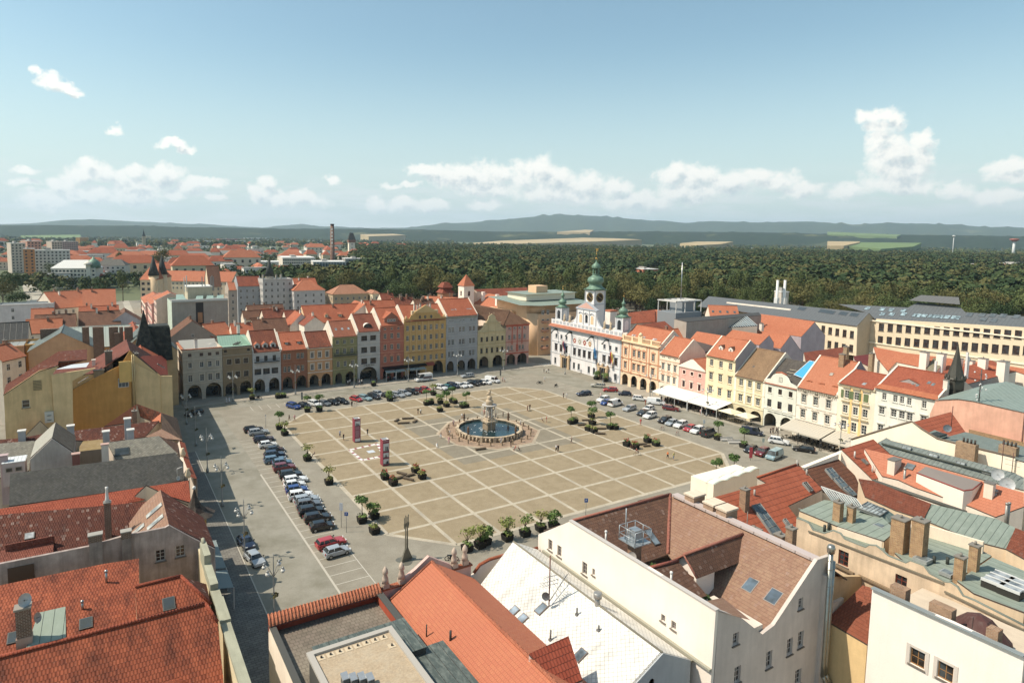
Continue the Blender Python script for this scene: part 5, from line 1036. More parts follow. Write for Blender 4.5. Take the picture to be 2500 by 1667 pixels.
for i in range(4):P=aZ('j',888+i*75,1500+(i%2)*6,12.9);q=MB(metal('c4c8ca',.3,.5),flat('5a5e5e'));q.box(P[0]-.25,P[1]-.4,12.3,P[0]+.25,P[1]+.25,12.75,1);q.obox((P[0],P[1],12.85),(.27,0,0),(0,.35,.08),(0,-.02,.08));q.build('roof_light_fixture',a.E)
for y in(-37.6,-40.5,-43.5,-46.5):put_window(a.E,(-49.68,y,-math.pi/2),0,5.8,1.3,2.2,cols=2,rws=1,fr='6a5a4c')
a.done()
a=PH('gabled_house','salmon tiled gable roof of the near row, its front parapet carrying stone pinnacles','dcc4bc')
zr,sl_=12.2,.62
a.slab(None,[(-37.9,-60,zr-5.6*sl_),(-32.3,-60,zr),(-32.3,-23,zr),(-37.9,-23,zr-5.6*sl_)],N4);a.slab(None,[(-26.9,-60,zr-5.4*sl_),(-32.3,-60,zr),(-32.3,-23,zr),(-26.9,-23,zr-5.4*sl_)],N4)
q=MB(tile('c06a4c','b05a3e'));q.tube([(-32.3,-60,zr+.05),(-32.3,-23,zr+.05)],.18,6);q.tube([(-32.3,-22.9,zr+.05),(-37.9,-22.9,zr-5.6*sl_+.05)],.1,5);q.build('ridge_tiles',a.E)
b=MB(plaster('d8b4ac',.3),tile('bd6444','a85438',.3,.2));O=[(-37.9,0),(-26.9,0),(-26.9,10.1),(-29.3,10.1),(-29.6,10.9),(-30.5,11.4),(-32.3,12.5),(-34.0,11.4),(-35.2,10.8),(-35.4,10.1),(-37.9,10.1)]
b.plate(O,[],lambda u,z,w:(u,-22.3+w,z),.4);b.box(-37.9,-22.5,10.1,-35.3,-21.7,10.25,1);b.box(-29.4,-22.5,10.1,-26.8,-21.7,10.25,1);b.build('front_gable',a.E)
for x,z in((-37.4,10.25),(-35.5,10.25),(-29.0,10.3),(-27.6,10.3)):
 q=MB(plaster('c4b4a4',.5));q.box(x-.35,-22.4,z,x+.35,-21.7,z+.5);q.lathe((x,-22.05,z+.5),[(.4,0),(.34,.5),(.2,.9),(.34,1.1),(.3,1.4),(.08,1.8)],8);q.build('pinnacle',a.E)
for c,x,y,h in(('j',1620,1110,1.2),('j',1835,1140,.9)):P=onp(((-sl_,0,1),zr+32.3*sl_),c,x,y+40);a.rod('vent_pipe',[(P[0],P[1],P[2]-.2),(P[0],P[1],P[2]+h)],.07 if h>1 else.13,flat('4a4640'))
p_=((0,-.85,1),13.1+.85*40.9);a.slab(p_,[('k',335,1303),('k',690,1143),('k',815,1535),('k',600,1620)],tile('b04a30','9c3e28',.55,.34,.12,.04,0,'4a241a',.75));a.done()
a=PH('gabled_house','steep roof clad in white diamond tiles with a pale gable, next to the salmon roof','cfd4d8')
zr,sl_=11.7,.52;xr_,xl_,xe=-21.3,-26.9,-17.7
a.slab(None,[(xl_,-45.6,zr-(xr_-xl_)*sl_),(xr_,-45.6,zr),(xr_,-22.6,zr),(xl_,-24.4,zr-(xr_-xl_)*sl_)],WHT);a.slab(None,[(xe,-45.6,zr-3.6*sl_),(xr_,-45.6,zr),(xr_,-22.6,zr),(xe,-22.6,zr-3.6*sl_)],WHT);
b=MB(plaster('e4dcd0',.2),tile('b8603f','a65034',.3,.2),plaster('8f8270',.6));b.plate([(-26.9,0),(-17.3,0),(-17.3,9.6),(-20,9.5),(-21.3,9.9),(-24.3,9.9),(-25.6,9.6),(-26.4,8.8),(-26.9,8.6)],[],lambda u,z,w:(u,-22.3+w,z),.4)
b.tube([(-17.3,-22.1,9.7),(-20,-22.1,9.6),(-21.3,-22.1,10.0),(-24.3,-22.1,10.0),(-25.6,-22.1,9.7),(-26.4,-22.1,8.9)],.2,6,1);b.build('front_gable',a.E)
b=MB(flat('8c8470',.8));b.box(-17.9,-45.6,9.4,-17.02,-23,9.62);b.tube([(xr_,-45.6,zr+.04),(xr_,-22.6,zr+.04)],.1,5);b.build('gutter',a.E)
pw=((-sl_,0,1),zr-sl_*xr_)
for x,y in((195,930),(272,1000),(447,905),(795,1320)):a.sky(pw,'k',x,y,.75,1.15,'a8bccc' if x<300 else '8c9ca8','7c6c60')
for x,y,h in((765,955,.8),(960,1095,.6),(528,1180,1.1)):P=onp(pw,'k',x,y);q=MB(flat('7c7a76'));q.cyl((P[0],P[1],P[2]-.1),.09,h,8);q.box(P[0]-.15,P[1]-.15,P[2]-.1,P[0]+.15,P[1]+.15,P[2]+.12);q.build('vent_pipe',a.E)
P=aX('k',950,850,xr_);q=MB(metal('b0aea8',.4,.5));q.cyl((xr_,P[1],11.2),.28,1.3,10);q.lathe((xr_,P[1],12.4),[(.42,0),(.42,.5),(.34,.52)],12);q.build('ventilator',a.E)
b=MB(plaster('a7b4bd',.2),flat('3a3c40'));b.plate([(xl_,0),(xe,0),(xe,zr-3.6*sl_),(xr_,zr),(xl_,zr-(xr_-xl_)*sl_)],[[(-22.6+.35*math.cos(t),9.4+.45*math.sin(t))for t in[2*math.pi*i/12 for i in range(12)]]],lambda u,z,w:(u,-45.7+w,z),.3);b.box(-23,-45.6,8.9,-22.2,-45.5,9.9,1);b.build('rear_gable',a.E)  # blue-grey is the gable's shade, put into its plaster colour
P=onp(pw,'k',515,880);T_=aX('k',533,430,P[0]);q=MB(flat('8a5a48'),metal('9a9a98',.4,.6));q.tube([P,(P[0],P[1],T_[2])],.07,6)
for z,l_ in((T_[2]-2.2,.9),(T_[2]-2.7,1.1),(T_[2]-3.1,1.0)):q.tube([(P[0]-l_,P[1],z),(P[0]+l_,P[1]-.1,z)],.03,4,1);[q.tube([(P[0]-l_+k*l_*.3,P[1]-.35,z),(P[0]-l_+k*l_*.3,P[1]+.35,z)],.018,4,1)for k in range(7)]
q.tube([(P[0],P[1],P[2]+.5),(P[0]+2.8,P[1]+.6,P[2]+2.4)],.05,5,1);[q.tube([(P[0]+.8+k*.4,P[1]-.3+.1*k,P[2]+1.0+k*.28),(P[0]+.8+k*.4,P[1]+.9,P[2]+1.5+k*.28)],.02,4,1)for k in range(6)]
q.build('aerial_mast',a.E);dish(a.E,(P[0]-.5,P[1]-.1,T_[2]-4.1),.42,(-1,-1,.3),'6a6a6c');a.done()
a=PH('white_house','big white house with long blank side wall, brown L-shaped roof and roof garden','efebe0')
WX=-17.0;BW=dict(fr='a89a90',gl='5a4a44',cols=2,rws=3)
a.plate('W',WX,[('k',420,235),('k',700,120),('k',1060,330),('k',1480,580),('k',2010,920),('k',1965,1568)],[('k',527,330,.75,1.3),('k',608,385,.75,1.3),('k',835,540,.8,1.4),('k',915,572,.4,.75),('k',1538,985,.5,.7),('k',1632,1050,.55,.8)],plaster('f0ede4',.10,.86),lo=0,wk=BW,name='side_wall')
q=MB(flat('a8a490',.8));q.box(WX-.3,-47.4,9.62,WX+.0,-23.0,9.82);q.build('ledge',a.E)
q=MB(plaster('c4bcae',.1),flat('c8c0b8'));q.box(WX-.1,-47.6,15.32,WX+.35,-27.6,15.44,1);q.build('coping',a.E)
z1=15.3;S1=.62
def zS(y):return z1-S1*(-27.7-y)
def zW(x):return z1-.62*(-.8-x)
HP=tuple(aZ('g',1545,1544,12.4));
a.slab(None,[(-16.6,-27.7,z1),(-.8,-27.8,z1),(-7.4,-33.6,zS(-33.6)),(-16.6,-33.6,zS(-33.6))],N5,skirt=False);a.slab(None,[(-16.6,-27.7,z1),(-.8,-27.8,z1),(-.8,-22.3,11.9),(-16.6,-22.3,11.9)],N5,skirt=False)  # wing with the shaded south slope: shade put into darker tiles
a.slab(None,[(-.8,-27.8,z1),(-.8,-47.4,z1+.2),(-9.4,-47.4,zW(-9.4)+.1),(-9.4,-40.6,zW(-9.4)),(-7.4,-33.6,zS(-33.6))],N6,skirt=False);a.slab(None,[(-.8,-27.8,z1),(-.8,-47.4,z1+.2),(4.0,-47.4,12.4),(4.0,-22.3,12.4),(-.8,-22.3,12.4)],N6,skirt=False)  # wing with the sunlit west slope: sunlight put into paler tiles
a.slab(None,[(-16.6,-47.4,15.1),(-14.9,-47.4,14.0),(-14.9,-27.7,14.0),(-16.6,-27.7,15.1)],N5,skirt=False)
q=MB(tile('b06a5c','a45c50',.3,.3));q.tube([(-.8,-27.8,z1+.05),(-7.4,-33.6,zS(-33.6)+.1)],.2,6);q.tube([(-16.6,-27.7,z1+.05),(-.8,-27.8,z1+.05)],.16,6);q.build('ridge_tiles',a.E)
q=MB(seam('cbb8b0',1.6,.1,.5,'b8a8a0'));q.box(-1.3,-47.4,z1+.1,-.3,-28.5,z1+.38);q.build('ridge_capping',a.E)
b=MB(plaster('d8d0c4',.2),flat('5c6a4c'),plaster('efeae0',.15));b.box(-16.7,-47.2,0,4.0,-22.3,10.2,0);b.box(-14.7,-40.5,10.2,-9.6,-34.0,10.6,1);b.box(-14.8,-47.0,10.2,-9.4,-41.5,11.4,0);b.build('body',a.E)
a.plate('S',-47.45,[(-16.6,15.25),(-13.2,13.4),('l',5,1130),('l',110,1050),('l',500,462),(.4,15.9),(.4,14.0)],[('k',2190,1170,.8,1.15),('l',348,855,.8,1.15),('l',250,1240,.9,1.7),('l',348,1175,.9,1.7),('l',65,1355,.9,1.7),('k',2205,1490,.9,1.6),('l',325,1510,1.0,1.6)],plaster('cac4be',.25),lo=0,wk=dict(fr='c0b8b0',gl='3a2a22',cols=2,rws=3),name='rear_wall')
b=MB(N6,plaster('e0ccc0'));b.add([(-17.0,-47.5,15.3),(-17.0,-46.2,15.45),(-12.2,-44.6,13.6),(-12.2,-47.6,13.0)][::-1]);b.build('curved_eave',a.E)
b=MB(plaster('ece8e2',.1),N5,tile('b06a5c','a45c50',.3,.3));x0,x1_,yd=-10.6,-7.8,-40.2
b.box(x0,-40.2,10.6,x0+2.8,-37.6,13.6);b.add([(x0,-40.2,13.6),(x0,-37.6,13.6),(x0,-38.9,14.9)]);zz=14.95
b.add([(x0-.5,-40.7,13.25),(x0-.5,-38.9,zz),(-1.6,-38.9,zz),(-3.2,-40.7,13.25)],1);b.add([(x0-.5,-37.1,13.25),(x0-.5,-38.9,zz),(-1.6,-38.9,zz),(-3.2,-37.1,13.25)][::-1],1);b.tube([(x0-.5,-38.9,zz+.05),(-1.6,-38.9,zz+.05)],.16,6,2);b.tube([(x0-.5,-40.7,13.3),(x0-.5,-38.9,zz),(x0-.5,-37.1,13.3)],.12,5,2)
b.build('roof_cabin',a.E);q=MB(flat('7c4a2c'),flat('1c1614'));q.box(x0-.06,-39.9,10.7,x0,-39.2,12.9);q.box(x0-.05,-39.2,10.7,x0-.005,-38.4,12.9,1);q.build('door',a.E)
b=MB(plaster('e8e2d8',.1),N5,tile('a4584c','984c42',.3,.3));b.box(-15.6,-41.4,10.2,-11.6,-37.6,12.6);b.add([(-16.3,-42.1,12.5),(-11.2,-42.1,12.2),(-11.6,-38.6,14.3),(-15.9,-38.6,14.6)],1);b.add([(-15.9,-38.6,14.6),(-11.6,-38.6,14.3),(-11.6,-37.0,13.2),(-15.9,-37.0,13.4)],1);b.tube([(-15.9,-38.6,14.65),(-11.6,-38.6,14.35)],.17,6,2);b.build('stair_roof',a.E)
q=MB(leaf('7c9a3c','4c6a2c'));lr=random.Random(3)
for i in range(150):x,y=(-13.9+lr.random()*3.4,-35.2+lr.random()*1.0)if i<90 else(-11.8+lr.random()*1.6,-41.9+lr.random()*1.4);z=10.8+lr.random()*.9;q.obox((x,y,z),(.12,.05,.1),(-.04,.12,.05),(0,.02,.02))
q.build('terrace_plants',a.E);q=MB(flat('5c7a34'),flat('a8a8a0'));q.box(-14.2,-39.6,10.61,-10.2,-36.4,10.66);[q.tube([(-14.6,y,10.6),(-14.6,y,11.6)],.03,4,1)for y in(-40,-38.5,-37,-35.5)];q.tube([(-14.6,-40,11.6),(-14.6,-35.5,11.6)],.03,4,1);q.build('terrace',a.E)
P=aZ('k',1285,290,15.8);chimney(a.E,P[0],P[1],11,15.6,1.0,1.0,bricks('b07c54','8e6040'),1);q=MB(metal('b4bcc0',.4,.5));cx,cy=P[0],P[1]
q.box(cx-1.2,cy-1.2,15.75,cx+1.2,cy+1.2,15.85);q.box(cx-.5,cy-.5,15.85,cx+.5,cy+.5,17.1)
for z in(16.5,17.3):q.tube([(cx-1.15,cy-1.15,z),(cx+1.15,cy-1.15,z),(cx+1.15,cy+1.15,z),(cx-1.15,cy+1.15,z),(cx-1.15,cy-1.15,z)],.045,5)
for dx in(-1.15,0,1.15):
 for dy in(-1.15,0,1.15):
  if dx or dy:q.tube([(cx+dx,cy+dy,15.8),(cx+dx,cy+dy,17.3)],.045,5)
q.tube([(cx-1.0,cy+.4,16),(cx-1.0,cy+.4,19.4)],.06,5);q.build('chimney_cage',a.E);dish(a.E,(cx-.9,cy-.6,14.6),.45,(-1,-.6,.3),'d0ccc4')
pS=((0,-S1,1),z1+S1*27.7);pW=((-.62,0,1),z1+.62*.8)
a.sky(pS,'k',1440,262,.8,1.9,'8a9aa4','4a4644');[a.sky(pW,'k',x,y,1.1,1.4,g_,'9a928c')for x,y,g_ in((1620,295,'b09890'),(1788,382,'7c8c98'),(1905,490,'c8b4a8'))];a.sky(pW,'k',2320,690,1.0,1.5,'6c8090','9a928c');a.sky(pW,'l',105,795,1.1,1.5,'5f7080','9a928c')
for c,x,y in(('g',1705,1215),('g',1862,1295),('g',1970,1350)):P=aZ(c,x,y,16.6);b=MB(bricks('c09470','a87c5c'),plaster('d8ccb8'));b.box(-1.1,P[1]-.7,14.2,.9,P[1]+.7,16.3);b.box(-1.2,P[1]-.8,16.3,1.0,P[1]+.8,16.5,1);b.build('chimney',a.E)
for c,x,y in(('k',1025,265),('k',1610,640)):P=aZ(c,x,y,15.2);q=MB(flat('e4e0d8'));q.cyl((P[0],P[1],14.2),.1,1.6,8);q.ball((P[0],P[1],15.9),.16);q.build('vent_pipe',a.E)
q=MB(metal('b9b5a6',.3,.8));X_,Y_=-.35,-47.9
for dx,zt in((0,17.0),(.5,15.6)):
 q.tube([(X_+dx,Y_,3.5),(X_+dx-.0,Y_,5.0),(X_+dx,Y_,zt)],.24,10);[q.lathe((X_+dx,Y_,z),[(.265,0),(.265,.06)],10)for z in np.arange(5,zt,.9)];q.tube([(X_+dx,Y_,3.6),(X_+dx+.6,Y_-.2,2.6),(X_+dx+.6,Y_-.2,0)],.24,10)
q.lathe((X_,Y_,16.6),[(.34,0),(.4,.5),(.3,.8)],12);q.build('steel_flue',a.E);q=MB(plaster('c6c0ba',.3));q.box(-.8,-47.85,0,.0,-47.4,14.2);q.build('shaft',a.E);a.done()
# --- east part of the near row
N9=tile('b8593c','a84e33',.75,.8,.1,.03,0,'5a2c20',.6);N10=tile('7e4c38','6e4030',.6,.5,.25,.2,0,'38251f',.7);N11=tile('c7745a','bc6a50',.5,.4,.05,.03,0,'8a4a34',.25);N12=tile('8c4632','743828',.4,.3,.3,.2,.2)
GLS=glass('6c7c80',.1)
a=PH('roof_house','orange tiled roof with long glazed roof strips, right of the brown tiled white house','ddd2c0')
p=P_S('h',165,960,14.4,.6);W_=[('g',1850,1290),('g',1925,1245),('h',20,1060),('h',240,1003),('h',165,960),('h',500,850),('h',700,1055),('h',415,1190),('h',690,1546),('h',690,1600),('l',545,375),('l',430,412),('l',300,500),('l',-200,300)]
a.slab(p,W_,N9);a.ridge(p,('h',165,960),('h',500,850),m=N9)
def strip(E,pl,q4,name='glazed_strip',bars=3,m=None):
 P=[Vector(onp(pl,*v))for v in q4];n=Vector(pl[0]).normalized();b=MB(m or GLS,flat('8a8c88',.5));P2=[p_+n*.28 for p_ in P];b.add(P2);[b.add([P[i],P[(i+1)%4],P2[(i+1)%4],P2[i]],1)for i in range(4)]
 for i in range(4):b.tube([P2[i]+n*.02,P2[(i+1)%4]+n*.02],.07,4,1)
 for k in range(1,bars+1):t=k/(bars+1);b.tube([P2[0].lerp(P2[3],t)+n*.02,P2[1].lerp(P2[2],t)+n*.02],.05,4,1)
 b.tube([P2[0].lerp(P2[1],.5)+n*.02,P2[3].lerp(P2[2],.5)+n*.02],.04,4,1);return b.build(name,E)
strip(a.E,p,[('h',110,1200),('h',180,1182),('h',360,1420),('h',290,1450)]);strip(a.E,p,[('h',368,1312),('h',390,1305),('h',432,1362),('h',408,1368)],bars=1);strip(a.E,p,[('h',528,1012),('h',560,1005),('h',616,1072),('h',590,1080)],bars=0,m=flat('4c463e'))
for c,x,y,h,w in(('h',65,1055,15.2,.9),('h',445,1375,16.4,.8),('h',355,1430,14.2,1.0),('h',140,1385,14.4,1.2)):P=aZ(c,x,y,h);chimney(a.E,P[0],P[1],8,h,w,w,bricks('b08458','92684a'),1)
for x,y in((490,860),(568,935),(140,1105)):P=onp(p,'h',x,y);a.rod('vent_pipe',[(P[0],P[1],P[2]-.2),(P[0],P[1],P[2]+.8)],.13,flat('b4aca0'))
P=aZ('h',85,1250,15);a.rod('aerial_mast',[(P[0],P[1],11),(P[0],P[1],15.2)],.05,flat('8a8074'));a.done()
a=PH('low_building','cream parapet house with wavy pale green metal coping, behind the brick chimneys','e8e0cc');X0_,Y0_=aZ('g',1995,1085,9.6)[:2];b=MB(plaster('eee6d4',.1),seam('a9b5a6',.5,.2,.6,'98a698'));xs=[X0_+i*.42 for i in range(28)];zf=lambda i:9.1+.22*abs(math.sin(i*.45))+(i/28)*.6
b.plate([(xs[0],0)]+[(xs[-1],0)]+[(xs[i],zf(i))for i in range(27,-1,-1)],[],lambda u,z,w:(u,Y0_+w,z),1.2)
for i in range(27):b.add([(xs[i],Y0_-.15,zf(i)+.05),(xs[i+1],Y0_-.15,zf(i+1)+.05),(xs[i+1],Y0_+1.6,zf(i+1)-.2),(xs[i],Y0_+1.6,zf(i)-.2)],1)
b.box(xs[0]+.1,Y0_+1.3,0,xs[-1],Y0_+4.5,9.0,0);b.build('parapet',a.E);a.done()
a=PH('roof_house','brown tiled roof with a stepped row of skylights between two cream fire walls','d8cdb8')
p=P_S('z',540,355,14.2,.62);a.slab(p,[('z',235,470),('z',540,355),('z',735,550),('z',830,755),('z',770,800),('z',560,700),('z',400,650)],N10);strip(a.E,p,[('z',440,500),('z',500,485),('z',575,570),('z',515,590)],bars=1);strip(a.E,p,[('z',520,590),('z',580,575),('z',660,660),('z',605,680)],bars=1);strip(a.E,p,[('z',610,685),('z',665,665),('z',745,745),('z',700,755)],bars=1)
XW=38.5;a.plate('W',XW,[('z',565,345),('z',605,305),('z',905,600),('z',740,552)],(),plaster('efe8d8',.12),lo=0,name='fire_wall')
A,B_,C_,D_=aZ('z',215,462,14.0),aZ('z',605,308,14.6),aZ('z',580,345,14.6),aZ('z',245,478,14.0);q=MB(plaster('efe8d8',.12));q.add([A,D_,C_,B_]);q.add([D_,(D_[0],D_[1],10),(C_[0],C_[1],10),C_]);q.build('coping',a.E);a.done()
a=PH('roof_house','bright orange roof with cabin dormer, two satellite dishes and flues, right foreground','e6ddd0')
pS_=P_S('z',605,300,15.0,.62);a.slab(pS_,[('z',605,300),('z',910,203),('z',1070,350),('z',995,560),('z',905,590)],N9)
pW_=P_W('z',1500,470,15.0,.62);a.slab(pW_,[('z',825,293),('z',1075,352),('z',1500,470),('z',1950,600),('z',2352,715),('z',2352,845),('z',2080,945),('z',1850,850),('z',1300,660),('z',1150,590),('z',995,555)],N11)
P=[aZ('z',x,y,13.6)for x,y in((1330,525),(1315,710),(1800,890),(1860,860),(1945,615))]
r_=[aZ('z',x,y,z)for x,y,z in((1325,525,14.4),(1775,695,14.4),(1860,685,14.5),(1948,615,14.9),(1410,465,14.9))]
q=MB(plaster('eee8dc',.1),flat('8c8078',.8),flat('a03c30'));b0=[aZ('z',1315,710,11.0),aZ('z',1800,890,11.0)]
q.add([(r_[0][0],r_[0][1],8),(r_[1][0],r_[1][1],8),tuple(r_[1]),tuple(r_[0])]);q.add([(r_[1][0],r_[1][1],8),(r_[2][0],r_[2][1],8),tuple(r_[2]),tuple(r_[1])]);q.add([(r_[2][0],r_[2][1],8),(r_[3][0],r_[3][1],8),tuple(r_[3]),tuple(r_[2])]);q.add(list(r_)[::-1]if False else[r_[0],r_[1],r_[2],r_[3],r_[4]],1);q.tube([r_[0],r_[1],r_[2],r_[3]],.1,4,2);q.build('cabin',a.E)
m_=(Vector(r_[0])*.5+Vector(r_[1])*.5);d_=(Vector(r_[1])-Vector(r_[0]));an=math.atan2(d_.y,d_.x);put_window(a.E,(m_.x-.1*math.sin(an)*-1*-1,m_.y-.1,an),.3,11.6,1.7,1.5,cols=2,rws=1,fr='f0ece4')
for x,y,w,h_,zz in((1115,395,1.9,2.6,15.2),(2030,620,.9,2.4,15.6)):P=aZ('z',x,y,zz);a.box('vent_block',P[0]-w/2,P[1]-.5,zz-h_-1.5,P[0]+w/2,P[1]+.5,zz,plaster('e6dccc',.2),flat('7a746c'),.08)
for x,y,r0_ in((1215,480,.16),(2070,690,.32),(2190,815,.13),(2215,810,.13)):P=aZ('z',x,y,14.6);q=MB(metal('b0aaa0',.5,.4));q.cyl((P[0],P[1],11),r0_,3.4,10);q.lathe((P[0],P[1],14.4),[(r0_*1.3,0),(r0_*1.3,.25)],10);q.build('flue_pipe',a.E)
dish(a.E,aZ('z',2095,540,15.6),.8,(-1,-.9,.35),'e4e2de');dish(a.E,aZ('z',2185,635,14.6),.95,(-1,-.9,.4),'e4e2de')
for x0,y0,x1_,y1_ in((2135,490,2145,225),(2235,520,2245,330)):
 P=aZ('z',x0,y0,14.8);T_=aX('z',x1_,y1_,P[0]);q=MB(flat('6a4038'),flat('77726a'));q.tube([tuple(P),(P[0],P[1],T_[2])],.05,5);[q.tube([(P[0],P[1]-.9,T_[2]-k),(P[0],P[1]+.9,T_[2]-k)],.02,4,1)for k in(.5,1.2,1.9)];q.build('aerial_mast',a.E)
for x,y in((730,340),(900,475)):P=onp(pS_,'z',x,y+40);a.rod('vent_pipe',[(P[0],P[1],P[2]-.2),(P[0],P[1],P[2]+1.0)],.12,flat('d4ccc0'))
a.sky(pS_,'z',828,420,.8,.9,'8a8478','7a6a5c');a.sky(pW_,'z',1262,468,1,1,'7c8488','6a645c');a.done()
a=PH('roof_house','long grey-green metal roof with a row of rooflights below the cream gable wall','d8cebb')
pg=((-.4,0,1),15.6-.4*56);a.slab(pg,[('z',955,235),('z',1035,190),('z',1080,215),('z',1650,360),('z',2250,520),('z',2352,570),('z',2352,690),('z',1950,585),('z',1500,460),('z',1075,345)],seam('77807a',.6,.45,.55,'59625a'));
for x in(1235,1490,1750,2010):y=290+(x-1235)*.29;strip(a.E,pg,[('z',x-45,y-15),('z',x+45,y+8),('z',x+20,y+42),('z',x-60,y+18)],bars=0,name='rooflight',m=glass('b0b8b4',.2))
q=MB(flat('4c5248',.6));A,B_=onp(pg,'z',990,265),onp(pg,'z',2050,560);q.tube([A+np.array([0,0,.35]),B_+np.array([0,0,.35])],.18,8);q.build('ridge_pipe',a.E);a.done()
a=PH('gabled_house','cream blank gable wall with a red roof behind it, in front of the yellow house','efe8d6')
XC=56.0;a.plate('W',XC,[('h',935,648),('h',1220,560),('h',1430,500),('h',1510,560),('h',1640,640),('h',1900,705),('h',2280,795)],(),plaster('f2ead6',.12),lo=0,name='gable_wall')
q=MB(flat('7c6a58'));pts=[aX('h',x,y,XC)for x,y in((935,648),(1220,560),(1430,500),(1510,560),(1640,640),(1900,705),(2280,795))];q.tube([tuple(p_+np.array([0,0,.05]))for p_ in pts],.16,5);q.build('coping',a.E)
A=[tuple(p_+np.array([.35,0,-.15]))for p_ in pts]
a.slab(None,[A[0],A[1],A[2],(70,A[2][1],A[2][2]),(70,A[0][1],A[0][2])],N11,name='front_roof');a.slab(None,[A[2],A[3],A[4],(66,A[4][1],A[4][2]-.2),(70,A[2][1],A[2][2])],N9);a.slab(None,[A[4],(66,A[4][1],A[4][2]-.2),(66,-50,A[4][2]-.6),(XC+.35,-50,A[4][2]-.3)],seam('75827a',.8,.4),name='metal_roof')
P=A[3];q=MB(seam('7d8f84',.7,.3),flat('3a403c'));q.box(XC+.4,P[1]-2.6,P[2]-2.4,XC+2.8,P[1]+.2,P[2]-.4,1);q.add([(XC+.3,P[1]-2.8,P[2]-.7),(XC+3.2,P[1]-2.8,P[2]-.7),(XC+3.2,P[1]+.6,P[2]-.1),(XC+.3,P[1]+.6,P[2]-.1)]);q.build('dormer',a.E)
for c,x,y,w in(('A',1540,1290,2.6),('A',2140,1330,2.2)):P=aZ(c,x,y,16.5);q=MB(bricks('b88c5c','9c7450'),flat('4a4038'));q.box(P[0]-.6,P[1]-w/2,12,P[0]+.6,P[1]+w/2,16.4);[q.cyl((P[0],P[1]-w/2+.3+k*.5,16.4),.14,.7,7,1)for k in range(4)];q.build('chimney',a.E)
P=aZ('A',1300,1140,16);a.rod('aerial_mast',[tuple(P),(P[0],P[1],20.4)],.06,flat('7c4438'));dish(a.E,aZ('A',1250,1090,17.2),.6,(-1,-.7,.3),'7c8890');a.done()
a=PH('pink_walled_building','building with a long blank pink wall, green metal roof and dark pointed turret','e2b8a2')
XP=80.0;a.plate('W',XP,[('A',1000,890),('A',1085,690),('A',1400,675),('A',1600,700),('A',2352,865)],(),plaster('e0ae96',.35),lo=0,name='pink_wall')
e_=[aX('A',x,y,XP)for x,y in((1080,685),(1400,672),(1600,698),(2352,862))];q=MB(seam('87988e',.9,.3));G_=[tuple(e_[0]+np.array([-.2,0,.05])),tuple(e_[1]+np.array([-.2,0,.1])),tuple(e_[2]+np.array([-.2,0,.1])),tuple(e_[3]+np.array([-.2,0,.05])),(95,e_[3][1],e_[3][2]+1.0),(95,e_[2][1],e_[2][2]+2.2),(92,e_[1][1],e_[1][2]+1.6),(88,e_[0][1],e_[0][2]+.4)]
for i in range(3):q.add([G_[i],G_[i+1],G_[6-i],G_[7-i]])
q.build('roof',a.E);a.box('body',XP+.4,-60,0,96,e_[0][1]-.5,14.5,plaster('e2b8a2'))
SP=hit('A',1345,610,(1,0,0),90.0);q=MB(metal('4e4c42',.6,.3),flat('23231f'));cx,cy=90.0,SP[1];zb=SP[2]-1.5;k=1.55
q.lathe((cx,cy,zb),[(k,0),(k,4.6),(k*1.12,4.9),(k*.95,5.3)],8,0,False,R(22));q.lathe((cx,cy,zb+5.2),[(k*1.0,0),(k*.55,2.6),(k*.18,5.6),(.05,7.0)],8,0,False,R(22))
for i in range(8):t=R(22)+R(45)*i;q.lathe((cx+k*1.02*math.cos(t),cy+k*1.02*math.sin(t),zb+4.6),[(.16,0),(.3,.5),(.08,1.2)],6)
for i in range(8):t=R(45)*i+R(0);q.obox((cx+k*.94*math.cos(t),cy+k*.94*math.sin(t),zb+1.8),(-.35*math.sin(t),.35*math.cos(t),0),(.03*math.cos(t),.03*math.sin(t),0),(0,0,1.1),1)
q.build('turret',a.E)
P=aZ('A',1705,690,18);q=MB(flat('5a5654'),flat('e4e2de'));q.tube([(P[0],P[1],17),(P[0],P[1],24)],.1,5);mr=random.Random(5);[q.ball((P[0]+mr.uniform(-1.2,1.2),P[1]+mr.uniform(-.8,.8),18+i*.42),.16,1,6,4)for i in range(14)];[q.tube([(P[0]-.9,P[1],z),(P[0]+.9,P[1],z)],.04,4)for z in(18.5,20,21.5,23)];q.build('antenna_cluster',a.E)
a.slab(None,[tuple(aZ('A',1560,1100,12.5)),tuple(aZ('A',2352,1290,12.5)),tuple(aZ('A',2352,1400,11.5)),tuple(aZ('A',1560,1290,11.5))],tile('a07c5c','8c6a4e',.4,.3,.2,.2),name='lean_to_roof');a.done()
a=PH('grey_fronted_building','long grey-fronted building with red tiled eaves running away behind the dark turret','a3a0a0')
A,B_=aZ('A',1075,575,16.5),aZ('A',2235,275,16.5);d_=Vector((B_-A)[:2]).normalized();n_=Vector((-d_.y,d_.x));L_=np.linalg.norm((B_-A)[:2])
def AB(u,v,z):return(A[0]+d_.x*u+n_.x*v,A[1]+d_.y*u+n_.y*v,z)
a.slab(None,[AB(0,0,16.5),AB(L_,0,16.5),AB(L_,5,18.4),AB(0,5,18.4)],tile('b8583a','a84c30',.45,.4,.1));a.slab(None,[AB(0,5,18.4),AB(L_,5,18.4),AB(L_,11,15.5),AB(0,11,15.5)],N9)
for r in(14.2,10.6,7.0):
 for i in range(14):P=AB(3+i*(L_-6)/13,-.1,r);put_window(a.E,(P[0],P[1],math.atan2(d_.y,d_.x)),0,r-.9,1.1,1.8,fr='b8b4b4',gl='3c3a3c')
a.done()
a=PH('wavy_gable_building','pale ochre wall with a wavy coping and red-framed windows, green metal roofs behind','d9c6a6')
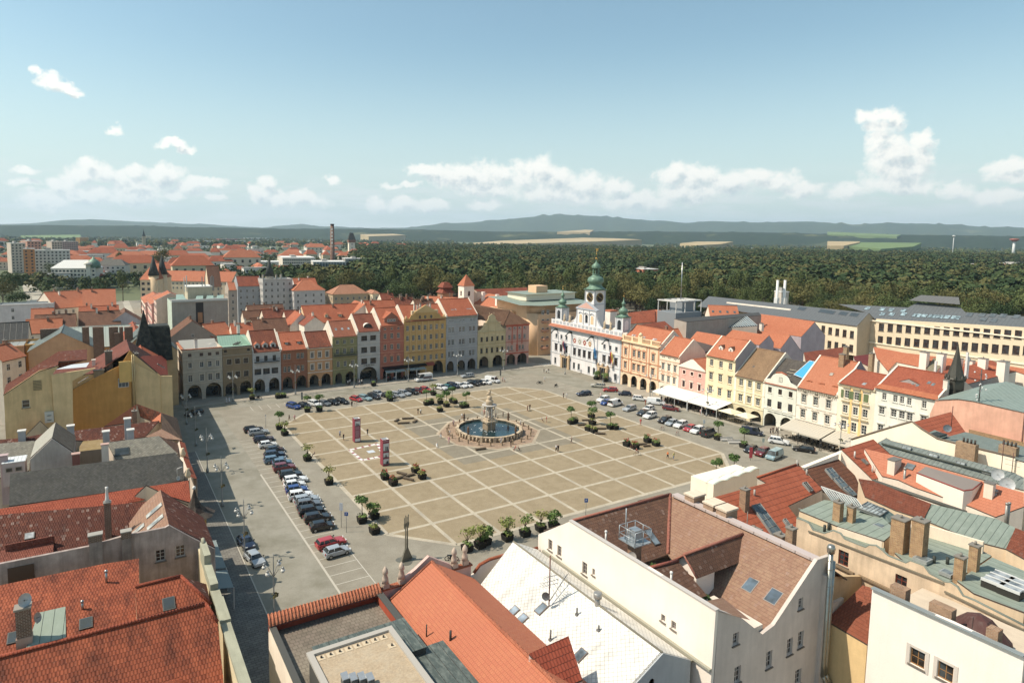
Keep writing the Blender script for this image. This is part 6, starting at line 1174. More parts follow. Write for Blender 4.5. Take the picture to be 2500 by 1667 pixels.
XV=8.0;TP=[(310,95),(375,115),(420,140),(455,200),(560,230),(640,205),(700,230),(740,280),(860,330),(930,355),(960,335),(1020,340),(1075,380),(1130,430),(1290,495),(1330,475),(1400,500),(1450,520),(1500,590),(1640,665),(1690,670),(1750,710),(1800,790),(1900,830),(2352,1060)]
a.plate('W',XV,[('l',x,y)for x,y in TP],[('l',730,450,1.1,1.7),('l',1245,675,1.1,1.7)],plaster('dcc8aa',.5),lo=0,name='wavy_wall',wk=dict(fr='8a3a20',gl='1c1412',cols=2,rws=3))
q=MB(flat('7d8578',.6),flat('847a66'));pts=[aX('l',x,y,XV)for x,y in TP];q.tube([tuple(p_+np.array([.1,0,.04]))for p_ in pts],.13,5);l2=[aX('l',x,y,XV)for x,y in((420,205),(1635,672))];q.obox((np.array(l2[0])+l2[1])/2,(.14,0,0),tuple((l2[1]-l2[0])/2),(0,0,.09),1);l2=[aX('l',x,y,XV)for x,y in((1640,745),(2352,1090))];q.obox((np.array(l2[0])+l2[1])/2,(.14,0,0),tuple((l2[1]-l2[0])/2),(0,0,.09),1);q.build('coping',a.E)
q=MB(plaster('8c7c64',.3));
for u0,v0,u1,v1 in((640,495,830,585),(870,598,1175,740),(1350,810,1540,890),(2130,1160,2352,1270)):A,B_=aX('l',u0,v0,XV),aX('l',u1,v1,XV);q.obox((A+B_)/2+np.array([-.12,0,0]),(.16,0,0),tuple((B_-A)/2),(0,0,.12))
q.build('ledge',a.E)
zg=13.2;pg=((-.06,0,1),zg-.06*10);GA=seam('8f9c8c',1.0,.35,.6,'6f7d70')
a.slab(pg,[('l',335,20),('l',560,-75),('z',760,830),('z',1000,950),('l',1200,200),('l',1095,293),('l',690,165)],GA);a.slab(((-.02,0,1),12.3),[('l',320,110),('l',335,30),('l',690,175),('l',1095,305),('l',1110,420),('l',700,250),('l',450,200)],seam('84917f',1.2,.3))
a.slab(((0,0,1),12.6),[('l',1190,400),('l',1370,340),('l',1480,200),('l',1880,330),('l',2060,425),('l',1740,640),('l',1660,655),('l',1500,590),('l',1300,495)],GA);a.slab(((0,0,1),12.9),[('l',1750,650),('l',2065,440),('l',2352,560),('l',2352,930),('l',1900,760)],GA)
q=MB(plaster('e6dcc8',.2),flat('6e746a'));A,B_=aZ('l',690,165,13.3),aZ('l',1095,293,13.3);q.obox((A+B_)/2+np.array([-.3,0,-.5]),(.12,0,0),tuple((B_-A)/2),(0,0,.5));q.tube([tuple(aZ('l',330,5,13.35)),tuple(B_)],.12,5,1)
A,B_=aZ('l',1480,150,14.0),aZ('l',1990,300,14.0);q.obox((A+B_)/2+np.array([0,0,-.8]),(.15,0,0),tuple((B_-A)/2),(0,0,.8));q.box(15.3,-46.6,11,21.5,-46.2,14.4);q.build('roof_wall',a.E)
for c,x,y,h,w in(('l',1250,95,16.4,1.4),('l',1427,110,16.9,1.25),('l',1785,440,15.2,.8),('l',1915,335,15.6,.8),('z',580,805,15.8,.85),('z',705,850,15.4,.75)):P=aZ(c,x,y,h);chimney(a.E,P[0],P[1],12,h,w,w,bricks('c09058','a87448','cdb890'),1)
for x,y,sc_ in((1440,465,1.0),(1660,590,.8),(1055,170,.8)):
 P=aZ('l',x,y,12.8 if x>1200 else 13.4);q=MB(metal('b4b8b4',.5,.3),glass('8c9490'));q.box(P[0]-.7*sc_,P[1]-.7*sc_,P[2]-.1,P[0]+.7*sc_,P[1]+.7*sc_,P[2]+.25);q.box(P[0]-.5*sc_,P[1]-.5*sc_,P[2]+.25,P[0]+.5*sc_,P[1]+.5*sc_,P[2]+.3,1);q.build('rooflight',a.E)
for x,y in((2125,640),(2270,700)):
 P=aZ('l',x,y,13.6);q=MB(flat('3c3a34'),glass('c0c4c4'),flat('dcdcd8'));q.obox((P[0],P[1],P[2]-.4),(1.6,0,0),(0,.9,0),(0,0,.4));[q.obox((P[0]+dx,P[1],P[2]+.12),(.48,0,0),(0,.85,0),(0,0,.1),1)for dx in(-1.05,0,1.05)];[q.box(P[0]+dx-.06,P[1]-.92,P[2],P[0]+dx+.06,P[1]+.92,P[2]+.28,2)for dx in(-1.6,-.53,.53,1.6)];q.build('rooflight',a.E)
for x,y in((1665,470),(1545,460),(563,180),(600,165)):P=aZ('l',x,y,13.0);a.rod('vent_pipe',[(P[0],P[1],12.4),(P[0],P[1],13.4)],.16,flat('3c4038'))
A,B_=aZ('z',410,655,15.2),aZ('z',745,770,15.2);q=MB(glass('aab6b8',.15),flat('d8d8d4'));o_=np.array([.0,-1.6,-1.5]);o2=np.array([1.6,.6,-1.4]);q.add([A,B_,B_+o_,A+o_]);q.add([A,B_,B_+o2,A+o2]);q.add([B_,B_+o_,B_+o2]);
for k in range(13):t=k/12;M_=A+(B_-A)*t;q.tube([M_+o_,M_,M_+o2],.05,4,1)
q.tube([A,B_],.07,4,1);q.build('glass_lantern',a.E);strip(a.E,((0,-.2,1),13.6+.2*43),[('z',750,875),('z',850,820),('z',1045,905),('z',960,955)],bars=5,m=glass('b8c0bc',.2))
P=aZ('z',960,760,15.4);q=MB(seam('6c8078',.6,.3));q.lathe((P[0],P[1],12.6),[(2.3,0),(2.3,.6),(1.4,1.2),(1.0,1.3)],6,0,False);q.build('lantern_roof',a.E)
a.slab(((-.45,0,1),14.2-.45*26),[('z',770,580),('z',905,600),('z',1465,820),('z',1390,968),('z',1120,880),('z',830,750)],N12,name='tiled_roof');a.slab(((-.5,0,1),14.0-.5*26),[('z',1465,820),('z',1800,900),('z',2080,960),('z',2270,1050),('z',2180,1250),('z',1900,1180),('z',1390,970)],seam('7e8c80',.75,.35));a.slab(((-.45,0,1),14.2-.45*26),[('z',2270,1050),('z',2420,1110),('z',2420,1380),('z',2180,1250)],N12,name='tiled_roof')
q=MB(flat('5c5c54'));A,B_=aZ('z',905,600,13.6),aZ('z',1800,905,13.6);q.tube([A,B_],.25,6);q.build('gutter',a.E);a.done()
a=PH('courtyard_wing','yellow courtyard wing with a small red tiled roof in deep shadow','dfc48a')
a.slab(((0,-.55,1),10.6+.55*46.8),[('l',575,535),('l',905,690),('l',990,715),('l',945,1218),('l',570,1000)],tile('9c5038','8a4430',.4,.3,.15))if False else None
A,B_,C_,D_=aZ('l',905,690,11.6),aZ('l',992,715,11.6),aZ('l',945,1218,8.6),aZ('l',572,1000,8.6);a.slab(None,[tuple(A),tuple(B_),(B_[0]+.5,C_[1]-.2,8.6),tuple(C_),tuple(D_)],tile('9c5038','8a4430',.4,.3,.15))
a.plate('S',-46.9,[(.4,13.4),(7.9,11.4),(7.9,9)],(),plaster('cdb68c',.4),lo=0);put_window(a.E,(D_[0]+1.6,D_[1]-.15,math.atan2(C_[1]-D_[1],C_[0]-D_[0])),0,5.6,1.1,1.6,fr='9a8f7c');a.done()
a=PH('white_wall_house','house with a plain white wall and two wood-framed windows, bottom right corner','efece4')
XR=-1.5;a.plate('W',XR,[('l',990,716),('l',1270,840),('l',1700,1020),('l',2352,1330)],[('l',1393,1345,1.15,1.5),('l',1643,1470,1.15,1.5)],plaster('f0eee8',.1,.86),lo=0,wk=dict(fr='a8763c',gl='2a2018',cols=2,rws=2),name='white_wall')
q=MB(plaster('c4c0ba',.1),flat('8c9494',.5));
for c,x,y in(('l',1393,1345),('l',1643,1470)):
 P=aX(c,x,y,XR-.03);u,z=P[1],P[2];[q.box(XR-.05,u+s_*.75-.14,z-1.0,XR+.0,u+s_*.75+.14,z+1.0)for s_ in(-1,1)];q.box(XR-.051,u-.6,z+.78,XR-.001,u+.6,z+1.0);q.box(XR-.051,u-.6,z-1.0,XR-.001,u+.6,z-.78)
A,B_=aX('l',990,714,XR),aX('l',2352,1328,XR);q.obox((A+B_)/2+np.array([0,0,.04]),(.28,0,0),tuple((B_-A)/2),(0,0,.05),1);q.build('window_surround',a.E)
a.box('body',XR+.4,-64.5,0,7.5,A[1]-.3,13.2,plaster('c9bda8'));a.slab(None,[(XR+.3,A[1]-.1,15.2),(2.5,A[1]-.1,13.4),(2.5,-64.5,13.6),(XR+.3,-64.5,15.3)],tile('8a4838','6c382c'),skirt=False)
P=aZ('l',1890,930,15.6);q=MB(seam('5c322c',1,.2,.7,'4a2824'));q.lathe((P[0],P[1]-.5,12.5),[(2.6,0),(2.4,1.2),(.9,2.9),(.2,3.1)],5,0,False,.3);q.build('metal_hood',a.E)
for x,y,w in((1235,770,1.3),(1620,880,1.7),(2085,1085,.8)):P=aX('l',x,y,XR+.9);b=MB(bricks('b08058','946848'));b.box(XR+.5,P[1]-w/2,12,XR+1.4,P[1]+w/2,16.4);b.build('chimney',a.E)
a.done()
# ---- blocks behind the square
def small_win(w=1.1,h=1.6,fr='d8d4cc',gl='2a2c2e',cols=2):
 key=('s',w,h,fr,gl,cols)
 if key not in WC:
  b=MB(flat(fr,.6),glass(gl));b.box(-w/2,-.03,0,w/2,.1,h,0)
  n=cols
  for i in range(n):x0=-w/2+.1+i*(w-.1)/n;b.box(x0,-.05,.1,x0+(w-.1)/n-.1,-.02,h*.58,1);b.box(x0,-.05,h*.64,x0+(w-.1)/n-.1,-.02,h-.1,1)
  WC[key]=b.data('window')
 return WC[key]
def autowin(E,x0,y0,an,L,H,step=3.1,fl=3.3,top=1.9,w=1.1,h=1.6,zmin=1.0,fr='d8d4cc',gl='2a2c2e',cols=2,mx=60):
 n=max(1,int(L/step));z=H-top-h/2;k=0
 while z>zmin and k<mx:
  for i in range(n):
   u=(i+.5)*L/n;link('window',small_win(w,h,fr,gl,cols),E,(x0+u*math.cos(an)+.02*math.sin(an),y0+u*math.sin(an)-.02*math.cos(an),z-h/2),an);k+=1
  z-=fl
def mid(label,c,x0,y0,x1_,y1_,H,D,wall,roof=None,ridge='par',sl=.7,win=True,side=None,cat='building',name='apartment_house',yr=None,rot=0.,north=True,fn=None,**k):
 """front eave from two photo points at height H"""
 A,B_=aZ(c,x0,y0,H),aZ(c,x1_,y1_,H);Y=(A[1]+B_[1])/2 if not rot else A[1];Wd=max(4.,(B_[0]-A[0])/(math.cos(rot)if rot else 1))
 r='flat' if roof is None else ridge
 E=house(name,label,A[0],Y,rot,Wd,H,D,wall,wall,roof or seam('9a9c96',1.5,.3),(),ridge=r,sl=sl,side=side or wall,cornice=.3,fire=.05,yr=yr,cat=cat)
 if win:kw=dict(fr='d8d4cc');kw.update(k);autowin(E,0,0,0,Wd,H,**kw);autowin(E,0,D,-math.pi/2,D,H,**kw)
 if fn:fn(E,Wd,D,H)
 return E
def rg(label,c,x1_,y1_,x2_,y2_,zr,d,ze,wall='e4dccb',roof=None,ch=1,dorm=0,group=None,name='roof_house',skyl=0,seed=None):
 """house found by its ridge (two photo points at height zr); roof falls d metres to eaves at ze"""
 A,B_=aZ(c,x1_,y1_,zr),aZ(c,x2_,y2_,zr);v=Vector((B_-A)[:2]);L=v.length;sl=(zr-ze)/d
 an=math.atan2(v.y,v.x);q_=round(an/(math.pi/2))*math.pi/2;an=q_ if abs(an-q_)<.35 else an
 ca,sa=math.cos(an),math.sin(an);ox,oy=A[0]+sa*d,A[1]-ca*d
 E=empty(name,(ox,oy,0),an,label,'building',group);b=MB(plaster(wall),roof or T5,flat('6a4a3c'))
 b.mesh([(0,0,0),(L,0,0),(L,2*d,0),(0,2*d,0),(0,0,ze),(L,0,ze),(L,2*d,ze),(0,2*d,ze),(0,d,zr-.05),(L,d,zr-.05)],[(0,1,5,4),(2,3,7,6),(3,0,4,8,7),(1,2,6,9,5)]);b.build('wall',E)
 r=MB(roof or T5,flat('5a4438'));o=.35
 r.add([(-.2,-o,ze-o*sl+.05),(L+.2,-o,ze-o*sl+.05),(L+.2,d,zr),(-.2,d,zr)]);r.add([(-.2,2*d+o,ze-o*sl+.05),(L+.2,2*d+o,ze-o*sl+.05),(L+.2,d,zr),(-.2,d,zr)][::-1]);r.add([(-.2,-o,ze-o*sl-.15),(L+.2,-o,ze-o*sl-.15),(L+.2,-o,ze-o*sl+.05),(-.2,-o,ze-o*sl+.05)],1);r.tube([(-.2,d,zr+.03),(L+.2,d,zr+.03)],.14,5);r.build('roof',E)
 rr=random.Random(seed or int(x1_+y1_))
 for i in range(ch):u=L*(rr.random()*.7+.15);y=d*rr.uniform(.75,1.2);zz=zr-abs(y-d)*sl;chimney(E,u,y,zz-1,zz+rr.uniform(.9,1.8),.6,.9,[bricks('a8663f','8a5236'),plaster('e6e0d4')][rr.random()<.45])
 for i in range(dorm):dormer(E,L*(i+.5)/dorm,d*.25,ze+d*.25*sl,1.5,1.2,sl,plaster(wall),roof or T5,(.8,.8),shed=i%2==0)
 for i in range(skyl):u=L*(i+.5)/skyl;skylight(E,(u,d*.5,ze+d*.5*sl),(1,0,0),(0,1,sl),.8,1.2)
 autowin(E,0,0,0,L,ze,top=1.2,mx=24)
 return E
def gb(label,c,x,y,zr,hw,ze,L,wall='e8e4da',roof=None,west=None,name='gable_house',nwin=0,ch=1):
 """house whose gable faces the camera side; apex at a photo point"""
 P=aZ(c,x,y,zr);E=empty(name,(P[0],P[1],0),0,label,'building');b=MB(plaster(wall),plaster(west or wall))
 b.mesh([(-hw,0,0),(hw,0,0),(hw,0,ze),(0,0,zr-.05),(-hw,0,ze),(-hw,L,0),(hw,L,0),(hw,L,ze),(0,L,zr-.05),(-hw,L,ze)],[(0,1,2,3,4),(6,5,9,8,7),(5,0,4,9),(1,6,7,2)]);b.build('wall',E)
 r=MB(roof or T5);[r.add(f)for f in([(-hw-.3,-.25,ze-.2),(0,-.25,zr),(0,L+.2,zr),(-hw-.3,L+.2,ze-.2)][::-1],[(hw+.3,-.25,ze-.2),(0,-.25,zr),(0,L+.2,zr),(hw+.3,L+.2,ze-.2)])];r.tube([(0,-.25,zr+.03),(0,L+.2,zr+.03)],.14,5);r.build('roof',E)
 for i in range(nwin):link('window',small_win(.9,1.1),E,((i-(nwin-1)/2)*2.2,-.03,ze+.2),0)
 rr=random.Random(int(x+y));
 for i in range(ch):yy=rr.uniform(1,L-1);chimney(E,rr.uniform(-.3,.3),yy,zr-1,zr+1.2,.6,.8,plaster('e6e0d4')if rr.random()<.5 else bricks('a8663f','8a5236'))
 return E
TB=tile('8a5a48','70483a',.36,.24,.4,.2);TD=tile('a8553c','8c4030',.36,.24,.35,.1)
gb('grey rendered gable house with brown roofs just behind the pale grey corner house','B',500,800,18.0,7.6,12.2,12,'a39a90',TB,nwin=1)
def blk_top(E,W_,D_,H):
 b=MB(plaster('c4bfa6',.3),flat('e2ded2'),seam('9cbcb0',.5,.2),metal('9a9c9a',.5,.4));b.box(6,5,H,14.5,D_-2,H+4.6);b.box(5.8,4.8,H+4.6,14.7,D_-1.8,H+4.9,1);b.box(0,0,H,W_,.4,H+.7,1)
 for i in range(3):b.add([(8+i*3.6,1,H+.4),(10.6+i*3.6,1,H+.4),(11.2+i*3.6,4,H+1.6),(8.9+i*3.6,4,H+1.6)],2)
 b.add([(1.5,.5,H+.5),(5,.5,H+.5),(4.4,5,H+2.2),(2,5,H+2.2)],2)
 for x in(5.0,5.8,11.2,12.2,14.2,14.7,15.2):b.box(x-.15,6,H+3,x+.15,6.3,H+8.2+(x%1),1 if x<7 else 3)
 b.build('rooftop_plant',E);q=MB(plaster('8c8e88',.5),flat('3a3c3a'),plaster('a8825c'));q.box(8.0,-.12,0,10.6,0,H-.4,1);q.box(8.6,-.2,H-8,10.2,-.1,H-4.2,2);q.build('light_well',E)
mid('big bare concrete-walled block with rooftop plant rooms and phone antennas','B',218,545,985,515,23,17,'a2a49c',None,win=False,fn=blk_top,side='b9d0c4')
mid('pale blue-grey rear of an apartment house with loggias','B',1112,325,1466,322,20,12,'a2acb4',TD,sl=.8,yr=6,w=1.0,h=1.5,fl=3.4)
def cone(E,W_,D_,H):b=MB(slate('4c5452','3c4442'),plaster('c0bcb0'));b.lathe((4.2,3,H),[(2.2,0),(2.2,1.5)],12,1);b.lathe((4.2,3,H+1.5),[(2.6,0),(1.2,5),(.1,10)],12,0);b.build('turret',E);[chimney(E,x,4,H-1,H+2,.9,.9,plaster('c8c4b8'))for x in(1,8,10.5)]
mid('grey-white stepped apartment house with balconies and a dark cone turret','B',1472,235,1862,222,24,12,'b9bcbc',None,fn=cone,step=2.7)
mid('white apartment house with a red hipped roof and an attic row of windows','B',1870,383,2340,382,18,14,'bcbec0',T5,'hip',.75,step=3.4)
mid('narrow beige house between the concrete block and the blue-grey rear','B',1000,385,1105,375,20,10,'b4aca0',T5,sl=.7)
for L_ in[('dark-edged orange roof directly behind the white house with three dormers','B',1240,592,1740,575,17,6,12.5,1),('orange roof with one big chimney shadow, second behind the brown-orange house','B',1450,650,1745,640,16.5,7,11,2),('small low roof with two skylights beside the shadowed courtyard','B',1185,668,1432,660,15,3.5,12,0),('dark brown roof in shade behind the light orange house','B',1755,660,1975,655,16.5,6,11,1),('short red roof with white gable behind the ochre-brown house','B',1022,842,1312,838,16,5,12,2),('mottled red roof with round dormers behind the white house','B',1312,785,1780,775,16,6,11.5,2),('brown roof behind the concrete block\'s right corner','B',640,850,940,815,16,5,12,1)]:rg(*L_[:9],ch=L_[9],roof=[T1,T5,T6,TB,TD][len(L_[0])%5])
rg('long orange roof with a row of flat-topped dormers behind the olive green house','b',500,905,1040,868,17.5,8,11,'e6c99c',T1,1,5);rg('orange roof stepped above the row of flat-topped dormers','b',1060,862,1335,855,19,7,13,'e4dccb',T1,2)
gb('pinkish tiled gable roof behind the salmon house','b',1075,885,18,6,13.5,14,'ead8cc',T5);gb('white gable wall with red roof behind the light orange house','b',500,975,17.5,4.5,13,10,'eae4da',T1);gb('white gable house squeezed behind the olive green house','b',620,1005,17,4,14,9,'efe9dc',TD)
rg('low orange roofs behind the red attic roof','b',10,905,240,890,16,5,12,roof=T1);rg('plain orange roof between the courtyard walls','b',140,935,330,930,16,5,12,roof=T5,ch=2);rg('small roof in front of the tan barracks','b',1200,795,1310,790,17,4,13,roof=TD)
rg('cluster roof with many little chimneys','b',1310,835,1500,830,18,5,14,roof=T6,ch=4);rg('roof crowded with chimneys, left of the pagoda roof','b',1500,850,1640,838,18,5,14,roof=TB,ch=4);rg('pale roof behind the tall blue-grey house','b',1590,820,1900,830,18,5,14,roof=T5,ch=4)
def barr(E,W_,D_,H):pass
mid('long tan building with a faded pink hipped roof in front of the trees','b',770,800,1110,795,13,14,'b9a98c',tile('c08068','b07258',.4,.3,.2,.3),'hip',.7,step=3.6,w=1.2);mid('cream building with faded pink roof beside the tan one','b',1115,792,1230,800,13,12,'e0d4b4',tile('c08068','b07258',.4,.3,.2,.3),'hip',.7)
rg('plain orange roof of the white street block, left of the tan building','b',420,660,620,656,22,8,16,'c4c4c4',T1,2)
P=aZ('b',1978,712,24);E=empty('church_tower',(P[0],P[1],0),0,'white square church tower with a curved red tent roof','tower');b=MB(plaster('efe6da',.15),T5,glass('2c2622'));b.box(-2.9,-2.9,0,2.9,2.9,23.5);b.build('wall',E)
q=MB(T5,flat('e4dccf'));q.mesh([(-3.3,-3.3,23.3),(3.3,-3.3,23.3),(3.3,3.3,23.3),(-3.3,3.3,23.3),(-2.2,-2.2,25.2),(2.2,-2.2,25.2),(2.2,2.2,25.2),(-2.2,2.2,25.2),(0,0,29.0)],[(0,1,5,4),(1,2,6,5),(2,3,7,6),(3,0,4,7),(4,5,8),(5,6,8),(6,7,8),(7,4,8)]);q.build('roof',E)
for(dx,an)in((0,0),(1,-math.pi/2)):
 n_=MB(glass('2c2622'));n_.mesh([(-.6,-2.93,18.3),(.6,-2.93,18.3)]+[(.6*math.cos(math.pi*i/8),-2.93,20.2+.6*math.sin(math.pi*i/8))for i in range(9)],[tuple(range(11))]);n_.build('window',E,(0,0,0),an)
P=aZ('b',1790,760,20);E=empty('gate_tower',(P[0],P[1],0),0,'brick-red pagoda-roofed tower left of the church tower','tower');b=MB(plaster('b88a6c'));b.box(-3,-3,0,3,3,18.5);b.build('wall',E);q=MB(TD);[q.lathe((0,0,z),[(r0_,0),(r1_,h)],4,0,False,math.pi/4)for z,r0_,r1_,h in((18.4,5.2,3.2,2.0),(20.4,3.6,3.2,.8),(21.2,4.4,2.0,2.6))];q.build('roof',E)
a=PH('monastery','long pink-red monastery roof with white chimneys behind the cream baroque gable','e4d6c4');pz=P_W('o',1000,150,19,.7);a.slab(pz,[('o',600,82),('o',1440,222),('o',1260,300),('o',1258,480),('o',1150,430),('o',520,315),('o',470,245)],T5);a.slab(P_S('o',1480,15,21,.6),[('o',545,45),('o',1482,10),('o',1440,215),('o',600,80)],TD)
for x,y in((712,95),(955,140),(1222,190)):P=aZ('o',x,y,20);a.box('chimney',P[0]-.7,P[1]-.7,14,P[0]+.7,P[1]+.7,20,plaster('f0ece4',.1),None,.15)
a.done()
P=aZ('o',1568,480,17);E=empty('corner_block',(P[0],P[1],0),0,'apricot art deco corner block with stacked balconies and green roof, left of the town hall','building');b=MB(plaster('dcb890',.15),plaster('cf9c78',.15),seam('8fa090',.9,.3),plaster('e6ddc8',.1))
b.box(0,4,0,30,24,17.0);b.box(3,0,0,30,4,17.0);b.lathe((4,4,0),[(4,0),(4,17)],20,0,True);b.box(-3.5,12,0,0,30,17,0);b.box(-.2,4,17,30,26,20.5,0);b.lathe((5.5,5.5,17),[(4.4,0),(4.4,3.5)],20,0);b.add([(-4.5,2,20.6),(3,-1.2,20.4),(32,-1.2,20.4),(32,27,22),(-4.5,27,22)],2);b.box(4,10,21.3,30,24,24,3);b.add([(3,9,24.05),(31,9,24.05),(31,25,24.05),(3,25,24.05)],2);b.box(12,14,24,18,20,27,0)
b.build('wall',E)
for z in(3.4,7.0,10.6,14.2):q=MB(plaster('d09a7c'));q.lathe((6.5,.9,z-.9),[(2.3,0),(2.3,.9)],14);q.build('balcony',E)
autowin(E,9,0,0,20,17,2.9,3.6,w=1.4,h=1.9,fr='ece6d8');autowin(E,-3.5,30,-math.pi/2,18,17,3.0,3.6,w=1.4,h=1.9,fr='ece6d8');autowin(E,4,0,0,5,20,2.5,3.6,top=1.6,w=1.2,h=1.9,fr='ece6d8')
a=PH('roof_house','dark red hipped roofs with an orange wing right behind the town hall','d8c8b4')
a.slab(P_S('c',1400,945,19,.5),[('c',1225,968),('c',1470,940),('c',1470,1052),('c',1235,1068)],T3);a.slab(P_W('c',1570,950,19,.55),[('c',1470,940),('c',1672,965),('c',1640,1050),('c',1470,1052)],T5);a.slab(P_S('c',1500,1045,17,.5),[('c',1330,1075),('c',1570,1040),('c',1790,1090),('c',1700,1130),('c',1640,1125)],TD);P=aZ('c',1068,955,19.5);a.box('chimney',P[0]-1.8,P[1]-1.8,10,P[0]+1.8,P[1]+1.8,19.5,plaster('ece8e2'),T5,.5);a.done()
a=PH('glass_roofed_hall','hall with a large slanted glass roof under a dark flat band','a8a49c');pg=P_W('c',2100,1030,18.5,.35);a.slab(pg,[('c',1755,1052),('c',2290,1003),('c',2385,1085),('c',1842,1118)],glass('5f7680',.12));
q=MB(flat('c8ccc8'));
for k in range(27):t=k/26;A=onp(pg,'c',1755+535*t,1052-49*t);B_=onp(pg,'c',1842+543*t,1118-33*t);q.tube([A+np.array([0,0,.1]),B_+np.array([0,0,.1])],.13,4)
q.build('glazing_bars',a.E);a.slab(P_H(20.0),[('c',1640,1022),('c',2400,965),('c',2420,990),('c',1750,1050)],flat('4a4844',.7));a.slab(P_S('c',2100,1115,15,.5),[('c',1842,1120),('c',2400,1090),('c',2430,1180),('c',1900,1200)],T3);a.done()
P=aZ('c',1770,1000,19);E=empty('roof_terrace_house',(P[0],P[1],0),0,'grey cube penthouse with white pergola frame and a tall mast','building');b=MB(flat('8c9296'),flat('dcd8d0'),glass());b.box(-7,0,0,7,9,20.5);b.box(-1.5,2,20.5,6,8,24.5,0);b.build('wall',E);b=MB(flat('dcd8d0'),metal('c8c8c8'));[b.box(x-.12,y-.12,20.5,x+.12,y+.12,24.6)for x in(-6.8,-2,3,6.8)for y in(.2,8.8)];b.box(-7.2,0,24.5,7.2,.35,24.9);b.box(-7.2,8.6,24.5,7.2,9,24.9);[b.box(x-.15,0,24.5,x+.15,9,24.9)for x in(-7,-4,0,3,7)];b.tube([(1,5,24),(1,5,39)],.16,6,1);b.build('pergola',E)
for L_ in[('orange roof with four dark skylights beyond the penthouse mast','c',1945,900,2200,908,18,7,13,0,T5,4),('orange valley roofs left of the slanted glass hall','c',1500,1125,1730,1100,17,5,13,1,T5,0),('orange roof with antennas between cream house and glass hall','c',1740,1115,1925,1125,16,5,11,2,T5,0)]:rg(*L_[:9],ch=L_[9],roof=L_[10],skyl=L_[11])
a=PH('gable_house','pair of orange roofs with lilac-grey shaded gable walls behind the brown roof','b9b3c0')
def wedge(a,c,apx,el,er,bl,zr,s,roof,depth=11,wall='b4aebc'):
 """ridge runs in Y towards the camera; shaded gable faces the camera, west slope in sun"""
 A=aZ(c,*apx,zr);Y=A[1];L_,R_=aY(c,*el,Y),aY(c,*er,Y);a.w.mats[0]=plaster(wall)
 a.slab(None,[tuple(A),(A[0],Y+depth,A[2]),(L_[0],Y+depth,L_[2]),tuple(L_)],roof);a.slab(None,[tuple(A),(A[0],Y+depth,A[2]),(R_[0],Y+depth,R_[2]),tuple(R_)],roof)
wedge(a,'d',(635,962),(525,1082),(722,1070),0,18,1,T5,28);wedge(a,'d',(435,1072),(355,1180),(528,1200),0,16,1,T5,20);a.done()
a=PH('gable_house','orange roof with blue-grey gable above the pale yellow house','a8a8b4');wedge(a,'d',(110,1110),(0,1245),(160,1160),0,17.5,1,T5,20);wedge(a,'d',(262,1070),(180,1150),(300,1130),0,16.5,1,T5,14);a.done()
a=PH('roof_house','broad orange roofs sloping below the grey institution','e2d8c8');a.slab(P_W('d',400,920,17,.5),[('d',150,890),('d',400,922),('d',640,958),('d',525,1082),('d',380,1050),('d',390,970)],T5);a.slab(P_W('d',200,990,16,.5),[('d',0,1045),('d',180,985),('d',390,1000),('d',430,1060),('d',350,1180),('d',300,1190),('d',260,1065),('d',0,1080)],T5);a.slab(P_S('d',700,1190,15,.5),[('d',545,1210),('d',880,1165),('d',890,1260),('d',560,1280)],TD);a.slab(P_S('d',1100,1230,15,.5),[('d',955,1240),('d',1090,1225),('d',1090,1330),('d',960,1270)],tile('8c3a3c','7c3034',.5,.4,.1));
for x,y,h in((200,975,18.5),(895,1165,18.5),(1105,1220,18)):P=aZ('d',x,y,h);chimney(a.E,P[0],P[1],8,h,1.2,1.0,bricks('c09868','a88458')if x>500 else plaster('eee8dc'),2)
a.done()
a=PH('roof_house','large orange-red roofs with skylights below the long dark-roofed institution','f0e8d8')
a.slab(P_W('A',900,80,18,.5),[('A',190,-80),('A',630,5),('A',1080,60),('A',950,230),('A',520,140),('A',400,270),('A',240,80)],T5);a.slab(P_W('A',1500,130,18,.45),[('A',1080,60),('A',1650,130),('A',2240,270),('A',2000,330),('A',1600,410),('A',1300,350),('A',940,290)],T5);a.slab(P_S('A',700,200,15,.4),[('A',520,145),('A',945,210),('A',920,300),('A',550,290)],T5);a.slab(P_W('A',1000,60,18.6,.6),[('A',1050,80),('A',1220,110),('A',1080,300),('A',945,280)],tile('8f8272','7e7264',.5,.4,.2,.4));a.slab(P_W('A',2200,200,17,.5),[('A',1800,140),('A',2400,240),('A',2400,330),('A',2240,275)],T5)
for x,y,h in((930,20,20),(1170,40,20),(1770,110,20),(2060,150,20),(1410,110,19.5),(1580,140,19)):P=aZ('A',x,y-20,h);chimney(a.E,P[0],P[1],12,h,1.6 if x<2000 else 2.6,1.6,plaster('efe9de',.1),1)
for x,y in((630,140),(765,150),(855,160),(1600,250),(1870,295),(1215,310)):a.sky(P_W('A',1500,130,18,.45),'A',x,y,1.1,1.6,'5c6468','7a6a5c')
for x in(1080,1165,1540,1520):P=aZ('A',x,250,19);a.box('phone_antenna',P[0]-.2,P[1]-.2,16,P[0]+.2,P[1]+.2,21+(x%3),flat('e8e6e0'))
a.done()
a=PH('institution','long cream institution with dark grey metal roofs and rows of skylights before the park','dccfb2')
DR=seam('5f6468',1.2,.15,.6,'54585c');pw=P_W('d',470,822,21,.62);W1=aZ('d',985,992,15.5)[0]
W0=aZ('d',985,992,15.5);XA=W0[0];a.plate('W',XA,[('d',400,925),('d',985,990),('d',975,1240),('d',650,1180)],[('d',x,y,1.5,2.9)for x,y in((705,1020),(762,1035),(820,1045),(880,1055),(940,1065),(755,1145),(812,1155),(872,1170),(934,1178))],plaster('e8dcc0',.15),lo=0,wk=dict(fr='5a3c30',gl='3c2c28',cols=2,rws=2))
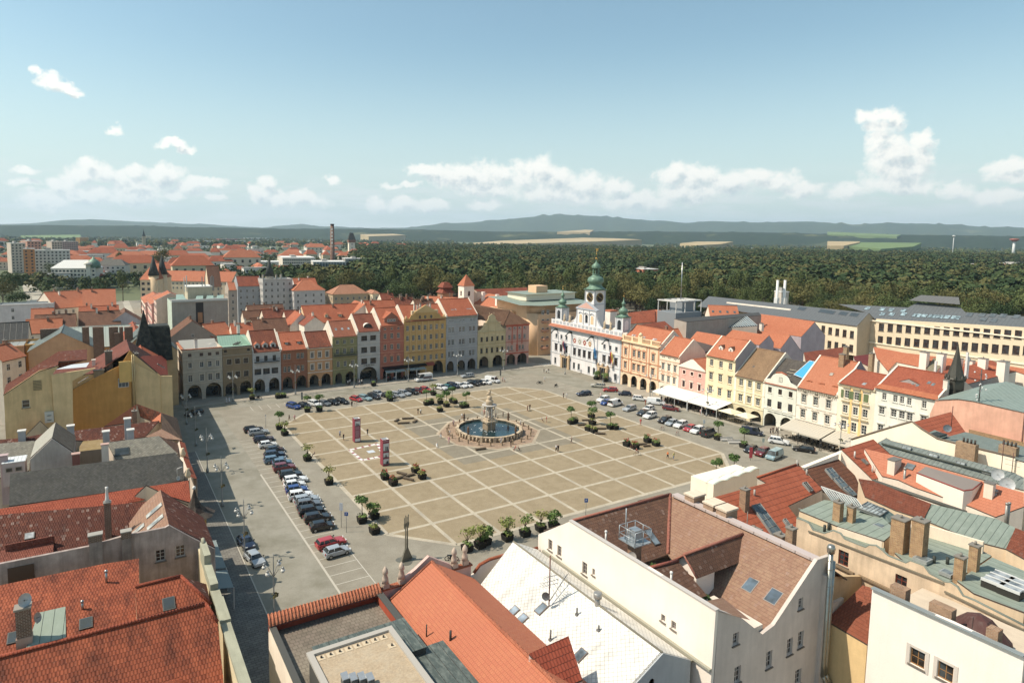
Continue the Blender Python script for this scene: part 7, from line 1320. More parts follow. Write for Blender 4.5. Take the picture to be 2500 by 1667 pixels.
pW1=((-.6,0,1),15.5-.6*XA);S_=onp(pW1,'d',1062,885);N_=onp(pW1,'d',470,822);Ys=W0[1];Yn=Ys+75
a.slab(None,[(XA-.3,Ys,15.4),(S_[0],Ys,S_[2]),(S_[0],Yn,S_[2]),(XA-.3,Yn,15.4)],DR,skirt=False);a.slab(None,[(2*S_[0]-XA,Ys,15.4),(S_[0],Ys,S_[2]),(S_[0],Yn,S_[2]),(2*S_[0]-XA,Yn,15.4)],DR,skirt=False)
q=MB(plaster('c0b49c',.15));q.mesh([(XA+.3,Ys+.05,0),(2*S_[0]-XA,Ys+.05,0),(2*S_[0]-XA,Ys+.05,15.4),(S_[0],Ys+.05,S_[2]-.1),(XA+.3,Ys+.05,15.4)],[(0,1,2,3,4)]);q.build('gable_wall',a.E);a.box('parapet',S_[0]-3.5,Ys+30,16.5,S_[0]-3.0,Ys+62,18.6,plaster('eee8dc'))
for x,y in((515,850),(545,855),(690,870),(720,875),(750,880),(780,885),(855,890),(885,895),(945,900),(975,905)):a.sky(pW1,'d',x,y,1.6,2.2,'4a545a','6a6e70')
XB=aZ('d',1150,945,17.5)[0];a.plate('W',XB,[('d',1140,935),('d',2352,1005),('d',2700,1030),('d',2700,1400),('d',1140,1230)],[('d',1182+i*72.5+i*i*.55,1005+i*4.4,1.9,3.0)for i in range(16)]+[('d',1173+i*72.5+i*i*.5,1108+i*6.0,1.9,3.0)for i in range(16)],plaster('dccfb2',.12),lo=0,wk=dict(fr='5a3c30',gl='3c2c28',cols=2,rws=2))
pW2=((-.6,0,1),17.4-.6*XB);a.slab(pW2,[('d',1130,935),('d',1060,885),('d',830,815),('d',1400,842),('d',1480,800),('d',1830,840),('d',1870,880),('d',2352,915),('d',2600,935),('d',2600,1025),('d',2352,1003)],DR,skirt=False)
q=MB(seam('6c6a68',1.2,.1),flat('4c4a48'),plaster('d8cdb4'));T_=[onp(pW2,'d',x,y)for x,y in((1415,815),(1835,850),(1780,815),(1470,795))];q.add([t+np.array([-1,0,1.5])for t in T_[:2]]+[t+np.array([3,0,2.5])for t in T_[2:]]);q.build('attic_roof',a.E)
for x,y in((1190,858),(1262,863),(1192,897),(1268,900),(1362,870),(1365,898),(1068,850),(1460,908),(1485,909),(1533,912),(1590,915),(1612,916),(1645,918),(1668,920),(1720,922),(1780,925),(1803,927),(1905,903),(2010,905),(2020,940),(2095,908),(2105,950),(2180,910),(2290,918)):a.sky(pW2,'d',x,y,1.7,2.0,'a9c4cc' if x<1850 else '6c7478','5c6064')
q=MB(plaster('efe6d0',.1));
for z in(0,6.0):
 A,B_=np.array([XB-.15,Ys+60,17.1-z-(2.6 if z else 0)]),np.array([XB-.15,Ys-260,17.1-z-(2.6 if z else 0)]);q.obox((A+B_)/2,(.2,0,0),tuple((B_-A)/2),(0,0,.22))
q.build('cornice',a.E);a.box('body',XB+.5,Ys-260,0,XB+16,Ys+60,16.8,plaster('dccfb2'));a.done()
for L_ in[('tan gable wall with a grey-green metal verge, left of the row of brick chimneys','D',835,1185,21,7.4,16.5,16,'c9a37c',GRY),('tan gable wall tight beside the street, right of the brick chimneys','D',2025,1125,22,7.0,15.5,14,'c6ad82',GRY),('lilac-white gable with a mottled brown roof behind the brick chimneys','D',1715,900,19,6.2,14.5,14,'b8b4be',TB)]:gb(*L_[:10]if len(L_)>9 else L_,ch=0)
rg('pale metal roof crossed by tall brick chimneys','D',830,1125,1890,1080,18.5,9,13.5,'c8b890',seam('a9b4a8',.9,.2,.6,'9aa89c'),0)
for i,(x,w)in enumerate(((1168,1.6),(1340,2.6),(1550,2.2),(1655,.9),(1755,2.0),(1600,1.4),(685,4.6))):P=aZ('D',x,1110 if i<5 else(1190 if i==5 else 1135),22 if i<5 else 20.5);q=MB(bricks('6f4234','5a342a'));q.box(P[0]-w/2,P[1]-.8,12,P[0]+w/2,P[1]+.8,22 if i<5 else 20.5);tag(q.build('brick_chimney'),'dark brick chimney stack, '+['leftmost over the pale metal roof','second and widest over the pale metal roof','third from the left over the pale metal roof','thin one of the row over the pale metal roof','rightmost over the pale metal roof','short one standing before the pale metal roof','broad one left of the tan gable'][i],'chimney')
for L_ in[('brown mottled roof with pale pipes behind the lilac-white gable','D',1080,905,1620,895,19,8,14,TB,2),('dark brown roof beside the brown mottled one','D',480,950,1020,915,19,8,14,TB,2),('bright orange ribbed roof with a rusty cap behind the black roof','D',360,1010,840,995,18,5,14,tile('c06a48','b05c3c',.6,.5,.1,.05),1),('long orange roof with white writing wall below it','D',600,635,1170,600,19,10,12,T5,3),('orange ridge rising to the right of the long orange roof','D',1130,600,1570,592,20,10,12,T5,1),('tangled orange roofs left of the street','D',1080,830,1600,800,18,5,14,T1,3),('orange low roof in the middle of white walls','D',430,860,720,855,16,4,12,T5,1),('black barrel-roofed house at the left edge','D',-100,1060,350,1055,20,6,15,seam('2e2e2e',1.5,.1),0),('red roofs at the far left edge behind the yellow wing','D',-200,1400,130,1330,19,4,16,T5,1)]:rg(*L_[:9],roof=L_[9],ch=L_[10])
mid('white blank-walled house with a few small windows, far left','D',40,760,700,830,15,10,'c9ccd0',None,step=9,mx=5);mid('tan wall block behind the yellow wing at the left edge','D',0,1400,340,1340,17,12,'c8a078',None,win=False);mid('deep yellow stair block between the tan walls','D',345,1345,520,1340,17,10,'d8a850',None,win=False)
q=MB(slate('2c3632','222a28'));A=aZ('D',1960,875,27);q.lathe((A[0],A[1],13),[(5.0,0),(3.4,4),(1.6,9),(.1,14)],4,0,False,math.pi/4);q.lathe((A[0]+3.5,A[1]+2,13),[(4.6,0),(3.9,9.0),(3.6,9.5)],4,0,False,math.pi/4);tag(q.build('steep_roof'),'steep black pointed slate roof beside the narrow street','roof')
BY=aZ('B',218,540,23)[1]+17
for lab,y0,y1,H,w_,x in(('street front striped in white and brick red',BY+.5,BY+14,22,'d8c0b4',-44.4),('pink street front with white gables',BY+15,BY+40,19,'d8a8a0',-45.2),('terracotta-roofed pink house further up the street',BY+41,BY+70,17,'e0b8ac',-46)):
 E=house('street_house',lab+', seen end-on up the north street',x,y1,-math.pi/2,y1-y0,H,10,w_,'e4ddd0',T5,(),sl=.5,cornice=.4,side=w_,bands=(5,8.5,12,15.5));autowin(E,0,0,0,y1-y0,H,2.6,3.4)
for lab,y0,y1,H,w_ in(('yellow street house on the left side of the north street',85,110,15,'d8b06c'),('ochre house further up the left side of the north street',112,150,16,'c89c5c')):rg(lab,'w',*[v for yy in(y0,y1)for v in(0,0)],1,1,1)if False else house('street_house',lab,-58,y0,0,8,H,y1-y0,w_,w_,T3,(),ridge='perp',sl=.7,side=w_)
# ---- landscape beyond the town
def pxy(P):
 d=np.asarray(P,float)-CAM;z=d@_F;z=np.where(z<.1,.1,z);return IW/2+PP[0]+FPX*(d@_R)/z,IH/2+PP[1]-FPX*(d@_U)/z
def far_pt(px,py,dist):
 d=ray('w',px,py);return CAM+d*(dist/math.hypot(d[0],d[1]))
nr=np.random.default_rng(11)
def ridge_hill(name,tops,dist,m,foot=.72,step=14,rough=1.0):
 xs=np.arange(tops[0][0],tops[-1][0]+step,step);ys=np.interp(xs,[t[0]for t in tops],[t[1]for t in tops]);vs=[];fs=[];n=9
 nz=np.interp(np.arange(len(xs)),np.arange(0,len(xs)+6,6),nr.normal(0,1,len(np.arange(0,len(xs)+6,6))))+nr.normal(0,.25,len(xs))
 for i,(x,y)in enumerate(zip(xs,ys)):
  P=far_pt(x,y+nz[i]*.35*rough,dist*(1+.012*math.sin(i*.7)));b=P-CAM
  for j in range(n):
   t=j/(n-2)if j<n-1 else 1.25;k=foot+(1-foot)*t;q=CAM+b*k;zz=(P[2]+2)*(math.sin(min(t,1)*math.pi/2)**1.2)if j<n-1 else-10
   vs.append((q[0],q[1],zz-2+(nr.normal(0,1)*P[2]*.035 if 0<j<n-2 else 0)))
 for i in range(len(xs)-1):
  for j in range(n-1):a_=i*n+j;fs.append((a_,a_+n,a_+n+1,a_+1))
 b=MB(m);b.mesh(vs,fs,0,True);return tag(b.build(name),kind='structure')
def wood(h1,h2,sc):
 n=NT('woodland');p=n.geo();c=n.mix(n.rng(n.noise(p,sc,6,.7),.35,.65),hx(h1,.5),hx(h2,.5));c=n.mix(n.rng(n.noise(p,sc*.18,4,.6),.60,.68,0,.6),c,hx('8f8f58',.6));return n.fin(c,.95,.05)
ridge_hill('mountains',[(-60,549),(79,545),(152,537.5),(237,536),(326,541),(435,545.7),(517,549),(640,556),(709,550),(736,546.5),(777,552),(900,557),(995,556),(1090,545),(1144,544),(1200,538.6),(1282,531),(1363,524),(1472,528.6),(1581,538),(1676,545),(1739,540),(1840,543.5),(1978,541.6),(2083,549),(2157,545),(2336,549),(2410,555),(2455,553.5),(2560,559)],15500,wood('56663c','46582f',.004),.8)
ridge_hill('wooded_hills',[(-60,551),(0,550),(163,549.5),(354,552),(500,555),(640,557.5),(800,559),(1000,560),(1200,566),(1400,566),(1600,565),(1840,566.5),(1978,571),(2200,573),(2560,579)],7200,wood('3c5230','2e4226',.01),.82,rough=1.3)
def field(name,pts,d0,d1,m,lift=0):
 ymax=max(p[1]for p in pts);ymin=min(p[1]for p in pts);V=[far_pt(x,y,d0+(d1-d0)*(ymax-y)/(ymax-ymin))for x,y in pts];b=MB(m);b.add(V[::-1])
 for i in range(len(V)):a_,c=V[i],V[(i+1)%len(V)];b.add([tuple(a_),tuple(c),(c[0],c[1],-1),(a_[0],a_[1],-1)])
 return tag(b.build(name),kind='structure')
FT=ground('cbb07c','bda270',.01,h3='d4bd8e');FG=ground('76914e','688446',.01,h3='82964f')
field('grain_field',[(1150,594),(1220,588),(1330,584),(1425,580.5),(1500,582),(1567,585),(1480,589),(1400,591),(1300,594),(1200,597)],3900,5200,FT)
field('grain_field',[(1660,594),(1700,590),(1790,590),(1760,596),(1700,599)],3400,4000,FT);field('grain_field',[(2020,589),(2100,590),(2098,592),(2060,600),(2020,600)],3300,4100,FT);field('grain_field',[(1360,566),(1430,561),(1450,562),(1440,567)],6600,7400,FT);field('grain_field',[(880,572),(960,571),(990,574),(900,577)],5000,6000,FT)
field('meadow',[(2060,600),(2100,591.5),(2250,593),(2230,602),(2150,608)],3000,4100,FG);field('meadow',[(50,575),(195,573),(200,580),(60,583)],4200,5200,FG);field('meadow',[(2020,566),(2200,573),(2190,577),(2020,572)],6500,7200,FG)
# ---- trees
LM=[leaf('64783c','40562a',.62),leaf('78853f','52622e',.62),leaf('4c6632','344c26',.62),leaf('8c8440','62632e',.62)]
def crown_quads(n,rx,rz,cz,size,rg_,lobes=9):
 """leaf clumps: small faces spread over an uneven crown of several lobes"""
 L=[(np.array([0,0,cz]),1.0)]
 for i in range(lobes):a=rg_.uniform(0,6.28);e=rg_.uniform(-.5,1.0);L.append((np.array([math.cos(a)*rx*.5,math.sin(a)*rx*.5,cz+e*rz*.5]),rg_.uniform(.42,.68)))
 out=[]
 for i in range(n):
  c,s=L[rg_.integers(len(L))];d=rg_.normal(0,1,3);d/=np.linalg.norm(d)+1e-9
  if d[2]<-.3:d[2]*=-.5
  r=s*rg_.uniform(.72,1.08);p=c+d*np.array([rx,rx,rz])*r;nrm=d+rg_.normal(0,.38,3);nrm/=np.linalg.norm(nrm);t=np.cross(nrm,rg_.normal(0,1,3));t/=np.linalg.norm(t)+1e-9;b=np.cross(nrm,t);q=size*rg_.uniform(.6,1.35)
  out.append([p+t*q*.9,p+b*q*.7-t*q*.2,p-t*q,p-b*q*.8+t*q*.1])
 return out
def tree_proto(i,h,rx,kind=0,nq=1500,size=.42):
 g=np.random.default_rng(100+i);cz=h*.62;rz=h*.40
 b=MB(LM[i%4]);Q=crown_quads(nq,rx,rz,cz,size,g,5 if kind else 9);[b.add(q)for q in Q];cr=b.data('crown')
 t=MB(flat('5c4c3c',.9));t.tube([(0,0,0),(.1,0,h*.3),(0,.1,h*.6)],.4,7,0,.18)
 for k in range(4):a=k*1.6+i;t.tube([(0,0,h*.35),(math.cos(a)*rx*.5,math.sin(a)*rx*.5,h*.62)],.16,5,0,.05)
 return t.data('trunk'),cr
TP_=[tree_proto(i,h,r,k)for i,(h,r,k)in enumerate([(19,7,0),(22,7.5,0),(17,6.5,0),(24,8,0),(20,6,0),(26,4.2,1),(16,6,0),(21,8.5,0)])]
TL=['broad dark green park tree','tall olive green park tree','round mid-green park tree','tall yellowish park tree','dense green park tree','slim pointed poplar-like tree','low rounded park tree','wide spreading park tree']
def plant(x,y,i,s=1.,lab=None,grp='trees of the park beyond the town',z=0):
 E=empty('tree',(x,y,z),rnd.random()*6.28,lab or TL[i]+', one of many crowded in the park beyond the town','tree',grp);E.scale=(s,s,s*rnd.uniform(.88,1.12))
 link('trunk',TP_[i][0],E);link('crown',TP_[i][1],E);return E
near_y=lambda x:np.interp(x,[600,680,760,1000,1150,1240,1380,1480,1700,1830,1950,2060,2180,2500,2700],[665,690,715,728,722,745,755,757,756,760,766,775,780,790,795])
cand=[]
for gx in np.arange(100,2400,10.5):
 for gy in np.arange(-350,2400,10.5):
  x,y=gx+nr.uniform(-4,4)-62,gy+nr.uniform(-4,4);px_,py_=pxy((x,y,6.0));d=math.hypot(x+62,y+81)
  if 610<px_<2620 and py_<near_y(px_)+8 and d>300 and d<2300:
   if px_<860 and d>600:continue
   cand.append((d,x,y,px_,py_))
cand.sort()
def blocked(px_,py_):return(1540<px_<1625 and 655<py_<700)or(1895<px_<1945 and 700<py_<745)or(2430<px_ and 640<py_<668)or(2360<px_<2395 and 652<py_<668)
cand=[c for c in cand if not blocked(c[3],c[4])]
for k,(d,x,y,px_,py_)in enumerate(cand[:272]):
 plant(x,y,int(nr.integers(8))if px_>900 else int(nr.choice([0,2,3,7])),nr.uniform(.72,1.05)*(1 if d<420 else 1.1))
def mass(name,pts,seed,hmin=9,hmax=20,nq=26,size=2.0,mats=None):
 g=np.random.default_rng(seed);mats=mats or LM;V=[];F=0;MI=[]
 for(x,y)in pts:
  h=g.uniform(hmin,hmax);rx=h*g.uniform(.32,.48);mi=int(g.integers(len(mats)))
  d=g.normal(0,1,(nq,3));d/=np.linalg.norm(d,axis=1)[:,None];d[:,2]=np.abs(d[:,2])*1.0-.15;P=np.array([x,y,h*.55])+d*np.array([rx,rx,h*.45])*g.uniform(.75,1.1,(nq,1))
  n_=d+g.normal(0,.3,(nq,3));n_/=np.linalg.norm(n_,axis=1)[:,None];t=np.cross(n_,g.normal(0,1,(nq,3)));t/=np.linalg.norm(t,axis=1)[:,None];b_=np.cross(n_,t);s=size*rx/5*g.uniform(.7,1.3,(nq,1))
  V.append(np.stack([P+t*s,P+b_*s,P-t*s,P-b_*s],1).reshape(-1,3));MI+=[mi]*nq
 V=np.concatenate(V);nf=len(V)//4;me=bpy.data.meshes.new(name);me.vertices.add(len(V));me.vertices.foreach_set('co',V.ravel());me.loops.add(len(V));me.loops.foreach_set('vertex_index',np.arange(len(V)));me.polygons.add(nf);me.polygons.foreach_set('loop_start',np.arange(nf)*4)
 for m in mats:me.materials.append(m)
 me.polygons.foreach_set('material_index',np.array(MI));me.update(calc_edges=True);me.validate();o=bpy.data.objects.new(name,me);COL.objects.link(o);return tag(o,kind='stuff')
mass('forest',[(c[1],c[2])for c in cand[272:]],5,13,24,130,.85)
pts=[]
for k in range(5200):
 px_=nr.uniform(-60,2600);D_=2200*math.exp(nr.uniform(0,1.12));q=far_pt(px_,600,D_);pts.append((q[0],q[1]))
mass('far_woods',[p for p in pts if not(1120<pxy((*p,0))[0]<1600 and math.hypot(p[0]+62,p[1]+81)>3500)],6,12,22,26,2.2)
pts=[]
for k in range(2600):
 px_=nr.uniform(-60,1000);D_=560*math.exp(nr.uniform(0,1.6));q=far_pt(px_,600,D_)
 if math.sin(q[0]*.013)+math.cos(q[1]*.011+1)>-.5:pts.append((q[0],q[1]))
mass('garden_trees',pts,7,6,15,40,1.1)
for(px_,py_,H,i,s,lab)in[(292,655,0,5,1.0,'tall slim poplar rising above the roofs on the left'),(400,670,0,3,1.25,'big round dark tree right of the twin-turreted house'),(375,665,0,1,1.05,'dark tree close left of the biggest round one'),(255,668,0,4,.9,'dark conifer left of the poplar'),(300,722,0,5,.8,'pointed dark tree in front of the pale palace, beside the striped corner house'),(245,722,0,2,.75,'round tree hiding the palace corner'),(215,730,0,6,.7,'yellow-green tree left of the round one by the palace'),(30,720,0,0,1.0,'large dark tree mass at the left edge, upper one'),(8,745,0,7,.9,'tree at the very left edge'),(45,752,0,2,.9,'bright green tree in front at the left edge'),(2433,905,0,7,.62,'single dark chestnut tree in front of the long institution, right'),(740,722,0,3,.8,'yellow-green tree in front of the glass office'),(712,712,0,6,.8,'smaller tree left of the glass office corner'),(100,690,0,4,.8,'dark tree in front of the concrete slab block'),(125,680,0,1,.8,'second dark tree before the slab block')]:
 P=aZ('w',px_,py_,4);plant(P[0],P[1],i,s,lab,None)
# ---- far town
def fb(label,px0,px1,pyt,H,D=14,wall='d8d4c8',roof=None,name='far_building',grp=None,win=True,sl=.6,step=3.4,fn=None,cat='building'):
 A,B_=aZ('w',px0,pyt,H),aZ('w',px1,pyt,H);B_=np.array([B_[0],B_[1],H]);v=Vector((B_-A)[:2]);L=v.length;an=math.atan2(v.y,v.x);E=empty(name,(A[0],A[1],0),an,label,cat,grp)
 b=MB(plaster(wall));b.box(0,0,0,L,D,H);b.build('wall',E);r=MB(roof or flat('a8a49c',.8),flat('e4e0d8'))
 if roof:m=min(D/2,L/2);r.mesh([(-.4,-.4,H),(L+.4,-.4,H),(L+.4,D+.4,H),(-.4,D+.4,H),(m*.6,D/2,H+D/2*sl),(L-m*.6,D/2,H+D/2*sl)],[(0,1,5,4),(1,2,5),(2,3,4,5),(3,0,4)])
 else:r.box(-.2,-.2,H,L+.2,D+.2,H+.5,1);r.box(L*.3,D*.3,H+.5,L*.45,D*.7,H+2.5)
 r.build('roof',E)
 if win:autowin(E,0,0,0,L,H,step,3.3,1.5,1.7,1.6,fr='5a5e60',gl='3c4246',cols=1,mx=70)
 if fn:fn(E,L,D,H)
 return E
def stripes(E,L,D,H):
 b=MB(flat('e4e2da'),glass('3c5560'));n=int(L/3)
 for i in range(n+1):x=L*i/n;b.box(x-.2,-.3,2,x+.2,0,H,0)
 for z in np.arange(3,H,3.6):b.box(0,-.25,z,L,0,z+.35,0)
 b.box(.1,-.1,2,L-.1,-.05,H-.5,1);b.build('curtain_wall',E)
fb('long flat-roofed glass office left of the park',765,843,640,19,40,'c8c8c0',win=False,fn=stripes);fb('glazed front wing of the flat-roofed office, under the trees',690,770,630,21,60,'d8d4c8',step=2.4);fb('white and dark cube building beside the brewery tower',843,905,632,20,26,'9a9e9c',step=9)
fb('long low white industrial roof behind the twin turrets',478,690,640,12,40,'e0dfd8',step=8);fb('pale green-grey slab block of flats at the left',84,170,611,28,12,'c4cbc8',step=3.2);fb('dark low office under the slab block',95,220,632,12,16,'4a4e50');fb('orange-gabled block of flats beside the slab block',56,84,608,30,14,'c88a54')
for i,(a_,b_,y,H,w_,t_)in enumerate([(26,62,594,34,'c9c2b6','pale tower block, leftmost in the distance'),(66,100,589,36,'d0a08c','pink and white tower block in the distance'),(126,152,590,34,'c8bcae','beige tower block right of the pink one'),(152,190,590,32,'c0a8a4','mauve tower block group end'),(195,216,580,30,'d09a50','lone ochre tower block on the horizon at left'),(357,368,576,28,'d8c08c','yellow block right behind the church spire')]):fb(t_,a_,b_,y,H,14,w_)
fb('long white hospital-like complex with a red storey, distant left',487,600,588,16,40,'e4e4e0',step=5);fb('red-roofed top storey block on the white complex',535,597,583,20,20,'b86a54',step=6);fb('white slab right of the white complex',600,652,581,18,20,'dcdcd8');fb('lone pale block among trees right of the complex',763,787,588,14,12,'dcd8cc');fb('small grey high block on the wooded horizon',671,684,566,30,15,'b8b4ac')
fb('cream barracks with flat roof, left of centre',572,624,617,14,16,'dcd0b0');fb('yellow-cream villa row behind the round trees',450,520,623,14,18,'d8c8a0',flat('8c8880'));fb('second yellow-cream villa right of the first',523,572,620,14,18,'d8c8a0',flat('8c8880'));fb('long apartment row with flat roof behind the poplar',305,410,612,18,14,'cfc6b8');fb('white bungalow block with orange roof left of the poplar',240,290,606,16,16,'e0dccf',T1)
def dome(E,L,D,H):
 b=MB(metal_green(),plaster('dcdcd0'));b.lathe((L*.93,5,H),[(5.2,0),(5.4,2.5),(4.8,5),(3,7),(1,8.2),(.4,10)],14);b.box(L*.80,-1,0,L*.90,0,H+3,1);b.lathe((L*.85,-.5,H+3),[(3.4,0),(2.8,1.6),(1.2,2.8),(.1,3)],12,1);b.build('dome',E)
fb('long white palace with a green dome and pale roof, left middle distance',124,232,655,17,22,'dedccf',seam('e2e0d8',1.5,.1),fn=dome,step=2.6);fb('grey-white palace wing with dark mansard behind the trees',232,306,648,17,18,'cfd0c8',slate('6c6a62','5a5850'),step=4)
def twin(E,L,D,H):
 b=MB(slate('3c4444','303838'),plaster('e2c8a0'));[(b.lathe((x,y,0),[(2.8,0),(2.8,H+2.5)],10,1),b.lathe((x,y,H+2.5),[(3.3,0),(1.6,6),(.1,12)],10))for x,y in((L-2.5,2),(L-1,14))];b.build('turret',E);q=MB(plaster('b07860'));q.box(-.06,-.06,0,L+.06,0,6.5);q.box(-.08,0,0,0,D,6.5);q.build('plinth',E);autowin(E,0,D,-math.pi/2,D,H,2.4,3.6,w=1.1,h=1.9)
fb('salmon and cream corner house with two dark cone turrets, left middle distance',342,384,683,20,30,'e2caa4',T5,fn=twin,name='turreted_house',step=3);rg('long faded orange roof right behind the twin-turreted house','a',1480,590,2120,600,19,9,12,'d8c8ac',T5,1);rg('tall steep grey-pink hipped roof above the long faded orange one','a',1850,548,1960,548,26,10,13,'d8c8ac',TB,0);rg('orange roof left of the glass office trees','b',250,545,380,542,20,7,13,roof=T1)
def at_h(px_,pyt,H):P=aZ('w',px_,pyt,H);return P[0],P[1]
x,y=at_h(811,546,62);q=MB(bricks('7c3c30','6a3028'),flat('e0dcd0'),flat('3c2c28'));q.lathe((x,y,0),[(3.6,0),(3.2,3),(2.1,60)],16);q.lathe((x,y,60),[(2.4,0),(2.4,1.6)],16,2);
for k,ch_ in enumerate('SAMSON'):q.obox((x-1.1,y-2.2,55-k*4.2),(.9,-.5,0),(.03,.05,0),(0,0,1.3),1)
tag(q.build('factory_chimney'),'tall thin brick factory chimney with white marks near its top','chimney')
x,y=at_h(858,592,34);E=empty('brewery_tower',(x,y,0),-.15,'white square tower with a brick band and dark steep roof beside the brick chimney','tower');b=MB(plaster('e4e0d0',.1),bricks('a05844','8c4a3a'),slate('3c4240','30363a'));b.box(-6,-6,0,6,6,34);b.build('wall',E);b=MB(b.mats[1],b.mats[2]);b.box(-7,-7,34,7,7,39);b.mesh([(-7.2,-7.2,39),(7.2,-7.2,39),(7.2,7.2,39),(-7.2,7.2,39),(-3.4,-1,53),(3.4,-1,53),(3.4,1,53),(-3.4,1,53)],[(0,1,5,4),(1,2,6,5),(2,3,7,6),(3,0,4,7),(4,5,6,7)],1);b.build('roof',E);[link('window',small_win(1.6,3),E,(0,-6.05,z),0)for z in(6,14,22,29)]
x,y=at_h(351,577,38);E=empty('church',(x,y,0),0,'grey stone church tower with a dark pointed spire on the left horizon','church');b=MB(plaster('b8ac98'));b.box(-4.5,-4.5,0,4.5,4.5,38);b.build('tower',E);b=MB(slate('3c4240','30363a'));b.lathe((0,0,38),[(6.6,0),(3,8),(.1,21)],4,0,False,R(45));b.build('spire',E)
for px_,t_ in((1899,'left'),(1917,'right')):x,y=at_h(px_,684,30);q=MB(flat('e4e2dc'));q.tube([(x,y,0),(x,y,30)],.55,6);q.box(x-.8,y-.8,0,x+.8,y+.8,22);tag(q.build('bridge_pylon'),t_+' white concrete pylon standing at the edge of the park','pylon')
fb('narrow grey ramp slab between the two white pylons',1908,1926,714,20,6,'c4c0b8',win=False);fb('brick-red stadium block with pale roof among the trees',1571,1610,658,15,30,'c87c5c',win=False);fb('dark red brick sports hall at the right edge',2435,2484,647,15,40,'a0544a',win=False);fb('second brick hall cut by the right edge',2486,2540,645,17,40,'b8705a',win=False);fb('small pink-white tower building among the trees at right',2369,2389,651,14,8,'e0b8b0',step=4)
x,y=far_pt(2478,572,2600)[:2];q=MB(flat('d8d8d4'),flat('b06050'));q.lathe((x,y,0),[(4,0),(3.4,55)],12,0);q.lathe((x,y,54),[(4,0),(12,6),(12,9),(4,10)],14,1);tag(q.build('water_tower'),'mushroom-shaped water tower on the right horizon','water tower')
x,y=far_pt(2329,577,2400)[:2];q=MB(flat('d0d0cc'));q.tube([(x,y,0),(x,y,70)],1.2,5);q.lathe((x,y,66),[(2,0),(5,2),(5,3),(1,5)],8);tag(q.build('radio_mast'),'thin radio mast above the right-hand suburb','mast')
kinds=[('d8cfc0',T5,'small distant house with a red hipped roof among the left suburbs'),('e4e0d8',T3,'white distant house with a dark red roof among the left suburbs'),('e2e2de',None,'flat white distant block among the left suburbs'),('d8c8a8',T1,'cream distant house with orange roof among the left suburbs')]
protos=[]
for w_,r_,lb in kinds:
 E=empty('distant_house',(0,0,0),0,lb,'house',lb.replace('small ','')+' group');b=MB(plaster(w_));b.box(-9,-5,0,9,5,8);b.build('wall',E);r=MB(r_ or flat('a8a49c'))
 if r_:r.mesh([(-9.5,-5.5,8),(9.5,-5.5,8),(9.5,5.5,8),(-9.5,5.5,8),(-5,0,12),(5,0,12)],[(0,1,5,4),(1,2,5),(2,3,4,5),(3,0,4)])
 else:r.box(-9.2,-5.2,8,9.2,5.2,8.5)
 r.build('roof',E);autowin(E,-9,-5,0,18,8,3.4,3.2,1.2,fr='6a6a68',mx=10);protos.append(E)
used=[0]*4;cnt=0
for k in range(520):
 px_=nr.uniform(-20,1000)if k<400 else nr.uniform(2180,2540);D_=(640 if k<400 else 1900)*math.exp(nr.uniform(0,1.45 if k<400 else.5));q=far_pt(px_,600,D_);px2,py2=pxy((q[0],q[1],5.))
 if(px_>640 and D_<1100)or(px_<120 and D_<850)or(330<px_<420 and D_<800)or cnt>250:continue
 i=int(nr.integers(4));o=protos[i]if not used[i]else copy_tree(protos[i]);used[i]=1;cnt+=1;s=nr.uniform(.8,1.6)
 if k>=400:o['label']=o['label'].replace('left','right');o['group']=o['group'].replace('left','right')
 o.location=(q[0],q[1],0);o.rotation_euler=(0,0,nr.choice([0,.1,-.2,1.57,1.4]));o.scale=(s*nr.uniform(.8,1.8),s,s*nr.uniform(.9,1.5))
sheet('street',[[tuple(aZ('w',*p)[:2])for p in((50,680),(85,690),(120,740),(60,780),(75,760),(60,720))],rect(-50,118,-46,420)],ground('c8c0ac','b8b09c',.2),.02)
hz=MB(flat('ffffff'));hz.box(-24000,-3000,-2,26000,22000,900);ho=hz.build('haze');tag(ho,kind='stuff')
vm=bpy.data.materials.new('haze');vm.use_nodes=True;vt=vm.node_tree;vt.nodes.clear();vo=vt.nodes.new('ShaderNodeOutputMaterial');pv=vt.nodes.new('ShaderNodeVolumePrincipled')
pv.inputs['Color'].default_value=(.66,.82,1.0,1);pv.inputs['Density'].default_value=4.4e-5;pv.inputs['Anisotropy'].default_value=.2;vt.links.new(pv.outputs[0],vo.inputs['Volume']);ho.data.materials.clear();ho.data.materials.append(vm)
# ---- things on the square
SG=lambda c,x,y,z=0:aZ(c,x,y,z)
fx_,fy_=18.5,45.8;E=empty('fountain',(fx_,fy_,0),0,'big baroque stone fountain with balustraded round basin and statue-topped column','fountain')
ST=plaster('c6b79c',.5);ST2=plaster('a8987e',.6);NB=16;RB=8.0
b=MB(ST,ST2)
for i in range(NB):
 a0,a1=2*math.pi*i/NB,2*math.pi*(i+1)/NB;rr=RB
 def pt(r,a,z):return(r*math.cos(a),r*math.sin(a),z)
 for(ra,rb_,z0,z1,m)in((RB,RB-.35,0,1.0,1),(RB+.18,RB-.5,1.0,1.22,0)):
  b.mesh([pt(ra,a0,z0),pt(ra,a1,z0),pt(rb_,a1,z0),pt(rb_,a0,z0),pt(ra,a0,z1),pt(ra,a1,z1),pt(rb_,a1,z1),pt(rb_,a0,z1)],[(0,1,5,4),(2,3,7,6),(4,5,6,7),(3,2,1,0)],m)
 b.obox(pt(RB,a0,.66),(.28*math.cos(a0),.28*math.sin(a0),0),(-.3*math.sin(a0),.3*math.cos(a0),0),(0,0,.68),0)
 for k in(.35,.65):am=a0+(a1-a0)*k;b.lathe(pt(RB+.1,am,.1),[(.16,0),(.24,.4),(.16,.9)],6,0)
b.build('basin',E)
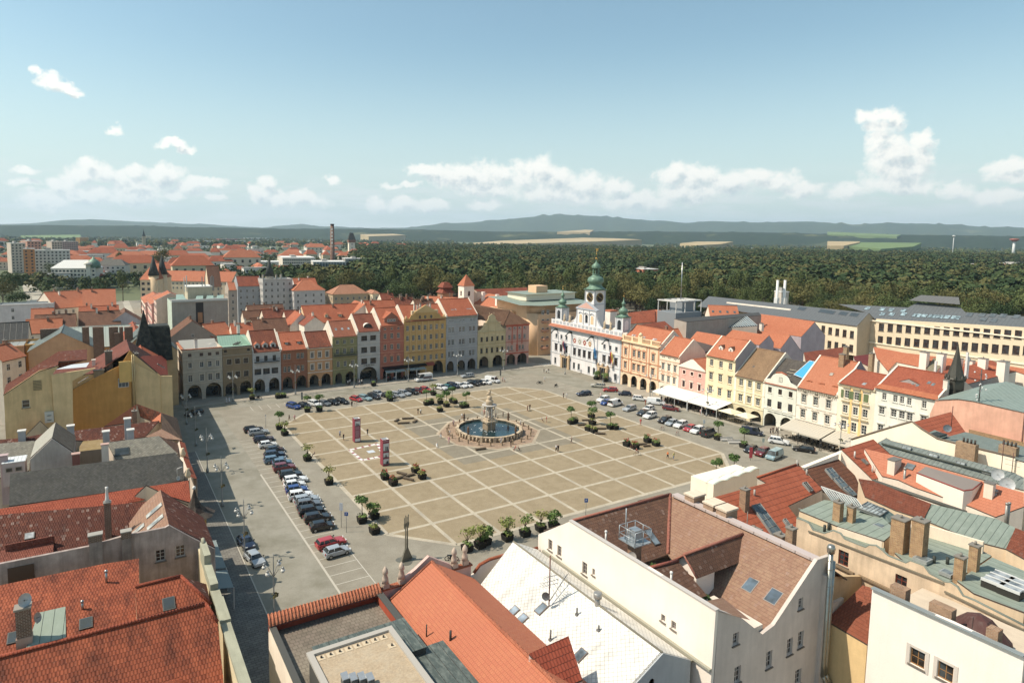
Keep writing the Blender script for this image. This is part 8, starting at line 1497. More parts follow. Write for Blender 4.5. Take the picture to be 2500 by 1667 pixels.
w_=NT('water');w_.bump(w_.noise(w_.geo(),4,4,.6),.35,.05);wm_=w_.fin(hx('1c3a40'),.06,.6);b=MB(wm_);b.add([(7.7*math.cos(t),7.7*math.sin(t),.72)for t in[2*math.pi*i/32 for i in range(32)]]);b.build('water',E)
b=MB(flat('dfe8ea',.3));fr_=random.Random(2)
for i in range(70):t=fr_.random()*6.28;r=1.6+fr_.random()*.9 if i<60 else 3.9+fr_.random()*.8;b.obox((r*math.cos(t),r*math.sin(t),.74),(.1+.08*fr_.random(),0,0),(0,.09,0),(0,0,.012))
for i in range(10):t=i*.63;b.tube([(1.7*math.cos(t),1.7*math.sin(t),6.7),(1.9*math.cos(t),1.9*math.sin(t),5.6),(1.95*math.cos(t),1.95*math.sin(t),.8)],.03,4)
b.build('foam',E)
b=MB(ST2,ST);b.box(-1.15,-1.15,.2,1.15,1.15,3.0);b.box(-1.5,-1.5,2.7,1.5,1.5,3.05,1);[b.ball((1.35*math.cos(R(45+90*i)),1.35*math.sin(R(45+90*i)),2.6),.5,1,8,6)for i in range(4)];b.box(-1.0,-1.0,3.05,1.0,1.0,3.6,1);b.build('pedestal',E)
for i in range(4):
 t=R(45+90*i);c,s=.62*math.cos(t),.62*math.sin(t);q=MB(plaster('cfc8bc',.5));q.lathe((c,s,3.6),[(.34,0),(.3,.6),(.26,1.1),(.38,1.6),(.42,2.0),(.16,2.25)],8);q.ball((c,s,6.05),.24,0,8,6);q.tube([(c*1.4,s*1.4,5.5),(c*2.1,s*2.1,5.9),(c*2.2,s*2.2,6.5)],.13,6);q.tube([(c*1.2-.2*s,s*1.2+.2*c,3.7),(c*1.8-.3*s,s*1.8+.3*c,4.2)],.17,6);q.build('atlas_figure',E)
b=MB(plaster('b4b6b4',.4),wm_);b.lathe((0,0,6.1),[(.4,0),(1.0,.25),(1.7,.6),(1.82,.8),(1.6,.84)],20);b.lathe((0,0,6.9),[(1.55,0),(1.55,.03)],20,1);b.build('bowl',E)
b=MB(ST);b.lathe((0,0,6.9),[(.95,0),(.75,.4),(1.0,.7),(.85,1.1),(.5,1.4),(.75,1.7),(.45,2.1),(.28,2.3)],10);b.lathe((0,0,9.0),[(.3,0),(.22,.5),(.32,.9),(.34,1.2),(.12,1.4)],8);b.ball((0,0,10.55),.18);b.tube([(.2,0,10.1),(.5,.1,10.5),(.3,.1,11.0)],.08,5);b.ball((-.25,.35,9.5),.38,0,7,5,.8);b.build('hero_statue',E)
for i in range(4):
 t=R(20+90*i);c,s=RB*math.cos(t),RB*math.sin(t);q=MB(metal('7a5c44',.5,.4));q.lathe((c,s,1.2),[(.3,0),(.14,.5),(.4,.9),(.2,1.2),(.3,1.5),(.08,2.1)],8);q.build('urn',E)
bo=None
for i in range(24):
 t=2*math.pi*i/24;x,y=fx_+10.3*math.cos(t),fy_+10.3*math.sin(t)
 if bo is None:
  q=MB(ST2);q.lathe((0,0,0),[(.22,0),(.17,.2),(.17,.95),(.23,1.0),(.1,1.15)],8);q.tube([(0,0,.85),(0,.7,.55),(0,1.35,.45),(0,2.0,.55),(0,2.65,.85)],.035,4);bo=tag(q.build('bollard'),'stone chained bollard standing in the ring around the fountain','bollard','chained bollards around the fountain');o=bo
 else:o=bo.copy();COL.objects.link(o)
 o.location=(x,y,0);o.rotation_euler=(0,0,t)
def omat(o,*ms):
 for i,m in enumerate(ms):
  if m is not None and i<len(o.material_slots):o.material_slots[i].link='OBJECT';o.material_slots[i].material=m
# ---- cars
def car_proto(kind):
 L,Wd,H=dict(hatch=(4.0,1.72,1.46),wagon=(4.6,1.8,1.48),suv=(4.45,1.84,1.66),van=(5.0,1.95,1.98),bus=(5.9,2.05,2.6))[kind]
 body=dict(hatch=[(-.5,.32),(-.5,.72),(-.47,.95),(-.30,.97),(.20,.93),(.40,.80),(.49,.66),(.5,.32)],wagon=[(-.5,.32),(-.5,.75),(-.48,.97),(.16,.93),(.40,.80),(.49,.64),(.5,.32)],suv=[(-.5,.38),(-.5,.9),(-.48,1.08),(.16,1.06),(.42,.94),(.49,.75),(.5,.38)],van=[(-.5,.35),(-.5,1.1),(.28,1.12),(.42,.95),(.5,.72),(.5,.35)],bus=[(-.5,.4),(-.5,1.3),(.34,1.3),(.46,1.0),(.5,.8),(.5,.4)])[kind]
 z0=body[2][1];cab=dict(hatch=(-.46,-.36,.10,.22),wagon=(-.48,-.42,.05,.18),suv=(-.48,-.40,.08,.20),van=(-.495,-.48,.24,.35),bus=(-.497,-.49,.30,.40))[kind]
 P=[(x*L,z)for x,z in body];hw=Wd/2;secs=[(-hw,.09),(-hw+.1,0),(hw-.1,0),(hw,.09)];vs=[];cz=.6
 for y,ins in secs:vs+=[(x*(1-ins*.35),y,cz+(z-cz)*(1-ins*1.1))for x,z in P]
 n=len(P);fs=[(k*n+i,k*n+(i+1)%n,(k+1)*n+(i+1)%n,(k+1)*n+i)for k in range(3)for i in range(n)]+[tuple(range(n-1,-1,-1)),tuple(3*n+i for i in range(n))]
 b=MB(carpaint('c0c0c0'));b.mesh(vs,fs,0,False)
 x0,x1,x2,x3=[v*L for v in cab];wt=hw-.24;wb=hw-.07;zt=H
 b.mesh([(x1,-wt,zt-.06),(x2,-wt,zt-.06),(x2,wt,zt-.06),(x1,wt,zt-.06),(x1+.1,-wt+.08,zt),(x2-.12,-wt+.08,zt),(x2-.12,wt-.08,zt),(x1+.1,wt-.08,zt)],[(0,1,5,4),(1,2,6,5),(2,3,7,6),(3,0,4,7),(4,5,6,7)])
 bd=b.data('body');g=MB(glass('14191c',.05));zb=z0-.06
 c8=[(x0,-wb,zb),(x3,-wb,zb),(x3,wb,zb),(x0,wb,zb),(x1,-wt,zt-.06),(x2,-wt,zt-.06),(x2,wt,zt-.06),(x1,wt,zt-.06)];g.mesh(c8,[(0,1,5,4),(1,2,6,5),(2,3,7,6),(3,0,4,7)]);gd_=g.data('windows')
 p=MB(carpaint('c0c0c0'))
 for t in((.02,.30,.62,.98)if kind!='hatch' else(.02,.45,.98)):
  for s in(-1,1):
   A=Vector(c8[0]).lerp(Vector(c8[1]),t);B_=Vector(c8[4]).lerp(Vector(c8[5]),t);A.y*=-s;B_.y*=-s;p.tube([A,B_],.045,4)
 if kind in('van','bus'):p.mesh([(x0,s*(wb+.01),zb)if 0 else(xx,s*ww,zz)for s in(-1,1)for xx,ww,zz in((x0,wb+.01,zb),(x0+L*.52,wb+.01,zb),(x1+L*.5,wt+.02,zt-.06),(x1,wt+.02,zt-.06))],[(0,1,2,3),(7,6,5,4)])
 pd=p.data('pillars');w=MB(flat('15151a',.7),metal('b8bcc0',.3,.8));R_=.32 if kind in('hatch','wagon')else.36
 ring=lambda y,r:[(r*math.cos(2*math.pi*i/14),y,r*math.sin(2*math.pi*i/14))for i in range(14)]
 w.mesh(ring(-.11,R_)+ring(.11,R_),[(i,(i+1)%14,14+(i+1)%14,14+i)for i in range(14)]+[tuple(range(14)),tuple(range(27,13,-1))]);w.mesh(ring(-.115,R_*.62),[tuple(range(14))],1);w.mesh(ring(.115,R_*.62),[tuple(range(13,-1,-1))],1);wd_=w.data('wheel')
 h=MB(flat('e8ecee',.2));h.box(-.06,-.17,-.08,.03,.17,.08);hd=h.data('headlight');t=MB(flat('a01418',.3));t.box(-.03,-.12,-.14,.05,.12,.14);td=t.data('taillight')
 E=empty('car');link('body',bd,E);link('windows',gd_,E);link('pillars',pd,E)
 for sx in(-.31,.32):
  for sy in(-1,1):link('wheel',wd_,E,(sx*L,sy*(hw-.09),R_))
 for sy in(-1,1):link('headlight',hd,E,(L/2-.04,sy*(hw-.3),z0-.24));link('taillight',td,E,(-L/2-.01,sy*(hw-.22),z0-.12))
 m=MB(flat('20242a',.4));[m.box(L*.17,s*(hw+.12)-.1,z0,L*.17+.14,s*(hw+.12)+.1,z0+.16)for s in(-1,1)];m.build('wing_mirrors',E);return E
CP={};C_=dict(W='f0f0ee',S='a8b0b6',K='15161a',D='2a2f36',B='1f4a94',N='1e2c48',R='c2222a',M='7c1a24',G='6c7278',T='1c8088',L='8fb0b8',C='b8b4a4',P='5c7c94')
CN=dict(W='white',S='silver',K='black',D='dark grey',B='bright blue',N='navy blue',R='bright red',M='dark red',G='grey',T='teal',L='pale blue',C='champagne',P='steel blue');KN=dict(hatch='hatchback',wagon='estate car',suv='tall crossover car',van='passenger van',bus='high delivery van')
ordn={}
def car(c,x,y,kind,col,head,where,grp):
 P=aZ(c,x,y,.7);k=(kind)
 if k not in CP:CP[k]=car_proto(kind);o=CP[k]
 else:o=copy_tree(CP[k])
 o.location=(P[0],P[1],0);o.rotation_euler=(0,0,R(head));pm=carpaint(C_[col])
 for ch in o.children:
  if ch.name.startswith(('body','pillars')):omat(ch,pm)
 key=(kind,col,where);ordn[key]=ordn.get(key,0)+1
 nth=['','second ','third ','fourth ','fifth ','sixth '][ordn[key]-1]
 tag(o,('%s%s %s %s'%(nth,CN[col],KN[kind],where)),'car' if kind in('hatch','wagon','suv')else 'van',grp);return o
wl='parked in the long left column, counted from far';gl_='cars parked down the left side'
for x,y,k,cl_ in[(70,612,'wagon','K'),(112,635,'wagon','S'),(160,696,'wagon','N'),(196,748,'hatch','W'),(262,795,'hatch','D'),(258,842,'suv','N'),(262,882,'wagon','P'),(325,908,'hatch','P'),(345,955,'suv','M'),(402,1020,'suv','K'),(445,1062,'wagon','W'),(436,1105,'hatch','W'),(455,1150,'hatch','B'),(490,1205,'suv','W'),(545,1238,'wagon','S'),(565,1285,'suv','G'),(590,1345,'suv','K'),(645,1398,'wagon','K'),(685,1475,'hatch','K')]:car('f',x,y,k,cl_,-4+rnd.uniform(-3,3),wl,gl_)
car('j',762,300,'wagon','R',4,'parked by the silver one at the near end',gl_);car('j',815,378,'hatch','S',4,'at the very near end of the left column',gl_)
car('i',2205,300,'hatch','N',-82,'in the building shadow beside the lamp post, left street',None);car('i',2285,445,'hatch','S',-80,'half in shadow on the left street',None);car('e',1740,612,'wagon','K',-160,'in the shade at the far end of the left street',None)
wf='in the far row, counted from left';gf='cars parked along the far side'
for x,y,k,cl_ in[(428,405,'suv','B'),(525,398,'hatch','D'),(620,385,'suv','W'),(705,378,'hatch','G'),(782,370,'hatch','K'),(862,360,'wagon','K'),(990,340,'hatch','R'),(1070,330,'wagon','L'),(1148,320,'suv','D'),(1188,292,'hatch','S'),(1285,312,'wagon','D'),(1365,302,'wagon','S'),(1422,287,'wagon','S'),(1488,278,'suv','K'),(1552,267,'hatch','M'),(1612,255,'hatch','R'),(1752,240,'suv','W'),(1815,236,'hatch','T'),(1858,222,'suv','N'),(1925,221,'wagon','W'),(1985,216,'hatch','W'),(2040,202,'suv','K'),(2096,194,'hatch','K'),(2152,190,'hatch','W'),(2212,175,'van','W')]:car('f',x,y,k,cl_,-66+rnd.uniform(-3,3),wf,gf)
car('f',1988,132,'wagon','S',178,'driving past the arcades on the far road',None);vb=car('f',1595,165,'bus','W',182,'with printed side panels in front of the far café',None)
q=MB(flat('7c6c6c'));q.box(-2.6,-1.035,.9,.6,1.035,1.75);q.build('printed_panel',vb)
wr='on the right-hand car park';gr_='cars on the right-hand side'
for x,y,k,cl_,hd in[(828,292,'wagon','N',170),(955,220,'wagon','C',130),(1065,258,'wagon','R',150),(1195,292,'hatch','N',140),(1003,345,'suv','W',-170),(1030,372,'hatch','B',-170),(1110,382,'van','W',10),(1238,424,'wagon','S',190),(1335,336,'wagon','W',-50),(1475,372,'van','W',-50),(1612,424,'wagon','M',-60),(1410,426,'hatch','W',190),(1358,465,'hatch','D',190),(1422,490,'suv','W',190),(1555,528,'wagon','K',190),(1617,553,'hatch','S',190),(1697,572,'suv','W',190),(1780,602,'hatch','R',190),(1848,622,'suv','W',190),(1945,648,'van','D',10),(1935,1160,'hatch','D',190),(1885,1212,'wagon','W',190),(1812,1245,'hatch','P',190)]:car('g',x,y,k,cl_,hd,wr,gr_)
for x,y,k,cl_,hd,w_ in[(122,582,'van','N',-60,'driving beside the mint arcades'),(340,658,'suv','W',-60,'driving along the beige café awning'),(545,720,'wagon','K',120,'following the white crossover'),(112,722,'hatch','D',190,'first of three by the red banner'),(205,748,'suv','M',190,'middle of three by the red banner'),(305,775,'van','L',190,'last of three by the red banner')]:car('h',x,y,k,cl_,hd,w_,None)
# ---- people
def person_mesh(pose):
 me=bpy.data.meshes.new('person');st=1 if pose in('stand','walk')else 0;hz_=.92 if st else(.5 if pose=='sit' else.38);o_=hz_
 V=[(0,0,o_),(0,0,o_+.25),(0,0,o_+.48),(0,.01,o_+.60),(0,.01,o_+.72),(.17,0,o_+.46),(.22,.05,o_+.2),(.18,.17,o_-.02),(-.17,0,o_+.46),(-.22,-.03,o_+.2),(-.17,.14,o_+.05)]
 Rr=[.14,.12,.13,.06,.115,.065,.05,.04,.065,.05,.04];Ed=[(0,1),(1,2),(2,3),(3,4),(2,5),(5,6),(6,7),(2,8),(8,9),(9,10)]
 for s in(1,-1):
  k=len(V);sw=.22*s if pose=='walk' else.02
  if st:V+=[(.09*s,sw*.4,.5),(.1*s,sw-.04,.1),(.1*s,sw+.1,.04)]
  else:V+=[(.1*s,.4,o_+.02),(.1*s,.42,.1),(.1*s,.55,.05)]
  Rr+=[.08,.055,.045];Ed+=[(0,k),(k,k+1),(k+1,k+2)]
 me.from_pydata(V,Ed,[]);o=bpy.data.objects.new('p',me);COL.objects.link(o);sk=o.modifiers.new('s','SKIN');
 for i,r in enumerate(Rr):me.skin_vertices[0].data[i].radius=(r,r)
 me.skin_vertices[0].data[0].use_root=True;ss=o.modifiers.new('b','SUBSURF');ss.levels=1;ss.render_levels=1;bpy.context.view_layer.update()
 m2=bpy.data.meshes.new_from_object(o.evaluated_get(bpy.context.evaluated_depsgraph_get()));bpy.data.objects.remove(o);m2 .name='person';m2 .materials.clear()
 for m in(flat('c89878',.7),flat('e0e0dc',.8),flat('2c3444',.8),flat('3a2a20',.8)):m2 .materials.append(m)
 for p in m2 .polygons:
  c=p.center;p.use_smooth=True;z=c.z-o_
  p.material_index=3 if z>.76 or(z>.66 and c.y<-.02)else(0 if z>.53 else(0 if abs(c.x)>.19 and z<.25 else(1 if z>.04 and(st or c.y<.2)else(2 if c.z>(.3 if st else.16)else 0))))
 return m2
PM={}
def person(c,x,y,pose,shirt,legs,lab,head=None,P=None,hair='3a2a20'):
 P=aZ(c,x,y)if P is None else P
 if pose not in PM:PM[pose]=person_mesh(pose)
 o=link('person',PM[pose],None,(P[0],P[1],P[2]if P[2]>.01 else 0.0),R(rnd.uniform(0,360)if head is None else head));omat(o,None,flat(shirt,.8),flat(legs,.8),flat(hair,.8));s=rnd.uniform(.98,1.08);o.scale=(s,s,s);return tag(o,lab,'person')
D_,W_,J_,K_='2a2c34','e8e6e0','34486c','1c1c20'
for a_ in[('f',390,538,'walk',D_,'8a6a50','person in a dark top near the ball tree at the left corner'),('f',438,542,'walk','d8a0a0','c09a80','person in a pink top at the left corner of the paving'),('f',845,686,'stand','a8b0c0',J_,'person in pale clothes left of the first poster column'),('f',878,716,'walk',D_,D_,'dark-clothed person near the foot of the first poster column'),('f',1092,668,'stand',D_,'30303a','dark person with hands on hips right of the first poster column'),('f',1545,482,'stand',K_,'a88868','person in black left of a pair behind the four stone blocks'),('f',1570,484,'stand',W_,D_,'person in white right of a pair behind the four stone blocks'),('f',1750,698,'walk','9a8a7c','d8e0e8','person in pale trousers left of the fountain'),('f',1715,778,'crouch',W_,'e4e0d8','person in white crouching on the paving left of the fountain'),('f',952,416,'walk',K_,K_,'person in black wheeling past the cycle stands'),('u',530,652,'stand',W_,'c89878','person in a pale dress behind the fountain, left one'),('u',575,692,'stand',W_,'b08060','person in a white top behind the fountain, right one'),('u',370,785,'stand','c8a8a8','a89090','person in dusty pink by the left ring bollards'),('u',295,975,'stand',W_,'9a8878','person in white between bollards left of the basin'),('u',280,1122,'walk','e0a4a8','e4b0b0','person in a long pink dress in front of the basin, left'),('u',955,585,'walk','d09080','b88870','person in salmon directly left of the fountain column'),('u',1175,642,'stand','a88050','6c5040','person in brown directly right of the fountain column'),('u',1318,618,'stand',K_,K_,'person all in black behind the fountain at right'),('u',1785,497,'walk','c09078','7c6858','left one of a couple on the paving right behind the fountain'),('u',1830,478,'walk','6c4c38','30302e','right one of a couple on the paving right behind the fountain'),('u',1655,775,'stand',W_,'5c6c7c','person in a white shirt at the right rim of the basin'),('u',1285,1132,'stand','e8d8d4','e0e0dc','child in white with a red cap at the front rim of the basin'),('u',1468,1192,'walk',K_,K_,'person in black in front of the basin, right'),('u',1560,1252,'sit','a86858','8c5c50','sitting person, left of two by the front right bollards'),('u',1602,1256,'sit','8c3c3c','3a3030','sitting person in dark red by the front right bollards'),('u',2150,712,'stand','c43c3c','b08878','person in red by the wooden crate planters'),('u',2050,700,'sit','d8d0c8','8a3a34','person in white seated at the wooden crate planters'),('g',322,450,'walk','b87868','a07868','person in salmon at the right of the far paving'),('g',645,337,'stand',D_,'5c5048','dark person at the far right paving edge'),('g',673,338,'stand',W_,'d0c8bc','person in white at the far right paving edge'),('g',717,740,'walk','a88878','6c5c54','person alone on the paving right of the fountain'),('g',580,818,'walk','c8c8c8',D_,'left one of a close pair right of the fountain'),('g',597,822,'walk',K_,'34343c','right one of a close pair right of the fountain'),('g',1337,578,'walk','d84c44','c87c6c','person in bright red by the right edge of the paving'),('g',1580,880,'walk','e07820','20242c','person in an orange shirt and black shorts on the right paving'),('g',1633,892,'walk','c8c070','6c7c98','person in a yellow top and blue shorts on the right paving'),('g',100,192,'stand','c09088','8c7068','person by the white van at the far corner, left'),('g',118,194,'stand',W_,'b09080','person by the white van at the far corner, right'),('g',475,186,'walk',W_,'d8d4cc','person in white crossing near the motorcycle'),('g',470,112,'stand',D_,D_,'left of a dark group in front of the town hall'),('g',492,114,'stand',W_,'3a3a40','middle of a group in front of the town hall'),('g',512,113,'stand',D_,W_,'right of a group in front of the town hall'),('g',798,112,'stand','c8d0d8','a8b0b8','pale person by the town hall wall'),('g',978,338,'walk','e4c4bc','d8b4a4','person stepping out behind the white parked crossover'),('g',1380,402,'stand','d86850','b87060','person in orange-red between parked cars'),('g',1545,392,'stand','c89c94','7c6460','person by the corner of the white awning'),('g',1875,488,'walk','d8b0a8','a88078','person walking in front of the white awning'),('m',900,1200,'walk','e8e8f0','dcdce4','person in white left of the lamp before the ochre-brown house'),('m',942,1196,'walk','d8dce8','e4e4ec','second person in white by the lamp before the ochre-brown house'),('h',272,603,'stand',D_,D_,'person in dark clothes under the mint arcade, left'),('h',292,598,'stand','3a3430',D_,'person in dark clothes under the mint arcade, middle'),('h',322,596,'walk','5c3c34',D_,'person in brown under the mint arcade, right'),('j',1105,115,'sit','e4e4e4','6c7078','person in white sitting on the bench between two planters'),('f',618,862,'sit','8c7c74','2c2c30','person sitting beside the sparse-leaved planter at the left edge')]:person(*a_)
pr_=random.Random(9)
for i in range(16):P=(4+pr_.random()*11,106.3+pr_.random()*2.6,.12);o=person(None,0,0,'stand',pr_.choice([W_,D_,'b8a8a0',K_]),pr_.choice([D_,J_,'5a5048']),'one of the crowd standing in shade before the olive green and pale grey houses',None,np.array(P));o['group']='crowd in the shade'
# ---- lamps
def lamp_proto():
 E=empty('street_lamp');b=MB(metal('a8aaa8',.5,.3));b.lathe((0,0,0),[(.28,0),(.28,.5),(.16,.8),(.1,1.2),(.075,6.5),(.05,8.6),(.03,9.0)],8)
 for k in range(4):t=R(45+90*k);b.tube([(0,0,6.0),(.7*math.cos(t),.7*math.sin(t),7.1),(1.25*math.cos(t),1.25*math.sin(t),7.35)],.045,5)
 b.build('post',E);g=MB(flat('e6e4dc',.25),metal('a8aaa8',.5,.3));g.ball((0,0,0),.27,0,10,7);g.lathe((0,0,.22),[(.16,0),(.12,.25)],8,1);gd_=g.data('globe');[link('globe',gd_,E,(1.3*math.cos(R(45+90*k)),1.3*math.sin(R(45+90*k)),7.0))for k in range(4)]
 f=MB(leaf('5c6a3c','8c7a4c',.5));[f.add(q)for q in crown_quads(60,.5,.35,3.6,.16,np.random.default_rng(4),3)];f.build('flower_basket',E);return E
LPZ=None
for i,(x,y,t_)in enumerate([(-45.6,-6.8,'nearest on the left pavement, beside the flat-roofed house'),(-45.6,11.4,'second from near on the left pavement'),(-45.5,31.8,'third from near on the left pavement'),(-45.4,50,'fourth from near on the left pavement'),(-45.3,68.2,'fifth from near on the left pavement'),(-45.2,86.6,'farthest on the left pavement'),(-31.1,103.7,'before the ochre-brown house'),(-13.4,103.7,'before the brown-orange house'),(5,103.7,'before the olive green house'),(23.7,103.8,'before the salmon pink house'),(42.3,104,'before the tall blue-grey house'),(61.5,104.4,'before the cream baroque gable'),(77.3,89.2,'before the left portal of the town hall'),(79.6,72.4,'before the right portal of the town hall'),(77.9,50.1,'before the apricot arcades'),(78.2,30,'behind the white awning'),(78.3,-5.6,'before the bright yellow house')]):
 LPZ=LPZ or lamp_proto();o=LPZ if i==0 else copy_tree(LPZ);o.location=(x,y,.12 if i<12 or i>13 else 0);tag(o,'four-armed street lamp '+t_,'street lamp','four-globe street lamps around the square')
# ---- planters and small trees
GB=[leaf('6c8840','4a6a2c',.8),leaf('8aa24c','5c7c34',.8),leaf('a8a04c','6c8c38',.8)]
def planter(c,x,y,kind,lab,P=None):
 P=aZ(c,x,y,.4)if P is None else P;E=empty('planter',(P[0],P[1],0),R(rnd.uniform(-8,8)),lab,'planter');w=.75;b=MB(flat('23241f',.8),flat('3a2c20',.9));b.mesh([(-w*.85,-w*.85,0),(w*.85,-w*.85,0),(w*.85,w*.85,0),(-w*.85,w*.85,0),(-w,-w,.95),(w,-w,.95),(w,w,.95),(-w,w,.95)],[(0,1,5,4),(1,2,6,5),(2,3,7,6),(3,0,4,7),(3,2,1,0)]);b.box(-w*.95,-w*.95,.8,w*.95,w*.95,.9,1);b.build('box',E)
 g=np.random.default_rng(int(x*7+y));q=MB(GB[int(g.integers(3))]);
 for f in crown_quads(90 if kind!='f' else 130,.85,.45 if kind!='f' else.75,1.15,.16,g,4):q.add(f)
 q.build('low_plants',E)
 if kind=='f':k=MB(flat('b84c3c'));[k.obox((g.uniform(-.6,.6),g.uniform(-.6,.6),1.4+g.uniform(0,.45)),(.09,0,0),(0,.07,.03),(0,0,.06))for _ in range(14)];k.build('flowers',E)
 if kind in('t','s','T'):
  h=3.7 if kind=='t' else 2.7;t=MB(flat('5a4836',.9));t.tube([(0,0,.8),(.05,0,2),(0,0,h)],.07,6);
  if kind=='s':[t.tube([(0,0,1.5),(.7*math.cos(a),.7*math.sin(a),2.9)],.035,4)for a in(0,1.5,2.9,4.3,5.4)]
  t.build('trunk',E);q=MB(GB[0 if kind=='t' else 2]);[q.add(f)for f in crown_quads(520 if kind=='t' else 150,1.15 if kind=='t' else 1.35,.95,h,.17,g,6 if kind=='t' else 9)];q.build('crown',E)
 if kind=='b':q=MB(GB[1]);[q.add(f)for f in crown_quads(480,1.25,1.1,1.9,.17,g,7)];q.build('crown',E)
for a_ in[('f',300,602,'t','planter with a ball tree at the left corner of the paving'),('f',350,655,'s','planter with a thin tree beside the left-corner ball tree'),('f',552,448,'t','planter with ball tree before the parked dark cars, left one'),('f',660,440,'t','planter with ball tree before the parked cars, right one'),('f',1293,352,'b','bushy planter between two groups of far parked cars'),('f',1620,388,'t','planter with a ball tree, left of the far planter group'),('f',1662,378,'n','low dark planter touching the left ball tree of the far group'),('f',1685,300,'s','planter with a yellowish bush by the white pickup'),('f',1800,402,'t','planter with a ball tree in the middle of the far group'),('f',1742,445,'n','low planter in front of the far group'),('f',1745,375,'b','round bush in the far group, with people under it'),('f',1850,362,'t','planter with a ball tree at the back of the far group'),('f',1872,372,'n','low round planter at the back of the far group'),('f',1945,412,'n','low planter at the right end of the far group'),('f',1975,408,'t','planter with a ball tree at the right end of the far group'),('f',553,880,'s','planter with sparse tree on the left edge, upper'),('f',745,1090,'s','planter with sparse tree on the left edge, lower'),('f',1042,1430,'t','planter with a tall ball tree at the near left edge'),('f',1150,1395,'b','large round bush beside the near left ball tree'),('f',1155,1525,'n','low planter with a slanted info board at the near left corner'),('f',1248,1045,'f','flower planter left of the bench cross'),('f',1322,1098,'f','flower planter in front of the bench cross'),('f',1522,985,'f','flower planter behind the bench cross'),('f',1582,1040,'f','flower planter right of the bench cross'),('g',712,555,'t','planter with a ball tree, left of the right bench group'),('g',745,545,'n','dark low planter touching that left ball tree'),('g',905,560,'t','planter with the largest ball tree in the right bench group'),('g',895,500,'t','planter with a ball tree behind the right bench group'),('g',870,615,'n','low planter before the largest ball tree'),('g',918,632,'n','front low planter of the right bench group'),('g',1065,600,'t','planter with a ball tree, right of the right bench group'),('g',1108,602,'n','low planter beside the right ball tree'),('g',1215,752,'f','flower planter at the left of the second bench group'),('g',1288,775,'f','flower planter behind the cyclist'),('g',1400,718,'f','flower planter at the back of the second bench group'),('g',1475,748,'f','flower planter at the right of the second bench group'),('g',2030,695,'t','planter with a ball tree by the white benches at right'),('g',2262,765,'t','planter with a ball tree right of the white benches'),('g',2010,1065,'t','planter with ball tree at the near right corner, left one'),('g',2172,1015,'t','planter with ball tree at the near right corner, by the motorcycle'),('j',1985,360,'s','planter with yellowish tree, first of the near row'),('j',2100,330,'s','planter with tall sparse tree, second of the near row'),('j',2150,300,'b','bushy planter of the near row, behind the second'),('j',2345,260,'s','planter with a sparse tree, fourth of the near row'),('k',140,265,'s','planter with a slim tree in the near row'),('k',300,225,'s','planter with an orange-tinged tree in the near row'),('k',440,180,'s','planter with a high tree near the big white house'),('k',560,160,'b','bush at the right end of the near row'),('m',1640,1110,'n','low hedge box on the far pavement, left half'),('m',1720,1100,'n','low hedge box on the far pavement, right half'),('n',860,1560,'n','low hedge box before the pale grey house'),('p',535,1400,'b','round bush left of the town hall right portal'),('p',632,1425,'b','round bush right of the town hall right portal'),('m',1265,1130,'s','bushy flower pot beside a motorcycle on the far pavement')]:planter(*a_)
# ---- benches, stone blocks, columns, sculpture
def block(c,x,y,an,L,lab,white=False):
 P=aZ(c,x,y,.2);o=MB(flat('6c5c48',.9)if not white else flat('cfcac0',.8));[o.box(-L/2,-.32+k*.22,.34,L/2,-.14+k*.22,.42)for k in range(3)];o.box(-L/2+.1,-.25,0,L/2-.1,.25,.335)
 if white:o.box(-L/2,.3,.42,L/2,.36,.95)
 q=o.build('bench',None,(P[0],P[1],0),R(an));tag(q,lab,'bench')
for a_ in[('f',1355,535,40,2.2,'wooden block bench, left of the four in a ring'),('f',1455,518,-18,3.2,'wooden block bench, rear of the four in a ring'),('f',1518,545,40,2.2,'wooden block bench, right of the four in a ring'),('f',1415,560,-18,3.2,'wooden block bench, front of the four in a ring'),('f',1400,1012,-60,2.4,'block bench, rear arm of the bench cross'),('f',1460,1062,-60,2.4,'block bench, front arm of the bench cross'),('f',1385,1048,10,2.6,'block bench, left arm of the bench cross'),('f',1465,1030,10,2.6,'block bench, right arm of the bench cross'),('g',850,535,-25,2.4,'wooden bench behind the right bench group'),('g',810,575,-15,2.4,'wooden bench left in the right bench group'),('g',975,655,-35,2.6,'wooden bench at the front of the right bench group'),('g',985,610,-30,2.6,'wooden bench right in the right bench group'),('g',1345,750,-20,2.6,'wooden bench in the second bench group'),('g',1392,765,-20,1.8,'short wooden bench in the second bench group'),('u',890,1220,-8,2.6,'stone bench in front of the fountain')]:block(*a_)
for a_ in[('g',2110,715,-30,3.0,'white slatted bench, left of the pair by the car park'),('g',2180,738,-30,3.0,'white slatted bench, right of the pair by the car park')]:block(*a_,white=True)
